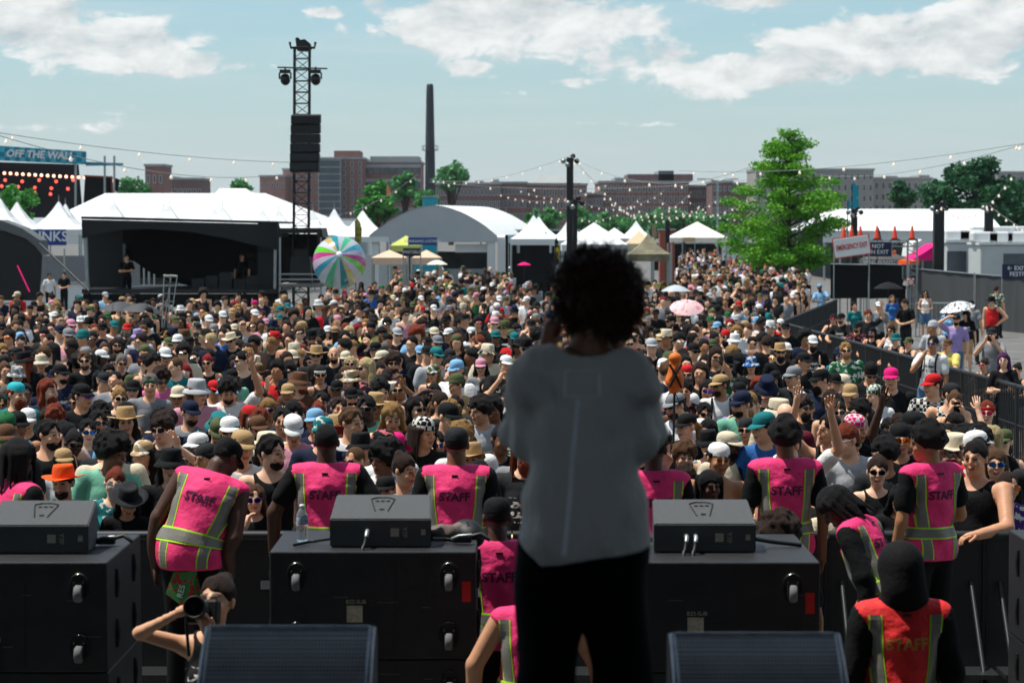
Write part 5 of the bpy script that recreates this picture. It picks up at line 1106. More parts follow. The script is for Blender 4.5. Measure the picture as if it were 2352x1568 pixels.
# hand-placed people: x, y of the head top, build, hat, lens, top, kind, pose, head, hair style+colour, skin, beard
PE = [
 (196,659,'f',None,None,'black','tank','d','0','long','brown',1,0),(126,1060,'m','wide:orange',None,'mint','tee','d','b','short','brown',1,1),(201,1082,'f',None,'white','teal_floral','tee','d','0','bun','red',0,0),(272,1122,'f','wide:charcoal',None,'black','tee','d','n','shoulder','dark',1,0),
 (262,1000,'l','cap:navy','dark','cream','tee','c','0','short','light',0,0),(308,1004,'f','cap:tan_floral',None,'black','tee','d','b','long','dark',1,0),(200,1016,'m',None,None,'mint','tee','d','R','afro','black',4,0),(100,968,'m',None,None,'black','tank','d','R','short','dark',1,1),
 (377,1030,'m','bucket:black_print','dark','black','tee','d','0','shoulder','dark',0,0),(27,968,'m','cap:brown','green','charcoal','tee','d','0','short','grey',1,0),(36,875,'m','bandana:cyan',None,'teal','tee','d','R','short','red',1,2),(112,872,'m',None,None,'navy','tee','d','R','long','red',0,2),
 (31,838,'f','bucket:grey_floral','dark','charcoal','tee','d','a','shoulder','dark',1,0),(97,812,'f','bucket:cream','dark','black','tank','d','0','short','dark',2,0),(60,806,'m','bucket:black',None,'black','tee','d','L','long','red',2,0),(152,832,'m','cap:black','dark','navy_print','tee','d','R','short','dark',1,1),
 (212,806,'m',None,'dark','black','tee','d','0','short','light',0,1),(262,892,'f',None,'dark','black','tank','d','a','bun','blond',0,0),(194,876,'m','cap:black_print','purple','black','tee','d','R','short','dark',2,0),(272,776,'m',None,'dark','white_stripe','tank','d','a','shoulder','brown',1,1),
 (272,815,'f',None,'dark','black','tee','d','a','bun','grey',1,0),(313,810,'m','cap:black',None,'olive','tee','d','R','short','red',0,2),(350,806,'m',None,None,'black','tank','d','R','curly','dark',1,0),(377,832,'m',None,'dark','pink','tee','d','n','curly','brown',1,0),(407,822,'m',None,None,'teal','tee','d','L','crop','light',0,0),(437,836,'f',None,'white','black','tank','d','0','shoulder','crimson',0,0),(486,816,'f',None,'dark','black','tank','d','b','bun','crimson',1,0),
 (538,858,'m',None,None,'white_stripe','tee','u','n','curly','black',2,1),(531,950,'m','cap:white','orange','black_check','tee','d','0','short','dark',1,0),(540,993,'m','cap:tan',None,'white','tee','d','a','short','dark',1,0),(582,993,'f','wide:cream',None,'white','tank','d','b','long','brown',1,0),(181,722,'m','cap:white','orange','pink','tank','d','0','short','dark',3,0),(152,760,'f','bandana:red','dark','black','tank','d','0','short','dark',1,0),(47,771,'f',None,'white','charcoal','tee','c','0','bun','dark',3,0),(36,724,'m','wide:black','dark','white_print','tee','c','0','short','dark',1,1),
 (402,771,'f','headband:purple','dark','black','tank','u','a','shoulder','dark',0,0),(470,767,'f','bucket:white_floral','dark','white','tee','d','0','shoulder','light',0,0),(277,739,'m','cap:red','green','black','tee','d','0','long','grey',1,2),(332,752,'m','bucket:lilac',None,'lightgrey','tee','d','0','short','red',0,2),(376,794,'m','cap:white','dark','charcoal','tee','d','a','short','dark',2,0),(548,763,'m','wide:cream','dark','black','tee','d','b','short','brown',1,0),(326,855,'m','headband:green',None,'grey','tee','d','0','short','grey',1,0),(282,868,'f','cap:black','dark','charcoal','tee','d','0','long','dark',1,0),
 (851,824,'l',None,'dark','black_floral','tee','d','L','shoulder','platinum',0,1),(902,994,'f','bandana:hotpink',None,'white','tank','d','L','short','brown',0,0),(933,1006,'m','cap:black_floral','dark','white','tee','d','R','short','dark',2,2),(904,923,'m',None,None,'charcoal','tank','d','n','long','blond',1,0),(1058,858,'f','beanie:olive',None,'tan','tee','d','L','short','dark',2,0),(1001,916,'l','cap:black','green','black','tee','d','R','crop','dark',1,0),(643,997,'m',None,None,'black','tank','d','R','short','dark',0,1),(724,952,'m','cap:teal_floral','dark','navy','tee','d','0','short','dark',1,1),(675,944,'m','cap:white',None,'rose','tee','d','n','short','dark',1,0),(742,837,'f','headband:white','dark','charcoal','tank','d','0','bun','dark',2,0),(1147,812,'m','cap:white',None,'black_print','tee','h','a','short','brown',1,0),(1109,819,'f','cap:rose','dark','grey','tee','d','0','long','dark',1,0),(1112,1018,'f','wide:tan',None,'lilac','tank','d','0','curly','blond',2,0),(1111,970,'m',None,None,'white','tee','d','L','messy','blond',0,0),(805,848,'f','bucket:tan_floral',None,'grey','tee','d','L','long','dark',1,0),(675,852,'m','bucket:brown','dark','brown','tee','d','R','short','red',1,1),(1127,903,'m',None,None,'lightgrey','tee','d','L','curly','dark',2,0),(716,794,'m','wide:tan','dark','charcoal','tee','d','0','short','dark',1,0),(727,758,'l','wide:black','dark','black','tee','d','0','short','red',1,1),(772,799,'m',None,None,'charcoal_print','tee','d','0',None,'dark',1,1),(797,819,'f',None,'dark','black','tee','d','0','long','platinum',0,0),(902,805,'m',None,'dark','black_printr','tee','d','0','curly','brown',1,1),(981,833,'f','cap:olive_floral','dark','black','tank','d','b','long','blond',1,0),(959,963,'m','bandana:black_check',None,'black','tee','d','R','dreads','brown',2,0),(902,1079,'m','cap:black',None,'charcoal','tee','d','0','short','dark',1,0),(600,1106,'f',None,'purple','black_print','tee','h','0','long','light',0,0),(810,938,'m',None,None,'white','tee','d','R','short','light',1,0),(857,1041,'m',None,None,'white','tee','d','L','afro','black',4,0),(911,1044,'f',None,None,'lightgrey','tee','d','R','bun','brown',1,0),
 (1633,1016,'m','backcap:white',None,None,None,'d','a','short','dark',3,0),(1560,1002,'f',None,None,'lilac','tee','d','a','curly','light',1,0),(1671,1076,'m',None,None,'charcoal','tee','d','a','dreads','black',5,0),(1580,945,'f','cap:black_print',None,'black','tee','d','L','pony','blond',0,0),(1605,895,'l','cap:grey','dark','white','tee','d','L','short','dark',1,1),(1654,856,'m','cap:tan','dark','white','tee','d','L','short','dark',3,1),(1691,892,'m','cap:navy','dark','mint','tee','d','L','short','dark',1,1),(1789,939,'m','cap:teal',None,'blue','tee','d','L','short','dark',1,0),(1802,788,'m','wide:tan','dark','black','tee','d','0','short','dark',1,2),(1684,763,'m','bucket:white','dark','white_print','tee','d','0','short','light',0,0),(1663,814,'m','wide:black','dark','green_floral','tee','d','a','short','dark',1,1),(1776,729,'m','backcap:white','dark','red_print','tee','d','0','short','dark',1,1),(1750,748,'f','cap:lightgrey',None,'pink','tee','d','n','short','light',1,0),(1812,738,'l','cap:black','dark','black','tee','d','0','short','dark',1,0),(1876,767,'m','cap:white','dark','black_print','tee','d','a','short','black',1,2),(1924,796,'f','beanie:navy','blue','teal','tee','d','0','long','dark',2,0),(1964,787,'m',None,'dark','green_floral','tee','d','0','short','blond',1,1),
 (2272,916,'f','headband:red','pink','black','tee','d','0','pony','red',0,0),(2069,970,'m','backcap:black','orange','black','tee','d','0','short','dark',1,0),(2255,989,'m','backcap:white','dark','red_floral','tee','d','L','short','dark',2,1),(2287,1036,'f',None,'blue','black_print','tee','d','0','shoulder','light',1,0),(2312,1074,'m',None,'orange','purple_floral','tee','d','a','crop','brown',1,0),(2009,1062,'f',None,'dark','black','tank','d','0','bun','brown',0,0),(2043,1031,'m',None,None,'charcoal','tee','d','L','curly','black',3,0),(2054,1108,'f',None,None,'black','tee','d','n','long','black',1,0),(1926,1113,'f','cap:cream','dark','cream','tee','l','0','long','dark',2,0),(1898,1078,'m','bandana:black_check','green','charcoal','tee','d','0','short','dark',1,0),(2009,999,'m',None,'white','lightgrey','tee','d','L','short','red',0,0),(1960,991,'f',None,'dark','black','tank','d','0','bun','blond',1,0),(1846,978,'m','cap:black',None,'white','tee','u','L','short','dark',1,0),(1905,958,'m',None,None,'black','tank','U','L','pony','dark',1,0),(2028,880,'f','bandana:green_check',None,'white','tee','d','L','pony','brown',0,0),(2054,844,'l','cap:hotpink',None,'black','tee','d','0','short','dark',1,0),(2137,854,'m','cap:red',None,'black_check','tee','d','L','short','dark',1,0),(2152,880,'m','cap:charcoal',None,'black_check','tank','d','R','short','dark',1,0),(2188,901,'f',None,None,'navy','tank','p','0','bun','light',1,0),(1998,829,'m','beanie:black','dark','black','tee','d','n',None,'black',2,0),(1956,955,'m','backcap:hotpink_check',None,'black','tee','d','R','short','dark',1,0),(1994,920,'m',None,'dark','black','tee','d','L','messy','black',2,0),(1923,923,'f',None,'dark','black_print','tank','d','0','bun','black',0,0),(1808,836,'m','cap:grey','dark','charcoal','tee','d','L','short','grey',1,0),(1733,816,'f','bucket:blue_floral','dark','black','tank','d','0','long','dark',1,0),(1838,806,'m','cap:black',None,'black','tee','d','R','short','dark',2,0),(1834,923,'m',None,None,'maroon','tee','d','n',None,'dark',0,0),(1799,912,'m','bucket:cream',None,'cream','tee','d','R','short','brown',1,0),
 (1656,756,'m','bandana:red','dark','black','tee','d','0','short','dark',1,2),(1573,692,'f',None,None,'charcoal','tank','d','0','bun','dark',1,0),(1658,637,'m',None,None,'green','tee','c','0','short','brown',1,0),
]
# people beyond the barrier on the right: last field = distance known from the feet, or None
PR = [(2284,681,'l','wide:black','blue','red','tank','i','L','short','dark',1,0,-.5),(2223,711,'f','cap:black',None,'black_print','tee','d','L','long','dark',1,0,-.3),(2194,719,'m','cap:black',None,'lilac','tee','v','0','short','dark',1,1,-.2),(2148,736,'m','beanie:lightgrey',None,'lightgrey','tee','c','L',None,'dark',3,0,-.5),(2128,667,'f',None,'dark','white_floral','tank','c','0','long','dark',2,0,-.2),(2084,687,'m',None,None,'black','tee','c','L','short','brown',1,0,-.6),(2054,678,'f',None,None,'blue','tee','d','0','long','light',1,0,0),(2018,691,'m','cap:white','dark','grey_print','tee','d','0','short','dark',1,0,0),(1940,717,'l','cap:black','dark','black_print','tee','l','0','short','brown',1,1,-.6),(1964,738,'m','cap:black','dark','black_floral','tee','l','0','short','dark',2,1,-.6),(2009,749,'m','backcap:black','blue','black_print','tank','l','0','long','black',2,1,-.7),(2043,746,'f',None,'dark','white_print','tank','l','0','shoulder','brown',1,0,-.6),(1916,719,'m','headband:red','pink','black','tank','l','a','short','dark',1,0,-.5),(2069,764,'f','bucket:teal',None,'charcoal','tank','l','0','short','dark',1,0,-.9),(2090,772,'m','cap:olive',None,'black','tank','l','0','short','dark',1,0,-1.0),(2126,772,'m',None,'blue','white_print','tee','h','0','short','dark',3,0,-.5),(2174,776,'l','cap:brown',None,'yellow_printr','tee','l','0','short','grey',1,0,-.7),(2274,749,'m','cap:charcoal',None,'grey','tee','p','0','short','dark',1,0,-.3),(2257,823,'f',None,'pink','black','tank','l','0','bun','brown',2,0,-.8),(2306,840,'f',None,'white','charcoal','tank','l','0','bun','dark',1,0,-.8),(2314,811,'f',None,None,'black','tee','f','0','straight','purple',0,0,-.3),(2347,836,'m',None,'dark','black','tank','l','0','bun','dark',1,0,-.8),
 (2135,620,'f',None,None,'rose','tee','d','0','long','blond',1,0,3.2),(2172,633,'m',None,None,'black','tank','d','0','short','teal',2,0,2.9),(2186,640,'f',None,None,'black','tee','d','0','long','black',4,0,3.3),(2206,638,'f','cap:white',None,'cream','tank','w','0','pony','brown',2,0,3.1),(2317,652,'f',None,'dark','green','tank','d','a','long','light',1,0,-.4),(2294,657,'m',None,None,'olive_floral','tee','d','0','short','brown',1,0,2.6),(2342,637,'f','cap:black',None,'black_floral','tank','d','0','short','dark',1,0,2.8),(1898,650,'m','bandana:sky',None,'sky','tee','l','0','short','black',5,0,-.2),(1970,694,'f',None,None,'teal','tee','d','0','short','dark',1,0,.2),(1988,712,'m',None,None,'charcoal','tee','u','0','messy','red',1,0,0),(2076,640,'m',None,None,'black','tee','v','0','short','black',5,0,2.8),(2060,632,'m',None,None,'blue','tee','d','0','short','black',5,0,2.4),(2178,700,'f','cap:white','dark','sky','tee','d','a','long','brown',1,0,-.3),(2240,690,'m',None,None,'grey','tee','d','0','short','dark',1,0,2.7)]
INDIV = []; used_xy = []
def near_ok(x, d, r=.43):
    return all((x - a) ** 2 + ((d - b) * .9) ** 2 > r * r for a, b in used_xy[-400:])
def add_spec(sp, x, d, s, rz, pose, head, where=None):
    used_xy.append((x, d)); INDIV.append(dict(sp=sp, x=x, d=d, s=s, rz=rz, pose=pose, head=head, where=where))
def spec_of(row):
    x, y, b, hat, gl, top, tk, pose, head, hs, hc, sk, bd = row[:13]
    return dict(build=b, skin=sk, top=top, topk=tk, hair=(hs, hc) if hs else None, hat=tuple(hat.split(':')) if hat else None, glass=gl, beard=(('beard', 'bigbeard')[bd - 1], hc) if bd else None, low=cr.choice(['black', 'denim', 'charcoal', 'tan']), lowk=cr.choice(['pants', 'shorts']))
HB = {'m': 1.02, 'f': .955, 'l': 1.03}
for row in sorted(PE, key=lambda r: -r[1]):
    sp = spec_of(row); s = HB[row[2]] * cr.uniform(.98, 1.02); hgt = 1.745 * s + (.035 if row[3] else (.06 if row[9] in ('afro', 'curly') else .01)); d = head_d(row[1], hgt)
    if d < 17.25:
        d = 17.25 + cr.uniform(0, .35); s = max(.84, (CAMZ - (row[1] - HOR) * d / FPX - (.035 if row[3] else .01)) / 1.745)
    k = 0
    while not near_ok(X(row[0], d), d, .40) and k < 14: d += .10; k += 1
    face = math.atan2(X(row[0], d), d); add_spec(sp, X(row[0], d), d, s, -face * .6 + cr.uniform(-.15, .15), row[7], row[8])
for row in PR:
    sp = spec_of(row); s = HB[row[2]] * cr.uniform(.98, 1.02); hgt = 1.745 * s + (.035 if row[3] else .01); d = head_d(row[1], hgt)
    dm = 7.75 * FPX / (row[0] - W / 2)
    if row[7] == 'l' and d < dm: d = dm; s = min(1.06, max(.80, (CAMZ - gz(d) - (row[1] - HOR) * d / FPX - (.035 if row[3] else .01)) / 1.745))
    sp['lowk'] = 'shorts' if row[2] == 'f' else cr.choice(['pants', 'shorts'])
    add_spec(sp, X(row[0], d), d, s, row[13], row[7], row[8], 'right')
n_manual = len(INDIV)
def in_crowd(x, d):
    px = W / 2 + x / d * FPX
    if px < -70 or px > 2430: return False
    if d < 19.6: right = 99
    elif d < 66: right = 6.9
    else: right = 6.9 + (d - 66) * .22
    if x > right - .25: return False
    yh = HOR + FPX * (CAMZ - gz(d) - 1.80) / d
    if px > 1860 and d > 18 and yh < 768 + (px - 1880) * .29 + 42: return False
    if 1775 < px < 1912 and yh < 775 - (px - 1775) * .30 and d < 86 - (1912 - px) * .13: return False
    if px < 745: return d < 76
    if px < 900: return d < 92
    if px < 1180: return d < 122
    if px < 1560: return d < 94
    if d > 80 and px > 1905: return False
    return d < 222
cand = []
d = 17.2
while d < 222:
    f = min(1.0, max(0, d - 18) / 50); step = .60 + 1.20 * f + max(0, (d - 80) / 80); lat = .58 + .40 * f + max(0, (d - 80) / 140) * .5
    hw = (W / 2 + 80) / FPX * d; x = -hw + cr.random() * lat
    while x < hw:
        xx, dd = x + cr.uniform(-.16, .16), d + cr.uniform(-.24, .24)
        if dd > 17.15 and in_crowd(xx, dd): cand.append((dd, xx))
        x += lat * cr.uniform(.85, 1.2)
    d += step
cand.sort()
N_INDIV = 330; STUFF = []
used_xy_m = list(used_xy)
for (dd, xx) in cand:
    if any((xx - a) ** 2 + ((dd - b)) ** 2 < .40 ** 2 for a, b in used_xy_m): continue
    look = rand_look(cr); s = HB[look['build']] * cr.uniform(.94, 1.045)
    # keep the sight line to the hand-placed faces fairly open
    hgt = 1.76 * s; blocked = False
    if dd < 40:
        px = W / 2 + xx / dd * FPX; top = HOR + FPX * (CAMZ - gz(dd) - hgt) / dd
        for q in INDIV[:n_manual]:
            if q['d'] > dd + .2 and q['d'] < dd + 7:
                qx = W / 2 + q['x'] / q['d'] * FPX; qt = HOR + FPX * (CAMZ - gz(q['d']) - 1.75 * q['s']) / q['d']; sc_ = FPX / q['d']
                if abs(px - qx) < .17 * sc_ + .12 * FPX / dd and top < qt + .22 * sc_: blocked = True; break
    if blocked:
        s *= .90; top = HOR + FPX * (CAMZ - gz(dd) - 1.76 * s) / dd
        if top < qt + .10 * sc_: continue
    pose = cr.choices('dwcfuUhpivr', (.53, .06, .14, .06, .012, .012, .05, .03, .05, .015, .01))[0]; head = cr.choices('0abLRn', (.34, .18, .18, .10, .10, .10))[0]
    rz = -math.atan2(xx, dd) * .6 + cr.gauss(0, .28) + (math.pi if cr.random() < .035 else 0)
    if len(INDIV) < N_INDIV: add_spec(look, xx, dd, s, rz, pose, head)
    else: STUFF.append((look, xx, dd, s, rz, pose, head))
# ---- labels that single out each person
def describe(q):
    sp = q['sp']; w = ['person']
    w.append({'tee': 'in ' + cw(sp['top']) + ' t-shirt', 'tank': 'in ' + cw(sp['top']) + ' tank top'}[sp['topk']] if sp['topk'] else 'with bare chest')
    if sp['hat']: w.append('and ' + cw(sp['hat'][1]) + ' ' + HATW[sp['hat'][0]])
    if sp['glass']: w.append({'dark': 'dark sunglasses', 'white': 'light framed glasses', 'pink': 'pink framed glasses'}.get(sp['glass'], sp['glass'] + ' mirrored sunglasses'))
    pw = {'c': 'hands clasped', 'f': 'arms folded', 'l': 'leaning on barrier' if q['where'] else 'leaning forward', 'u': 'one arm raised', 'U': 'one arm raised', 'r': 'arm stretched up', 'p': 'phone held up', 'h': 'hand at chin', 'i': 'hand on hip', 'v': 'hand shading eyes'}.get(q['pose'])
    if pw: w.append(pw)
    elif abs(q['rz']) > 2: w.append('seen from behind')
    elif q['head'] in 'LRn': w.append({'L': 'looking left', 'R': 'looking right', 'n': 'looking down'}[q['head']])
    return w
def zone(q):
    px = W / 2 + q['x'] / q['d'] * FPX; h = 'far left' if px < 300 else 'left' if px < 620 else 'left of centre' if px < 1000 else 'centre' if px < 1350 else 'right of centre' if px < 1750 else 'right' if px < 2080 else 'far right'
    v = 'front row' if q['d'] < 17.9 else 'near front' if q['d'] < 20.5 else 'mid crowd' if q['d'] < 25 else 'further back'
    if q['where']: v = 'beyond barrier'
    return v + ', ' + h
names = {}
def short(q):
    sp = q['sp']
    return (cw(sp['hat'][1]) + ' ' + HATW[sp['hat'][0]]) if sp['hat'] else ((cw(sp['top']) + ' ' + ('t-shirt' if sp['topk'] == 'tee' else 'tank top')) if sp['topk'] else 'bare chest')
def clip(s): return ' '.join(s.split()[:16])
cnt = {}
for q in INDIV: q['w'] = describe(q); q['base'] = ' '.join(q['w']); cnt[q['base']] = cnt.get(q['base'], 0) + 1
seen = set()
for q in INDIV:
    lab = q['base'] if cnt[q['base']] == 1 and len(q['base'].split()) >= 6 else q['base'] + ', ' + zone(q); lab = clip(lab)
    if lab in seen or len(lab.split()) < 4:
        nb = sorted((p for p in INDIV if p is not q), key=lambda p: (p['x'] - q['x']) ** 2 + (p['d'] - q['d']) ** 2)
        for p in nb[:12]:
            side = 'left of' if q['x'] < p['x'] - .15 else 'right of' if q['x'] > p['x'] + .15 else ('in front of' if q['d'] < p['d'] else 'behind')
            l2 = clip(' '.join(q['w'][:3]) + ', ' + side + ' ' + short(p))
            if l2 not in seen: lab = l2; break
    seen.add(lab); q['label'] = lab
for q in INDIV:
    sp = dict(q['sp']); T = T_of(sp.pop('build'), q['pose'], q['head'])
    q['lean'] = (cr.gauss(0, .035), cr.gauss(0, .045))
    q['obj'] = person((q['x'], q['d'], gz(q['d'])), q['rz'], T, q['s'], label=q['label'], group='crowd watching the stage' if not q['where'] else 'people beyond the side barrier', phone=q['pose'] == 'p', shoes=('black' if q['where'] and q['d'] > 40 else False), pack=('black' if cr.random() < .10 else None), **sp)
    q['obj'].rotation_euler = (q['lean'][0], q['lean'][1], q['rz'])
# ---- the rest of the crowd reads as one mass
SL = []; SLI = {}
def slot(m):
    if m.name not in SLI: SLI[m.name] = len(SL); SL.append(m)
    return SLI[m.name]
def np_mesh(me, step=1):
    v = np.empty(len(me.vertices) * 3); me.vertices.foreach_get('co', v); me.calc_loop_triangles(); t = np.empty(len(me.loop_triangles) * 3, np.int32); me.loop_triangles.foreach_get('vertices', t)
    return v.reshape(-1, 3), t.reshape(-1, 3)
def tri(q): return np.concatenate([q[:, [0, 1, 2]], q[:, [0, 2, 3]]])
LODP = [('m', 'd', '0'), ('m', 'c', 'a'), ('m', 'd', 'L'), ('f', 'd', '0'), ('f', 'c', 'b'), ('f', 'd', 'R'), ('l', 'd', 'a'), ('m', 'u', '0'), ('f', 'h', 'n')]
def coarse_hair(style, c):
    v, t = np_mesh(hairm(style)); return decim(v, t, c)
def decim(v, t, cell):
    """merge vertices on a grid to thin a mesh out"""
    k = np.round(v / cell).astype(np.int64); u, inv = np.unique(k, axis=0, return_inverse=True); inv = inv.ravel()
    nv = np.zeros((len(u), 3)); n = np.bincount(inv, minlength=len(u))
    for i in range(3): nv[:, i] = np.bincount(inv, v[:, i], len(u)) / n
    t = inv[t]; t = t[(t[:, 0] != t[:, 1]) & (t[:, 1] != t[:, 2]) & (t[:, 0] != t[:, 2])]; return nv, t
BANDS = [((3.2, 1.8), 34, .026), ((4.8, 3.4), 65, .034), ((7.5, 5.2), 999, .046)]
LODC = {}
def strip_hidden(v, t, sh):
    """drop skin that lies under the clothes"""
    c = v[t].mean(1); return t[~((np.abs(c[:, 0]) < sh - .035) & (c[:, 2] < 1.39) & (c[:, 1] > -.16)) & (c[:, 2] > .80)]
def lod(bi, key):
    if (bi, key) not in LODC:
        T = body_template(key[0], *ARMS[key[1]], *HEADS[key[2]], coarse=BANDS[bi][0][0], hc=BANDS[bi][0][1], bulk=.004 * bi); o = {'M': np.array(T['M'])}
        v, t = T['body'][0], tri(T['body'][1]); o['body'] = (v, strip_hidden(v, t, BUILD[key[0]]['sh']))
        for k in ('tee', 'tank'): o[k] = (T[k][0], tri(T[k][1]))
        o['pants'] = (T['shorts'][0], tri(T['shorts'][1])); LODC[(bi, key)] = o
    return LODC[(bi, key)]
HC = {}; VS, TS, MI = [], [], []; off = 0; ntri = 0
def emit(v, t, Mx, m):
    global off
    v = v @ Mx[:3, :3].T + Mx[:3, 3]; VS.append(v); TS.append(t + off); MI.append(np.full(len(t), slot(m), np.int32)); off += len(v)
for (look, x, d, s, rz, pose, head) in STUFF:
    bi = 0 if d < BANDS[0][1] else 1 if d < BANDS[1][1] else 2; opts = [k for k in LODP if k[0] == look['build']]
    key = cr.choices(opts, [1 if k[1] not in 'uh' else .15 for k in opts])[0]; L_ = lod(bi, key); c, s_ = math.cos(rz), math.sin(rz)
    Mx = np.array([[c * s, -s_ * s, 0, x], [s_ * s, c * s, 0, d], [0, 0, s, gz(d)], [0, 0, 0, 1]]); Hm = Mx @ L_['M']
    emit(*L_['body'], Mx, SKIN[look['skin']]); emit(*L_[look['topk']], Mx, cloth(look['top'].split('_')[0])); 
    if bi < 1: emit(*L_['pants'], Mx, cloth(look['low']))
    cell = BANDS[bi][2]
    if look['hair'] is None: look['hair'] = ('crop', 'dark')
    if look['hair']:
        hs_ = look['hair'][0] + ('_u' if look['hat'] and look['hat'][0] != 'headband' else ''); hk = (hs_, bi)
        if hk not in HC: HC[hk] = coarse_hair(hs_, cell)
        g_ = np.diag([1 + .045 * bi, 1 + .045 * bi, 1 + .03 * bi, 1]); emit(*HC[hk], Hm @ g_, HAIR[look['hair'][1]])
    if look['hat']:
        st, hc_ = look['hat']; hm = np.array(Matrix.Rotation(math.pi, 4, 'Z') @ Matrix.Translation((0, -.028, 0))) if st == 'backcap' else np.eye(4); st = 'cap' if st == 'backcap' else st
        if ('hat' + st, bi) not in HC: v_, t_ = np_mesh(HATM[st]); HC[('hat' + st, bi)] = decim(v_, t_, .008 if bi == 0 else .014 if bi == 1 else .022)
        emit(*HC[('hat' + st, bi)], Hm @ hm @ np.diag([1 + .05 * bi, 1 + .05 * bi, 1 + .05 * bi, 1]), cloth(hc_.split('_')[0]))
    if look['glass'] and bi < 2:
        if ('gl', bi) not in HC: v_, t_ = np_mesh(GLM[0]); HC[('gl', bi)] = (v_, t_) if bi == 0 else decim(v_, t_, .012)
        emit(*HC[('gl', bi)], Hm, LENS_M[look['glass']])
me = mesh_np('distant_crowd', np.concatenate(VS), np.concatenate(TS)); 
for m_ in SL: me.materials.append(m_)
me.polygons.foreach_set('material_index', np.concatenate(MI)); me.update()
tag(link('distant_crowd', me), 'dense festival crowd filling the lot towards the tents', 'crowd', kind='stuff')
print('CROWD', len(INDIV), len(STUFF), len(me.polygons))
# ---------------------------------------------------------------- stage, pit and foreground
STZ = 1.55
ORD = 'first second third fourth fifth sixth seventh eighth ninth tenth eleventh twelfth thirteenth fourteenth fifteenth sixteenth'.split()
DECK = mat('black_stage_deck', '#0c0c0d', .6, .3, 2, .2, 20)
for nm, lo, hi in (('stage_deck', (-11, -9, STZ - .12), (11, 9.0, STZ)), ('stage_front', (-11, 8.9, 0), (11, 8.98, STZ - .125)), ('unseen_back_blocker', (-11, -9.4, STZ + .003), (11, -9.02, 5.2)), ('unseen_side_blocker', (-11.4, -9, 0), (-11.05, 8.8, 9.2)), ('unseen_side_blocker', (11.05, -9, 0), (11.4, 8.8, 9.2)), ('stage_roof', (-13, -8, 9.25), (13, 11.0, 9.6))):  # unseen back and side walls added to darken the stage; roof edge set by shadow
    tag(MB().box(lo, hi).build(nm, DECK), kind='structure')
SPK = mat('black_speaker_cabinet_paint', '#131415', .55, .35, 6, .2, 140, spec=.4, color2='#222325'); CHROME = mat('chrome_ring', '#b8b8b0', .25, .1, 4, metal=1.0); RUB = mat('grey_rubber_wheel', '#6a6b6c', .8, .15, 9); PLATE = mat('pale_label_plate', '#a8a690', .5, .3, 40); REDT = mat('red_tape', '#c01d20', .6, .1, 8)
SW, SH = 1.108, .585
CAB0 = mat('black_cable', '#0a0a0b', .55, .1, 5)
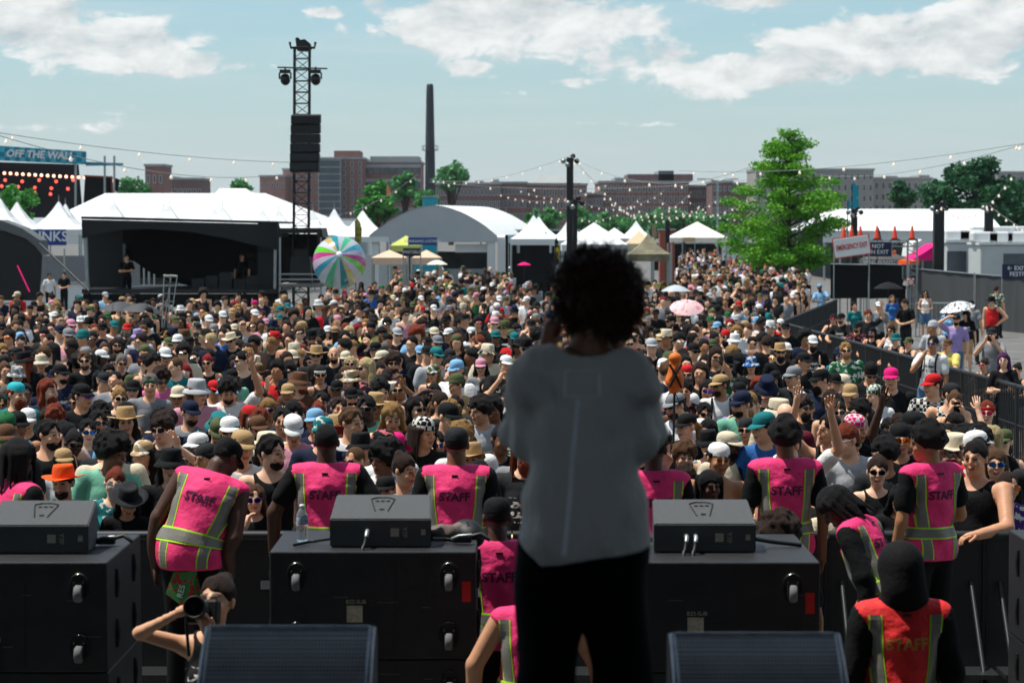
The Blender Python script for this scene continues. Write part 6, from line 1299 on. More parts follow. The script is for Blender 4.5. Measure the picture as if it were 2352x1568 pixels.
def subwoofer(label, x0, y0, ztop, depth, group, sticker=True, sides='r'):
    t = thing('subwoofer', label, 'speaker', (x0 + SW / 2, y0, ztop - SH), 0, group)
    MB().bbox((-SW / 2, 0, 0), (SW / 2, depth, SH - .004), .008).build('cabinet', SPK, t)
    for cx in (-1, 1):
        for cz in (.13, .45):
            c = Vector((cx * (SW / 2 - .145), -.001, cz)); cs = MB(); cs.lathe([(.058, 0), (.062, .006), (.058, .012)], 20, M=Matrix.Translation(c) @ Matrix.Diagonal((.85, 1, 1.25, 1)) @ Matrix.Rotation(R(90), 4, 'X')); r_ = cs.build('caster', CHROME, t)
            w_ = MB(); w_.lathe([(.001, -.02), (.04, -.02), (.046, -.012), (.046, .012), (.04, .02), (.001, .02)], 14, M=Matrix.Translation(c + Vector((0, -.035, -.03))) @ Matrix.Rotation(R(90), 4, 'Y')); w_.build('wheel', RUB, r_)
            f_ = MB(); f_.box((c.x - .028, -.05, c.z - .05), (c.x - .022, -.002, c.z + .03)); f_.box((c.x + .022, -.05, c.z - .05), (c.x + .028, -.002, c.z + .03)); f_.build('fork', BSTEEL, r_)
    MB().box((-.14, -.003, .20), (-.145 + .09, -.0005, .29)).build('label_plate', PLATE, t); MB().box((-.04, -.003, .215), (.03, -.0005, .28)).build('label_plate', BSTEEL, t)
    text('label_lettering', 'B22-SUB', PLATE, t, (-.09, -.003, .31), .03, ext=.0004)
    for (a, b) in (((-SW / 2 + .03, -SW / 2 + .045), (.05, SH - .05)), ((.12, .124), (.02, SH - .03))): MB().box((a[0] if isinstance(a, tuple) else a, -.002, b[0]), (a[1], -.0003, b[1])).build('panel_seam', BSTEEL, t)
    MB().tube([(-.02, -.004, .17), (-.02, -.05, .165), (-.018, -.06, .12), (-.01, -.05, -.02), (.01, -.04, -.3)], .010, 7).build('cable', CAB0, t); MB().tube([(-.02, -.002, .17), (-.02, -.045, .168)], .016, 10).build('plug', ALU, t)
    for k_ in range(5): xx = (k_ * .37 + x0 * 1.7) % 1.0 * (SW - .2) - SW / 2 + .1; zz = (k_ * .53 + y0 + ztop) % 1.0 * (SH - .12) + .05; MB().box((xx, -.0016, zz), (xx + .05 + .03 * (k_ % 3), -.0003, zz + .0035)).build('scuff_mark', mat('pale_scuff', '#5c5c58', .8, .4, 60), t)
    if sticker: MB().box((SW / 2 - .075, -.0025, .31), (SW / 2 - .028, -.0004, .42)).build('tape_sticker', REDT, t)
    for s_ in sides:
        s1 = 1 if s_ == 'r' else -1
        for yy in (.25 * depth, .75 * depth):
            for zz in (.16, .43):
                h_ = MB(); vs = []
                for j in range(16): a = 2 * math.pi * j / 16; vs.append((s1 * (SW / 2 + .001), yy + .042 * math.cos(a), zz + .082 * math.sin(a) * (1 if True else 1)))
                h_.add(vs, [tuple(range(16)) if s1 < 0 else tuple(reversed(range(16)))]); h = h_.build('handle_recess', mat('recess_black', '#030303', .9, 0), t)
                b_ = MB(); b_.tube([(s1 * (SW / 2 + .004), yy, zz - .075), (s1 * (SW / 2 + .012), yy, zz), (s1 * (SW / 2 + .004), yy, zz + .075)], .012, 8); b_.build('handle_bar', SPK, h)
    return t
STACKS = [('left', -2.124 - SW, 12.6, 1.575, 1.15, 'r'), ('centre', X(615, 12.9), 12.9, 1.59, .86, 'lr'), ('right', 1.615 - SW, 12.6, 1.575, 1.15, 'lr'), ('far right', 2.84, 12.6, 1.60, 1.15, 'l')]
for (nm, x0, y0, zt, dp, sd_) in STACKS:
    for k in range(3):
        subwoofer('%s black subwoofer in the %s stack before the stage' % (('top', 'middle', 'bottom')[k], nm), x0 + .004 * k, y0 + .006 * k, zt - k * SH, dp, 'subwoofer stacks in the pit', sticker=(nm != 'left' or k) and k < 2, sides=sd_)
    seam = MB()
def front_fill(label, x, y0, z0, cables, emblem=True):
    """small slanted box speaker lying on a subwoofer"""
    t = thing('box_speaker', label, 'speaker', (x, y0, z0), 0, 'box speakers on the subwoofers'); w0, w1, h0, h1, dp = .275, .262, .152, .245, .36
    v = [(-w0, 0, 0), (w0, 0, 0), (w1, dp, 0), (-w1, dp, 0), (-w0, 0, h0), (w0, 0, h0), (w1, dp, h1), (-w1, dp, h1)]
    bm = bmesh.new(); vv = [bm.verts.new(p) for p in v]
    for f in ((0, 3, 2, 1), (4, 5, 6, 7), (0, 1, 5, 4), (1, 2, 6, 5), (2, 3, 7, 6), (3, 0, 4, 7)): bm.faces.new([vv[i] for i in f])
    bmesh.ops.bevel(bm, geom=bm.edges[:], offset=.006, segments=2, affect='EDGES'); me = bpy.data.meshes.new('cabinet'); bm.to_mesh(me); bm.free(); me.materials.append(mat('fine_grain_speaker_paint', '#4c4e4f', .65, .35, 160, .5, 260)); link('cabinet', me, t)
    def top(x_, q): return Vector((x_, dp * q, h0 + (h1 - h0) * q + .003))
    lm = mat('dark_emblem', '#131415', .5, 0)
    for a, b in ((top(-.065, .78), top(-.035, .30)), (top(.065, .78), top(.035, .30))): MB().tube([a, b], .0035, 4).build('emblem_line', lm, t)
    MB().tube([top(-.065, .78), top(-.03, .845), top(.03, .845), top(.065, .78)], .004, 4).build('emblem_line', lm, t); MB().tube([top(-.012, .36), top(.014, .36)], .005, 4).build('emblem_line', lm, t)
    for xx in (-.03, .0, .03): MB().tube([top(xx - .010, .70), top(xx + .010, .70)], .004, 4).build('emblem_line', lm, t)
    MB().box((.055, -.0025, .055), (.10, -.0005, .10)).build('label_plate', PLATE, t); MB().box((.22, -.0025, .065), (.245, -.0005, .095)).build('label_plate', PLATE, t); o = text('label_lettering', 'Y7P', PLATE, t, (.13, -.003, .078), .036, ext=.0004); o.rotation_euler = (math.pi / 2, R(90), 0)
    for i, cx in enumerate(cables):
        MB().tube([(cx, -.002, .085), (cx, -.04, .085), (cx - .004, -.055, .06)], [.014, .013, .012], 8).build('plug', ALU, t)
        MB().tube([(cx - .004, -.055, .06), (cx - .012, -.075, .02), (cx - .02, -.085, -.03 + .04), (cx - .025, -.115, -.02), (cx - .02, -.128, -.12), (cx - .022, -.13, -.5)], .010, 8).build('cable', mat('grey_black_cable', '#202122', .5, .2, 20), t)
front_fill('small slanted speaker on left subwoofer, cut by left edge', X(78, 12.9), 12.9, 1.577, ()); front_fill('small slanted speaker on centre subwoofer with one cable', X(872, 13.05), 13.05, 1.592, (-.07,)); front_fill('small slanted speaker on right subwoofer with two cables', X(1622, 12.95), 12.95, 1.577, (-.10, -.05))
# floor monitors at the bottom edge
GR = mat('perforated_steel_grille', '#8c8c8f', .45, .2, 6, spec=.5)
def perf(mt, sc_, hole):
    nt = mt.node_tree; N = nt.nodes; L = nt.links; b = N['Principled BSDF']; src = b.inputs['Base Color'].links[0].from_socket
    tc = N.new('ShaderNodeTexCoord'); v = N.new('ShaderNodeTexVoronoi'); v.inputs['Scale'].default_value = sc_; v.inputs['Randomness'].default_value = 0; L.new(tc.outputs['Object'], v.inputs['Vector'])
    mr = N.new('ShaderNodeMapRange'); mr.inputs['From Min'].default_value = hole; mr.inputs['From Max'].default_value = hole + .1; L.new(v.outputs['Distance'], mr.inputs['Value'])
    mx = N.new('ShaderNodeMix'); mx.data_type = 'RGBA'; L.new(mr.outputs[0], mx.inputs[0]); mx.inputs[6].default_value = (.004, .004, .005, 1); L.new(src, mx.inputs[7]); L.new(mx.outputs[2], b.inputs['Base Color'])
perf(GR, 88, .36)
def floor_monitor(label, x0, x1, y, d):
    t = thing('floor_monitor', label, 'speaker', (X((x0 + x1) / 2, d), d, STZ + .002), 0, 'floor monitors on the stage'); w = (x1 - x0) * d / FPX / 2; h = Z(y, d) - STZ
    prof = [(.20, 0), (.20, h - .03), (.16, h), (.10, h), (-.30, .09), (-.30, 0)]
    vs = [(-w, a, b) for a, b in prof] + [(w, a, b) for a, b in prof]; n = len(prof)
    MB().add(vs, [tuple(range(n)), tuple(reversed(range(n, 2 * n)))] + [(i, i + n, (i + 1) % n + n, (i + 1) % n) for i in range(n)]).build('cabinet', SPK, t)
    g = MB(); m_ = 14; vs = []
    for i in range(m_ + 1):
        q = i / m_; a = Vector((0, .085, h + .012)).lerp(Vector((0, -.31, .10)), q); a += Vector((0, -.02, .03)) * math.sin(math.pi * q)
        vs += [(-w + .022, a.y, a.z), (w - .022, a.y, a.z)]
    g.add(vs, [(2 * i, 2 * i + 2, 2 * i + 3, 2 * i + 1) for i in range(m_)], True).build('grille', GR, t)
    for s_ in (-1, 1):
        g = MB(); P = [Vector(v) for v in vs[::2]]; g.tube([(s_ * (w - .012), p.y, p.z - .006) for p in P], .013, 8); g.build('grille_edge', mat('worn_steel_edge', '#8a8d92', .4, .3, 20, metal=.6), t)
    g = MB(); g.tube([(-w + .02, .085, h + .008), (w - .02, .085, h + .008)], .010, 8); g.build('grille_edge', mat('worn_steel_edge'), t)
floor_monitor('black floor monitor with perforated grille, bottom left', 458, 856, 1458, 7.9); floor_monitor('black floor monitor with perforated grille, bottom right', 1544, 1944, 1474, 7.9)
# ---- small things on the subwoofers
def bottle():
    d = 13.25; t = thing('water_bottle', 'clear plastic water bottle standing on the centre subwoofer', 'bottle', (X(691, d), d, 1.592)); pl = mat('clear_plastic', '#e6eef0', .06, 0, trans=.9, spec=.5)
    rr = [(.001, .002), (.030, .002), (.033, .012)] + [(.031 + .002 * (i % 2), .02 + .008 * i) for i in range(10)] + [(.033, .105), (.033, .14), (.030, .155), (.018, .178), (.012, .186), (.012, .192)]
    MB().lathe(rr, 20).build('bottle_body', pl, t); MB().lathe([(.0335, .098), (.0338, .10), (.0338, .135), (.0335, .137)], 20).build('paper_label', mat('blue_paper_label', '#2c6aa0', .6, .4, 40, 0, color2='#d8dee0'), t); MB().lathe([(.001, .208), (.0135, .207), (.014, .190), (.012, .190)], 16).build('screw_cap', mat('white_cap', '#e8e8ee', .4, 0), t)
bottle()
CAB = mat('black_cable', '#0a0a0b', .55, .1, 5)
def strap(label, pts, r=.012, cat='strap', name='ratchet_strap', block=None):
    P = [Vector(p) for p in pts]; t = thing(name, label, cat, P[0])
    fine = []
    for i in range(len(P) - 1):
        for q in range(4): fine.append(P[i].lerp(P[i + 1], q / 4) - P[0])
    fine.append(P[-1] - P[0]); MB().tube(fine, r, 6).build('webbing', CAB, t)
    if block is not None:
        b = Vector(block) - P[0]; MB().bbox((b.x - .05, b.y - .03, b.z), (b.x + .05, b.y + .03, b.z + .035), .008).build('buckle', BSTEEL, t); MB().tube([b + Vector((.03, 0, .03)), b + Vector((.10, -.02, .05)), b + Vector((.15, -.02, .015))], .012, 6).build('lever', BSTEEL, t); MB().tube([b + Vector((-.06, -.01, .02)), b + Vector((-.02, -.035, .04)), b + Vector((.05, -.03, .045))], .009, 6).build('lever', ALU, t)
def on(x, y, z, d=None): dd = FPX * (CAMZ - z) / (y - HOR); return Vector((X(x, dd), dd, z))
strap('black ratchet strap with buckle on the left subwoofer', [on(160, 1244, 1.60), on(190, 1248, 1.595), on(215, 1246, 1.60)], block=on(238, 1252, 1.58)); strap('black ratchet strap across centre subwoofer left of speaker', [on(672, 1254, 1.60), on(710, 1246, 1.602), on(756, 1239, 1.625)], .009); strap('black ratchet strap with buckle right of centre speaker', [on(990, 1240, 1.625), on(1020, 1240, 1.61), on(1045, 1244, 1.60)], block=on(1062, 1248, 1.597)); strap('black ratchet strap with hook left of right speaker', [on(1440, 1252, 1.59), on(1470, 1236, 1.62), on(1505, 1243, 1.60), on(1532, 1258, 1.585)], .012); strap('black ratchet strap right of right speaker', [on(1738, 1240, 1.63), on(1780, 1247, 1.60), on(1845, 1254, 1.582)], .012)
hatp = thing('folded_cap', 'black cap and grey cloth lying on the centre subwoofer', 'cap', on(1040, 1236, 1.592)); o = link('cap_crown', HATM['cap'].copy(), hatp, (.08, .06, -.03)); o.data.materials.append(CAB) if not o.data.materials else omat(o, CAB); o.rotation_euler = (R(-25), R(20), R(210))
f = Field(axis((-.2, .2, .012)), axis((-.15, .15, .012)), axis((-.02, .14, .010))); f.ell((-.06, 0, .02), (.09, .07, .05), 0); f.ell((.02, .02, .03), (.07, .06, .045), .03); f.wrinkle(.008, 60, 50, 40, 2); f.cut((0, 0, .001), (0, 0, -1)); meshobj('cloth', *f.mesh(), mat('grey_brown_cloth', '#6a5f5a', .9, .3, 12), hatp)
# ---- pit barricade
PERF = mat('perforated_black_panel', '#1c1d1e', .5, .2, 5, spec=.5); perf(PERF, 46, .30)
def pit_barrier(i, x, y):
    t = thing('pit_barrier', 'black perforated front row barricade panel, %s from the left' % ORD[i], 'barrier', (x, y, 0), 0, 'barricade panels along the front row')
    MB().box((-.53, 0, .08), (.53, .02, 1.14)).build('panel', PERF, t); MB().tube([(-.545, .01, 1.17), (.545, .01, 1.17)], .035, 8).build('top_rail', BSTEEL, t)
    for s_ in (-1, 1): MB().box((s_ * .54 - .012, -.02, 0), (s_ * .54 + .012, .04, 1.15)).build('upright', BSTEEL, t)
    MB().box((-.54, -.75, .0), (.54, -.02, .05)).build('foot_plate', ALU, t); MB().box((-.53, -.62, .28), (.53, -.30, .31)).build('step', mat('chequer_plate', '#3a3b3c', .4, .2, 30, metal=.6), t)
    for s_ in (-1, 1): MB().tube([(s_ * .45, -.70, .05), (s_ * .45, 0, .85)], .018, 6).build('brace', BSTEEL, t)
    MB().bbox((-.10, -.035, .80), (.10, -.003, .86), .008).build('latch', ALU, t)
for i in range(8): pit_barrier(i, -3.85 + 1.1 * i, 16.75)
# ---- side barriers
def lane_barrier(label, a, b, group, m=BSTEEL, h=1.25, lean=.0):
    a, b = Vector(a), Vector(b); t = thing('crowd_barrier', label, 'barrier', a, math.atan2(b.y - a.y, b.x - a.x), group); L_ = (b - a).to_2d().length; dz = b.z - a.z
    sh = lambda x, z: (x, 0, z + dz * x / L_)
    MB().tube([sh(0, h), sh(L_, h)], .030, 8).build('top_rail', m, t); MB().tube([sh(0, .12), sh(L_, .12)], .02, 6).build('bottom_rail', m, t)
    n = max(int(L_ / .125), 3)
    for i in range(n + 1): x = L_ * i / n; MB().tube([sh(x, .12), sh(x, h)], .012 if 0 < i < n else .024, 5).build('bar', m, t)
    MB().tube([sh(0, h * .55), sh(L_, h * .55)], .014, 5).build('middle_rail', m, t)
    for x in (.1, L_ - .1): MB().box((x - .03, -.45, 0), (x + .03, .45, .03)).build('foot', m, t)
pts = [(7.15, 17.2)] + [(7.2 + .012 * i, 19.4 + 2.2 * i) for i in range(22)]
for i in range(6, 22):
    (xa, ya), (xb, yb) = pts[i], pts[i + 1]; lane_barrier('black barred side barrier section, %s from the right picture edge' % ORD[i - 6], (xa, ya, gz(ya)), (xb, yb - .03, gz(yb)), 'side barrier sections')
for i in range(9): lane_barrier('slanted black barrier row below the tree, %s section from the front' % ORD[i], (7.5 + .45 * i, 67 + 2.1 * i, -.65), (7.5 + .45 * (i + 1) - .01, 67 + 2.1 * (i + 1) - .04, -.65), 'slanted barrier row below the tree')
for i in range(14): lane_barrier('low grey rail before the side stage, %s section from left' % ORD[i], (-17.2 + 1.0 * i * 1.15, 79, -.65), (-17.2 + 1.15 * (i + 1) - .03, 79, -.65), 'rail before the side stage', m=mat('grey_steel_rail', '#4c5052', .5, .1, metal=.4), h=1.0)
for i in range(3): lane_barrier('galvanised barrier near the fence gap, %s from left' % ORD[i], (X(2105 + 38 * i, 82), 82, -.65), (X(2142 + 38 * i, 82), 82, -.65), 'galvanised barriers at the fence gap', m=ALU)
# ---------------------------------------------------------------- staff, photographer, performer
PINK = mat('pink_mesh_vest', '#e2306f', .75, .16, 10, .5, 20); REDV = mat('red_orange_vest', '#e22a2c', .75, .14, 10, .5, 20); LIME = mat('lime_trim', '#b4e828', .6, .05, 9); REFL = mat('grey_reflective_tape', '#77756c', .45, .12, 14); LETT = mat('dark_vest_lettering', '#4a1a3a', .8, .1, 20); LETT2 = mat('gold_vest_lettering', '#b88038', .6, .1, 20)
POSES['mic'] = ((.205, -.15, 1.20), (.07, -.23, 1.49), (-.35, .1, 1), (-1, 0, 0), .9)
POSES['micl'] = ((.225, -.14, 1.21), (.125, -.15, 1.47), (-.25, -.25, 1), (-1, -.2, 0), .8)
POSES['camera'] = ((.36, -.12, 1.50), (.10, -.24, 1.63), (-.9, -.1, .3), (0, 0, -1), .7)
POSES['camlow'] = ((.24, -.16, 1.24), (.05, -.27, 1.52), (-.3, -.2, 1), (-.3, -.9, 0), .8)
POSES['rail'] = ((.24, -.20, 1.20), (.12, -.42, 1.10), (-.2, -1, 0), (0, 0, -1), .6)
def bender(ax, ay, z0=.98, off=Vector((0, 0, 0))):
    """bends what is above the hips: ax forward (towards -Y), ay sideways"""
    def fn(P):
        P = np.asarray(P, float); w = np.clip((P[:, 2] - z0 + .12) / .30, 0, 1)[:, None]; w = w * w * (3 - 2 * w)
        Rm = np.array((Matrix.Rotation(ay, 3, 'Y') @ Matrix.Rotation(ax, 3, 'X'))); c = np.array([0, 0, z0])
        return P * (1 - w) + ((P - c) @ Rm.T + c) * w
    Mx = Matrix.Translation((0, 0, z0)) @ Matrix.Rotation(ay, 4, 'Y') @ Matrix.Rotation(ax, 4, 'X') @ Matrix.Translation((0, 0, -z0))
    return fn, Mx
def bend_mesh(me, fn):
    v = np.empty(len(me.vertices) * 3); me.vertices.foreach_get('co', v); me.vertices.foreach_set('co', np.asarray(fn(v.reshape(-1, 3)), np.float32).ravel()); me.update(); return me
def vest_mesh(build, pl, pr, coarse=1.0):
    B = BUILD[build]; xs = axis((-.34, .34, .012)); ys = axis((-.24, .24, .012)); zs = axis((.78, 1.52, .013)); f = Field(xs, ys, zs); torso(f, B, g=.032)
    f.cap((-B['sh'], .015, 1.43), (B['sh'], .015, 1.43), .062, k=.03); f.ell((0, .0, .93), (B['hip'] + .012, B['hd'] + .02, .2), .05, g=.032); f.wrinkle(.0115, 23, 15, 19, 2.2, 0, 1.36)
    f.ell((0, -.02, 1.535), (.085, .085, .075), .01, 'carve')
    for s_ in (-1, 1): f.cap((s_ * (B['sh'] + .075), -.3, 1.37), (s_ * (B['sh'] + .075), .3, 1.37), .075, k=.01, op='carve')
    f.cut((0, 0, .87), (0, 0, -1)); return mesh_np('vest', *f.mesh())
def long_mesh(build, pl, pr, hood=None):
    B = BUILD[build]; pts = [arm_pts(pl, 1, B), arm_pts(pr, -1, B)]; f = Field(axis((-.48, .48, .015)), axis((-.5, .24, .015)), axis((.80, 1.82, .013))); torso(f, B, g=.020)
    for (S, E, Wr, hd, pn, c) in pts: f.cap(S, E, B['arm'] + .022, B['arm'] + .016, k=.03); f.cap(E, Wr, B['arm'] + .014, B['arm'] + .006, k=.02)
    f.wrinkle(.005, 24, 20, 30, .8, 0, 1.42)
    if hood is not None:
        f.ell((0, .02, .030), (.112, .135, .130), .03, M=hood); f.ell((0, .05, -.09), (.112, .095, .10), .06, M=hood); f.ell((0, -.10, -.02), (.065, .09, .095), .02, 'carve', M=hood)
    else: f.ell((0, -.015, 1.535), (.080, .083, .080), .01, 'carve')
    f.cut((0, 0, .88), (0, 0, -1)); return mesh_np('hoodie', *f.mesh())
def bvh(me):
    me.calc_loop_triangles(); return BVHTree.FromPolygons([v.co[:] for v in me.vertices], [t.vertices[:] for t in me.loop_triangles])
def patch(tree, path, width, eps, n=26, m_=3, side=1):
    """strip laid on the back (side=1) or front (-1) of a garment; path in (x, z)"""
    mb = MB(); rows = []
    for i in range(n + 1):
        q = i / n * (len(path) - 1); k = min(int(q), len(path) - 2); t = q - k; x = path[k][0] + (path[k + 1][0] - path[k][0]) * t; z = path[k][1] + (path[k + 1][1] - path[k][1]) * t; row = []
        for j in range(m_ + 1):
            xx = x + (j / m_ - .5) * width; h = tree.ray_cast(Vector((xx, side * 1.0, z)), Vector((0, -side, 0)))
            row.append(None if h[0] is None else h[0] + h[1] * eps * (1 if h[1].y * side > 0 else -1))
        rows.append(row)
    for i in range(n):
        for j in range(m_):
            q = [rows[i][j], rows[i][j + 1], rows[i + 1][j + 1], rows[i + 1][j]]
            if all(p is not None for p in q): mb.add(q, [(0, 1, 2, 3) if side < 0 else (3, 2, 1, 0)], True)
    return mb
def ring(tree, z, h, eps, n=56, ph=0):
    mb = MB(); rows = []
    for i in range(n):
        a = 2 * math.pi * i / n; d_ = Vector((math.cos(a), math.sin(a), 0)); col_ = []
        for k in range(3):
            hit = tree.ray_cast(d_ * 1.0 + Vector((0, 0, z + (k / 2 - .5) * h)), -d_); col_.append(None if hit[0] is None else hit[0] + d_ * eps)
        rows.append(col_)
    for i in range(n):
        a, b = rows[i], rows[(i + 1) % n]
        for k in range(2):
            q = [a[k], b[k], b[k + 1], a[k + 1]]
            if all(p is not None for p in q): mb.add(q, [(0, 1, 2, 3)], True)
    return mb
def decal(tree, s, size, zc, m, parent, eps=.006, side=1, xc=0, sx=1.0):
    me = textmesh(s, size, ext=0, bold=size * .03, sx=sx); bm = bmesh.new(); bm.from_mesh(me); bmesh.ops.triangulate(bm, faces=bm.faces[:]); bmesh.ops.subdivide_edges(bm, edges=[e for e in bm.edges if e.calc_length() > .03], cuts=2)
    for v in bm.verts:
        h = tree.ray_cast(Vector((xc - side * v.co.x if side > 0 else xc + v.co.x, side, zc + v.co.y)), Vector((0, -side, 0)))
        v.co = (h[0] + Vector((0, side * eps, 0))) if h[0] is not None else Vector((xc - side * v.co.x, side * .13, zc + v.co.y))
    me2 = bpy.data.meshes.new('lettering'); bm.to_mesh(me2); bm.free(); me2.materials.append(m); return link('lettering', me2, parent)
VEST = {}
def vest_parts(build):
    if build in VEST: return VEST[build]
    B = BUILD[build]; v = vest_mesh(build, 'down', 'down'); tr = bvh(v); P = [('vest', v, 'vest')]
    k = B['chest'] / .15
    for s_ in (-1, 1):
        path = [(s_ * .150 * k, 1.440), (s_ * .142 * k, 1.25), (s_ * .122 * k, 1.06), (s_ * .110 * k, .885)]
        for side in (1, -1):
            P.append(('trim', patch(tr, path, .066, .003, side=side), 'lime')); P.append(('reflective_stripe', patch(tr, path, .050, .0055, side=side), 'refl'))
    P.append(('trim', ring(tr, 1.055, .076, .0065), 'lime')); P.append(('reflective_band', ring(tr, 1.055, .056, .009), 'refl'))
    VEST[build] = (P, tr); return VEST[build]
def staff(label, px, d, yh, build, pl, pr, rz, yaw=0, pitch=0, roll=0, hair=('crop', 'black'), hat=None, skin=5, vest=PINK, lett=LETT, sleeve='tee', bend=None, s=1.0, beard=None, hood=False, low='black', lit='STAFF', glass=None):
    z0 = max(0, Z(yh, d) - (1.745 * s + (.03 if hat else .01) - (.10 if bend else 0))) if yh else 0
    T = body_template(build, pl, pr, yaw, pitch, roll); body = body_mesh('body', T); fn, BM = bender(*bend) if bend else (None, Matrix.Identity(4))
    t = thing('person', label, 'person', (X(px, d), d, z0), rz, 'staff in the pit'); t.scale = (s, s, s)
    def P(nm, me, m, M=None):
        me.materials.clear(); me.materials.append(m)
        if fn and M is None: bend_mesh(me, fn)
        o = link(nm, me, t)
        if M is not None: o.matrix_local = M
        return o
    P('body', body, SKIN[skin]); P('trousers', mesh_np('pants', *T['pants']), cloth(low))
    if sleeve == 'tee': P('t_shirt', mesh_np('tee', *T['tee']), cloth('black'))
    elif sleeve == 'long': P('hoodie', long_mesh(build, pl, pr, T['M'] if hood else None), cloth('black'))
    else: P('tank_top', mesh_np('tank', *T['tank']), cloth('black'))
    parts, tr = vest_parts(build); vo = None
    for nm, src, mk in parts:
        m = {'vest': vest, 'lime': LIME, 'refl': REFL}[mk]
        if nm == 'vest': vo = P('vest', src.copy(), m)
        else:
            o = src.build(nm, m, vo)
            if fn: bend_mesh(o.data, fn)
    if lit:
        o = decal(tr, lit, .078, 1.30, lett, vo, eps=.0045); 
        if fn: bend_mesh(o.data, fn)
        o = MB().bbox((-.022, .0, 0), (.022, .006, .014), .002).build('collar_tag', BSTEEL, vo); h = tr.ray_cast(Vector((0, 1, 1.435)), Vector((0, -1, 0)))
        if h[0] is not None: o.location = h[0]
        if fn: o.location = Vector(fn(np.array([o.location[:]]))[0])
    HM = BM @ T['M']
    if hair and not hood: P('hair', hairm(hair[0] + ('_u' if hat and hat[0] != 'headband' else '')).copy(), HAIR[hair[1]], HM)
    if beard: P('beard', hairm(beard[0]).copy(), HAIR[beard[1]], HM)
    if hat: P('cap' if hat[0] == 'cap' else 'brimmed_hat', HATM[hat[0]].copy(), cloth(hat[1]), HM)
    for q in (-1, 1):
        mb = MB(); mb.lathe([(.001, .005), (1, 0), (1.02, .02), (.95, .05), (.7, .085), (.35, .10), (.001, .10)], 14, (0, 0, 0), .050, .130); mb.build('shoe', cloth('black'), t, (q * .108, -.045, 0))
    return t, T, fn, HM
def zs(y, d, hgt): return Z(y, d) - hgt            # floor height under a head top
ST = .31
PI = math.pi
staff('staff member in pink vest looking right, cut by left edge', 38, 15.6, 1005, 'l', 'down', 'down', PI - .9, 30, 4, hair=('dreads', 'black'), hat=('headband', 'black'), skin=5, beard=('bigbeard', 'black'), s=1.02)
a, T, fn, HM = staff('staff member in pink vest and black cap bending to the right', 432, 15.6, 1018, 'l', 'down', 'down', PI - .2, -35, 15, hat=('cap', 'black'), skin=5, sleeve='tank', bend=(R(18), R(-14)), s=1.0)
MB().add([(.06, .16, .86), (-.10, .165, .87), (-.13, .17, .74), (-.04, .175, .62), (.11, .17, .72)], [(4, 3, 2, 1, 0), (0, 1, 2, 3, 4)]).build('hanging_bandana', mat('green_red_bandana', '#2c7a3c', .8, .2, 26, 0, color2='#a02024', thr=.52), a)
o = text('bandana_lettering', 'RESQ'[:3], SIGNW, a, (0, .182, .74), .055, ext=.0005); o.rotation_euler = (R(90), R(-75), PI)
staff('bare-headed staff member in pink vest behind the water bottle', 748, 16.0, 976, 'l', 'wide', 'wide', PI, 0, 4, hair=('crop', 'black'), skin=5, s=.99)
staff('staff member in pink vest and black cap left of performer', 1048, 16.0, 975, 'l', 'down', 'down', PI - .06, 6, 4, hat=('cap', 'charcoal'), skin=4, s=.98)
staff('staff member in pink vest and black brimmed hat right of performer', 1502, 16.0, 985, 'm', 'down', 'down', PI + .12, -10, 5, hat=('wide', 'black'), skin=5, s=1.01)
staff('staff member in pink vest with arms hanging, behind right subwoofer', 1806, 16.0, 964, 'm', 'down', 'down', PI, 0, 2, hair=('curly', 'black'), skin=4, s=1.01)
staff('staff member in pink vest standing side on, looking left', 2140, 15.9, 975, 'm', 'down', 'front', PI + .5, 52, 6, hair=('curly', 'black'), skin=3, s=1.0)
staff('staff member in pink vest over black sleeves bending down', 2035, 14.6, 1128, 'm', 'down', 'down', PI + 1.05, 25, 30, hair=('dreads', 'black'), skin=5, sleeve='long', bend=(R(24), 0), s=.96)
staff('hooded staff member in red vest at lower right', 2078, 11.8, 1272, 'm', 'down', 'down', PI + .05, 10, 10, skin=4, vest=REDV, lett=LETT2, sleeve='long', hood=True, s=1.0)
staff('staff member in pink vest low behind the performer', 1142, 14.1, 1206, 'm', 'down', 'down', PI + .1, 0, 8, hair=('crop', 'black'), hat=('cap', 'black'), skin=5, s=.99)
staff('second staff member in pink vest hidden behind the performer legs', 1232, 12.3, 1290, 'l', 'wide', 'wide', PI - .05, 0, 8, hair=('crop', 'dark'), skin=2, s=.90, sleeve='tank')
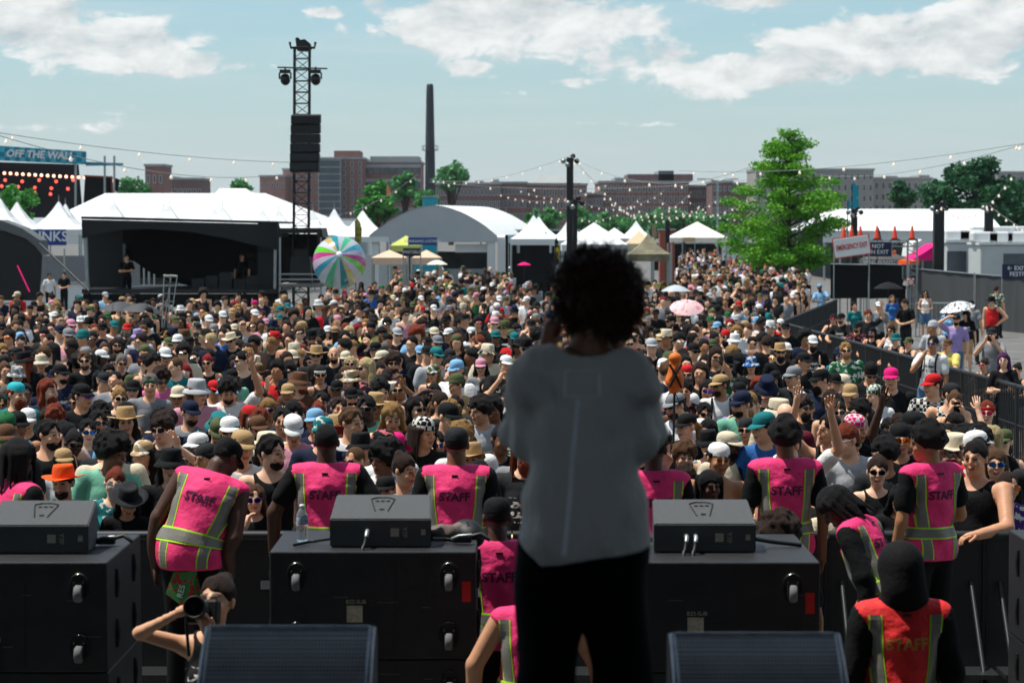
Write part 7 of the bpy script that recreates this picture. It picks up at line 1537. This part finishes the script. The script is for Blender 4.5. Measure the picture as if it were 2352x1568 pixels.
# photographer
def photographer():
    d = 11.2; T = body_template('f', 'camlow', 'camera', -8, -12); t = thing('person', 'photographer in black tank top aiming a camera up, lower left', 'person', (X(488, d), d, 0), -.15); s = .965; t.scale = (s, s, s)
    put('body', body_mesh('body', T), SKIN[1], t) if False else None
    b = body_mesh('body', T); b.materials.append(SKIN[1]); link('body', b, t); b = mesh_np('tank', *T['tank']); b.materials.append(cloth('black_print')); link('tank_top', b, t); b = mesh_np('pants', *T['pants']); b.materials.append(cloth('black')); link('trousers', b, t)
    h = hairm('bun').copy(); h.materials.clear(); h.materials.append(HAIR['brown']); o = link('hair', h, t); o.matrix_local = T['M']
    c = thing('camera_gear', 'black camera with big lens held by the photographer', 'camera', (0, 0, 0)); Mx = Matrix.Translation(t.location) @ Matrix.Rotation(-.15, 4, 'Z') @ Matrix.Scale(s, 4); p = Mx @ Vector((.0, -.20, 1.63)); c.location = p; c.rotation_euler = (R(-14), 0, -.1); c.name = 'photo_camera'
    MB().bbox((-.075, -.04, -.06), (.075, .04, .05), .012).build('camera_body', mat('camera_black', '#0b0b0c', .5, .2, 40, .2, 200), c); MB().lathe([(.001, .0), (.042, 0), (.045, .06), (.040, .09), (.052, .11), (.052, .15), (.046, .152), (.040, .13), (.001, .125)], 24, M=Matrix.Translation((0, -.04, 0)) @ Matrix.Rotation(R(90), 4, 'X')).build('lens', mat('camera_black'), c); MB().tube([(-.07, .0, .04), (-.09, .05, -.05), (-.08, .1, -.2)], .008, 6).build('neck_strap', CAB, c)
photographer()
# man half hidden behind the left stack
person((X(1800, 13.95), 13.95, 0), PI, T_of('f', 'd', 'n'), .93, skin=3, top='black', hair=('afro', 'brown'), label='person with only the head showing above right subwoofer', group='crew in the pit')
person((X(2245, 17.15), 17.15, 0), -.5, T_of('l', 'l', '0'), 1.02, skin=2, top='black', topk='tank', hair=('bun', 'dark'), label='person in black sleeveless top resting an arm on barricade, right', group='crowd watching the stage')
# lettering on shirts
def shirt_text(x, y, lines, m, size):
    q = min(INDIV, key=lambda p: abs(W / 2 + p['x'] / p['d'] * FPX - x) + abs(HOR + FPX * (CAMZ - gz(p['d']) - 1.78 * p['s']) / p['d'] - y)); T = T_of(q['sp']['build'], q['pose'], q['head']); tr = bvh(T['tee'])
    par = [c for c in q['obj'].children if c.name.startswith('t_shirt')]
    for i, ln in enumerate(lines): decal(tr, ln, size, 1.33 - i * size * 1.1, m, par[0] if par else q['obj'], .005, -1)
shirt_text(2069, 970, ['FREE', 'THROW'], SIGNW, .075); shirt_text(1656, 756, ['FERAL'], SIGNW, .09)

# ---------------------------------------------------------------- performer
def performer():
    d = 6.9; B = dict(sh=.160, chest=.122, cd=.096, waist=.116, wd=.095, hip=.138, hd=.100, arm=.043, neck=.052, bust=0, thigh=.082); BUILD['p'] = B
    root = thing('person', 'performer in pale grey t-shirt and black trousers, back to us, hands at mouth', 'person', (X(1340, d), d, STZ), PI - .10); s = .962; root.scale = (s, s, s)
    M = head_matrix(38, 12, -5, off=(-.035, -.01, .005)); pts = [arm_pts('micl', 1, B), arm_pts('mic', -1, B)]
    xs = axis((-.40, .40, .010)); ys = axis((-.42, .22, .010)); zz = axis((-.01, .85, .03), (.85, 1.82, .009))
    f = Field(xs, ys, zz); torso(f, B); f.cap((0, .02, 1.44), (-.035, .012, 1.56), .055, .052, k=.04)
    for s_ in (-1, 1): f.cap((s_ * .085, 0, .9), (s_ * .11, 0, .49), .082, .055, k=.03); f.cap((s_ * .11, 0, .49), (s_ * .12, .02, .09), .054, .036, k=.02); f.cap((s_ * .12, .04, .04), (s_ * .135, -.13, .035), .04, .035, k=.02)
    for (S, E, Wr, hd, pn, c) in pts: f.cap(S, E, .049, .040, k=.03); f.cap(E, Wr, .040, .027, k=.012); f.cap(Wr, Wr + hd * .085, .028, .030, k=.012)
    add_head(f, M); v, q = f.mesh(); mb = MB()
    for (S, E, Wr, hd, pn, c) in pts: fingers(mb, Wr, hd, pn, c)
    T = {'body': (v, q, mb), 'M': M}; b = body_mesh('body', T); b.materials.append(skin_mat('performer_skin', '#8a5c40', '#5e3028')); link('body', b, root)
    f = Field(xs, ys, zz); torso(f, B, g=.016); f.cap((0, .0, 1.28), (0, 0, .95), .100, .110, k=.06, sq=(1.18, .95, 1)); f.ell((0, .0, .98), (.138, .105, .20), .06, g=.016)
    for (S, E, Wr, hd, pn, c) in pts: f.cap(S, S.lerp(E, .84), .050, .055, k=.035)
    for s_ in (-1, 1): f.cap((s_ * .150, .02, 1.36), (s_ * .178, -.03, 1.19), .040, .030, k=.04)      # loose cloth under the sleeve
    x, y, z = f.grid()
    lo = np.clip((1.24 - z) / .28, 0, 1)
    fold = .012 * (np.sin(x * 27 + z * 8 + 1.4 * np.sin(z * 9)) - 1) * lo + .006 * (np.sin(z * 40 + x * 26 + 2 * np.sin(x * 13)) - 1) * np.clip((np.abs(x) - .05) / .1, 0, 1) + .005 * (np.sin(z * 30 - x * 34 + y * 20 + 2 * np.sin(z * 9)) - 1)
    f.F = f.F + fold; f.ell((-.02, .0, 1.545), (.104, .105, .108), .012, 'carve')
    n = np.array([-.16, 0, -1.0]); f.cut((0, 0, .875), n)
    me = mesh_np('t_shirt', *f.mesh()); me.materials.append(mat('pale_grey_jersey', '#d2ccc4', .9, .08, 5, .9, 16, spec=.15, stretch=(1, 1, .55))); so = link('t_shirt', me, root); tr = bvh(me)
    seam = mat('pale_stitching', '#f0f0f2', .8, .05, 30); w = .006
    patch(tr, [(.005, 1.355), (.02, 1.2), (.03, 1.05), (.045, .90)], .014, .003, 60, 2).build('centre_seam', mat('seam_tape', '#f0f0f2', .85, .05, 30), so)
    for path, wd in (([(.045, 1.435), (.045, 1.360)], .007), ([(-.055, 1.435), (-.055, 1.360)], .007)): patch(tr, path, wd, .0018, 14, 1).build('label_stitching', seam, so)
    for zc in (1.434, 1.361):
        mb = MB(); row = []
        for i in range(21):
            hx = -.055 + .10 * i / 20; h = tr.ray_cast(Vector((hx, 1, zc)), Vector((0, -1, 0)))[0]; row.append(h + Vector((0, .002, 0)) if h else Vector((hx, .12, zc)))
        mb.tube(row, .0036, 4); mb.build('label_stitching', seam, so)
    mb = MB(); mb.tube([Vector((math.cos(a) * .083 - .018, math.sin(a) * .078 + .012, 1.492 - .03 * math.sin(a - 1.2))) for a in np.linspace(.1, math.pi - .1, 22)], .0035, 6); mb.build('necklace', mat('dull_metal_chain', '#6a665e', .4, .2, 90, metal=.8), root)
    f = Field(xs, ys, axis((-.0, 1.12, .014))); f.ell((0, .005, .95), (.140, .105, .13), 0, g=.016); f.ell((0, 0, 1.05), (.130, .10, .1), .05, g=.012)
    for s_ in (-1, 1): f.cap((s_ * .09, 0, .90), (s_ * .115, 0, .49), .108, .088, k=.02); f.cap((s_ * .115, 0, .49), (s_ * .125, .02, .06), .088, .080, k=.02)
    f.wrinkle(.006, 24, 20, 16, 1.1); f.cut((0, 0, 1.06), (0, 0, 1)); me = mesh_np('trousers', *f.mesh()); me.materials.append(mat('black_denim', '#08080a', .9, .2, 12, .3, 120, spec=.15)); link('trousers', me, root)
    mb = MB(); Mh = Matrix.Translation((.0, -.275, 1.555)) @ Matrix.Rotation(R(60), 4, 'X'); mb.lathe([(.001, -.16), (.013, -.16), (.017, -.02), (.020, 0), (.026, .02), (.024, .045), (.012, .06), (.001, .062)], 14, M=Mh); mic = mb.build('microphone', BSTEEL); mic.location = root.location; mic.rotation_euler = root.rotation_euler; tag(mic, 'black handheld microphone held to the performer mouth', 'microphone')
    # hair: a dense cap of loose curls
    nr = np.random.RandomState(4); f = Field(axis((-.2, .2, .011)), axis((-.2, .22, .011)), axis((-.2, .22, .011)))
    f.ell((0, .030, .034), (.094, .112, .092), 0); f.ell((-.020, .055, -.025), (.078, .078, .080), .04); x, y, z = f.grid(); f.F = np.maximum(f.F, -(y - (-.085 + .9 * np.clip(.045 - z, 0, 1)))); f.wrinkle(.008, 70, 60, 60, 1)
    for i in range(46):
        u = Vector(nr.normal(size=3)).normalized()
        if u.y < -.35 and u.z < .5: continue
        f.ell((u.x * .090, .03 + u.y * .108, .03 + u.z * .092 * (1 if u.z > 0 else 1.2)), (.020 + .016 * nr.rand(),) * 3, .016)
    v, q = f.mesh(); mb = MB(); vv = v[nr.choice(len(v), 3000, replace=len(v) < 3000)]; cen = np.array([0, .03, .03])
    for p in vv:
        n = p - cen; n = n / np.linalg.norm(n)
        if n[1] < -.55 and n[2] < .35: continue
        a = np.cross(n, nr.normal(size=3)); a /= np.linalg.norm(a); b_ = np.cross(n, a); L_ = .016 + .040 * nr.rand() ** 2.2 + (.02 if nr.rand() < .06 else 0); rr = .006 + .006 * nr.rand(); ph = nr.rand() * 6.28; tw = 5 + 4 * nr.rand(); droop = nr.rand() * .020
        P = [p - n * .006 + n * L_ * t + (a * math.cos(ph + tw * t) + b_ * math.sin(ph + tw * t) - a * math.cos(ph) - b_ * math.sin(ph)) * rr * (.4 + t) + np.array([0, 0, -droop * t * t]) for t in np.linspace(0, 1, 8)]
        mb.tube(P, [.0026, .0026, .0025, .0024, .0022, .0019, .0015, .0008], 3, cap=False)
    nv = len(v); me = bpy.data.meshes.new('hair'); me.from_pydata(v.tolist() + mb.v, [], q.tolist() + [tuple(i + nv for i in fc) for fc in mb.f]); me.polygons.foreach_set('use_smooth', [True] * len(me.polygons)); me.materials.append(mat('dark_curly_hair', '#4a2c18', .5, .45, 40, spec=.4)); o = link('hair', me, root); o.matrix_local = M
performer()

# ---------------------------------------------------------------- umbrellas, ball and other things held up
def umbrella(label, x, y, d, r, c, tilt=(0, 0), held=1.0, c2=None):
    p = at(x, y, d); t = thing('umbrella', label, 'umbrella', p); t.rotation_euler = (tilt[0], tilt[1], 0); n = 8; vs = [(0, 0, 0)]; k = 5
    for i in range(1, k + 1):
        q = i / k
        for j in range(n * 3):
            a = 2 * math.pi * j / (n * 3); w = 1 - .05 * q * (1 - abs(math.cos(a * n / 2))); vs.append((r * q * w * math.cos(a), r * q * w * math.sin(a), -r * .42 * q ** 1.8 - .03 * r * q * (1 - abs(math.cos(a * n / 2)))))
    m = n * 3; fs = [(0, 1 + j, 1 + (j + 1) % m) for j in range(m)] + [(1 + i * m + j, 1 + (i + 1) * m + j, 1 + (i + 1) * m + (j + 1) % m, 1 + i * m + (j + 1) % m) for i in range(k - 1) for j in range(m)]
    MB().add(vs, fs, True).build('canopy', c, t)
    for j in range(n): a = 2 * math.pi * j / n; MB().tube([(0, 0, -.02), (r * .5 * math.cos(a), r * .5 * math.sin(a), -r * .13), (r * .98 * math.cos(a), r * .98 * math.sin(a), -r * .42)], .006, 4).build('rib', BSTEEL, t)
    MB().tube([(0, 0, .06), (0, 0, -held)], .010, 6).build('shaft', BSTEEL, t)
umbrella('white umbrella in the far crowd left of centre', 1004, 597, 78, .28 + .06, mat('white_umbrella', '#d8cfc0', .7, .05)); umbrella('hot pink umbrella in the far crowd near the black tent wall', 1204, 602, 84, .24, cloth('hotpink')); umbrella('clear umbrella right of the performer head', 1552, 654, 62, .38, mat('clear_umbrella', '#c8d2d8', .25, .1, 3, alpha=.75)); umbrella('pink flower print umbrella right of the performer', 1578, 692, 58.5, .42, mat('pink_floral_umbrella', '#e0b8b8', .7, .2, 9, 0, color2='#d08890', thr=.55), tilt=(R(25), 0)); umbrella('black umbrella beside the black fence panels', 2040, 648, 76, .46, BLKD, held=.8); umbrella('white and black patterned umbrella by the side barrier', 2196, 692, 63, .47, mat('patterned_umbrella', '#cfd0d2', .6, .2, 16, 0, color2='#2a2c30', thr=.54), tilt=(R(6), R(-12)), held=.8); umbrella('left one of two grey umbrellas before the side stage', 276, 692, 60, .52, mat('grey_umbrella', '#3c3e40', .7, .1)); umbrella('right one of two grey umbrellas before the side stage', 330, 696, 59, .50, mat('grey_umbrella'), tilt=(0, R(6)))
def beach_ball():
    d = 72; t = thing('beach_ball', 'giant striped translucent beach ball floating over the crowd', 'beach ball', at(779, 602, d)); r = 61 * d / FPX; n = 20; t.rotation_euler = (R(72), R(14), 0)
    cols = ['#c02a80', '#d8c8dc', '#2a9ab4', '#d0d4da', '#3fb080', '#b8c0c8', '#08808c', '#d0b468', '#c8c4d0', '#62dc0c']
    for i in range(n):
        a0, a1 = 2 * math.pi * i / n, 2 * math.pi * (i + 1) / n; vs = []; k = 14
        for j in range(k + 1):
            ph = math.pi * j / k
            for a in (a0, (a0 + a1) / 2, a1): vs.append((r * math.sin(ph) * math.cos(a), r * math.sin(ph) * math.sin(a), r * math.cos(ph)))
        MB().add(vs, [(j * 3 + q, j * 3 + 3 + q, j * 3 + 4 + q, j * 3 + 1 + q) for j in range(k) for q in range(2)], True).build('gore', mat('ball_vinyl_%d' % (i % 10), cols[i % 10], .2, .05, 2, alpha=.70 if i % 2 else .92, spec=.6), t)
    MB().lathe([(.001, 0), (.09, 0), (.09, .03), (.001, .03)], 12, (0, 0, r)).build('valve_cap', mat('white_cap'), t)
beach_ball()
cr_ = thing('crutch', 'pair of grey crutches held up above the left crowd', 'crutch', at(372, 752, 52)); k = 52 / FPX
for dx in (0, 14):
    for s_ in (0, 1): MB().tube([(dx * k + s_ * 4 * k, 0, 0), (dx * k + (12 if s_ else 6) * k + s_ * 10 * k, 0, 118 * k)], .012, 6).build('crutch_tube', ALU, cr_)
    MB().tube([(dx * k - 2 * k + 6 * k, 0, 119 * k), (dx * k + 22 * k, 0, 117 * k)], .028, 8).build('underarm_pad', mat('grey_pad', '#8f9089', .8, .1), cr_)
    MB().tube([(dx * k + 4 * k, 0, 60 * k), (dx * k + 15 * k, 0, 59 * k)], .016, 6).build('hand_grip', mat('grey_pad'), cr_)
bg_ = thing('bag_on_pole', 'orange bag with black straps hoisted on a pole', 'bag', at(1540, 985, 19.5)); k = 19.5 / FPX
MB().tube([(0, 0, -1.6), (10 * k, 0, 150 * k)], .010, 6).build('pole', BSTEEL, bg_)
f = Field(axis((-.16, .16, .012)), axis((-.14, .14, .012)), axis((-.22, .2, .012))); f.ell((0, 0, -.03), (.072, .06, .11), 0); f.ell((0, 0, .07), (.05, .045, .06), .03); f.wrinkle(.008, 60, 50, 45, 1.5); f.cap((.0, 0, .10), (0, 0, .14), .035, .055, k=.01); o = meshobj('bag', *f.mesh(), mat('orange_nylon', '#d2691c', .6, .15, 12), bg_); o.location = (10 * k, 0, 122 * k)
for s_ in (-1, 1): MB().tube([(10 * k - s_ * .05, -.055, 122 * k + .10), (10 * k, -.068, 122 * k + .02), (10 * k + s_ * .05, -.06, 122 * k - .09)], .009, 6).build('strap', CAB, bg_)
MB().tube([(10 * k, -.02, 122 * k - .13), (10 * k + .03, -.03, 122 * k - .2), (10 * k + .02, -.03, 122 * k - .26)], .004, 5).build('cord', CAB, bg_)
# people working on the side stage
for i, (px, d, y, top, rz, pose) in enumerate(((290, 86, 611, 'black', .4, 'f'), (555, 88.5, 618, 'black', 0, 'd'), (112, 106, 600, 'white_floral', .5, 'd'), (146, 108, 596, 'black', -.2, 'c'))):
    h = 1.78; person((X(px, d), d, .45 if i < 2 else gz(d)), rz, T_of('m', pose, '0'), 1.0, skin=1 + i % 3, top=top, hair=('short', 'dark'), label=['person in black t-shirt with folded arms on side stage', 'person in black deep inside the side stage', 'person in patterned white t-shirt under the drinks tent', 'person in black with clasped hands behind drinks bar'][i], group='crew around the side stage')
# ---------------------------------------------------------------- summer air
hzm = bpy.data.materials.new('haze_air'); hzm.use_nodes = True; N = hzm.node_tree.nodes; N.remove(N['Principled BSDF'])
pv = N.new('ShaderNodeVolumePrincipled'); pv.inputs['Color'].default_value = (.86, .92, 1.0, 1); pv.inputs['Density'].default_value = .00006; pv.inputs['Anisotropy'].default_value = .3
hzm.node_tree.links.new(pv.outputs[0], N['Material Output'].inputs['Volume'])
tag(MB().box((-1560, -120, -1.7), (1560, 2060, 62)).build('haze', hzm), kind='stuff')
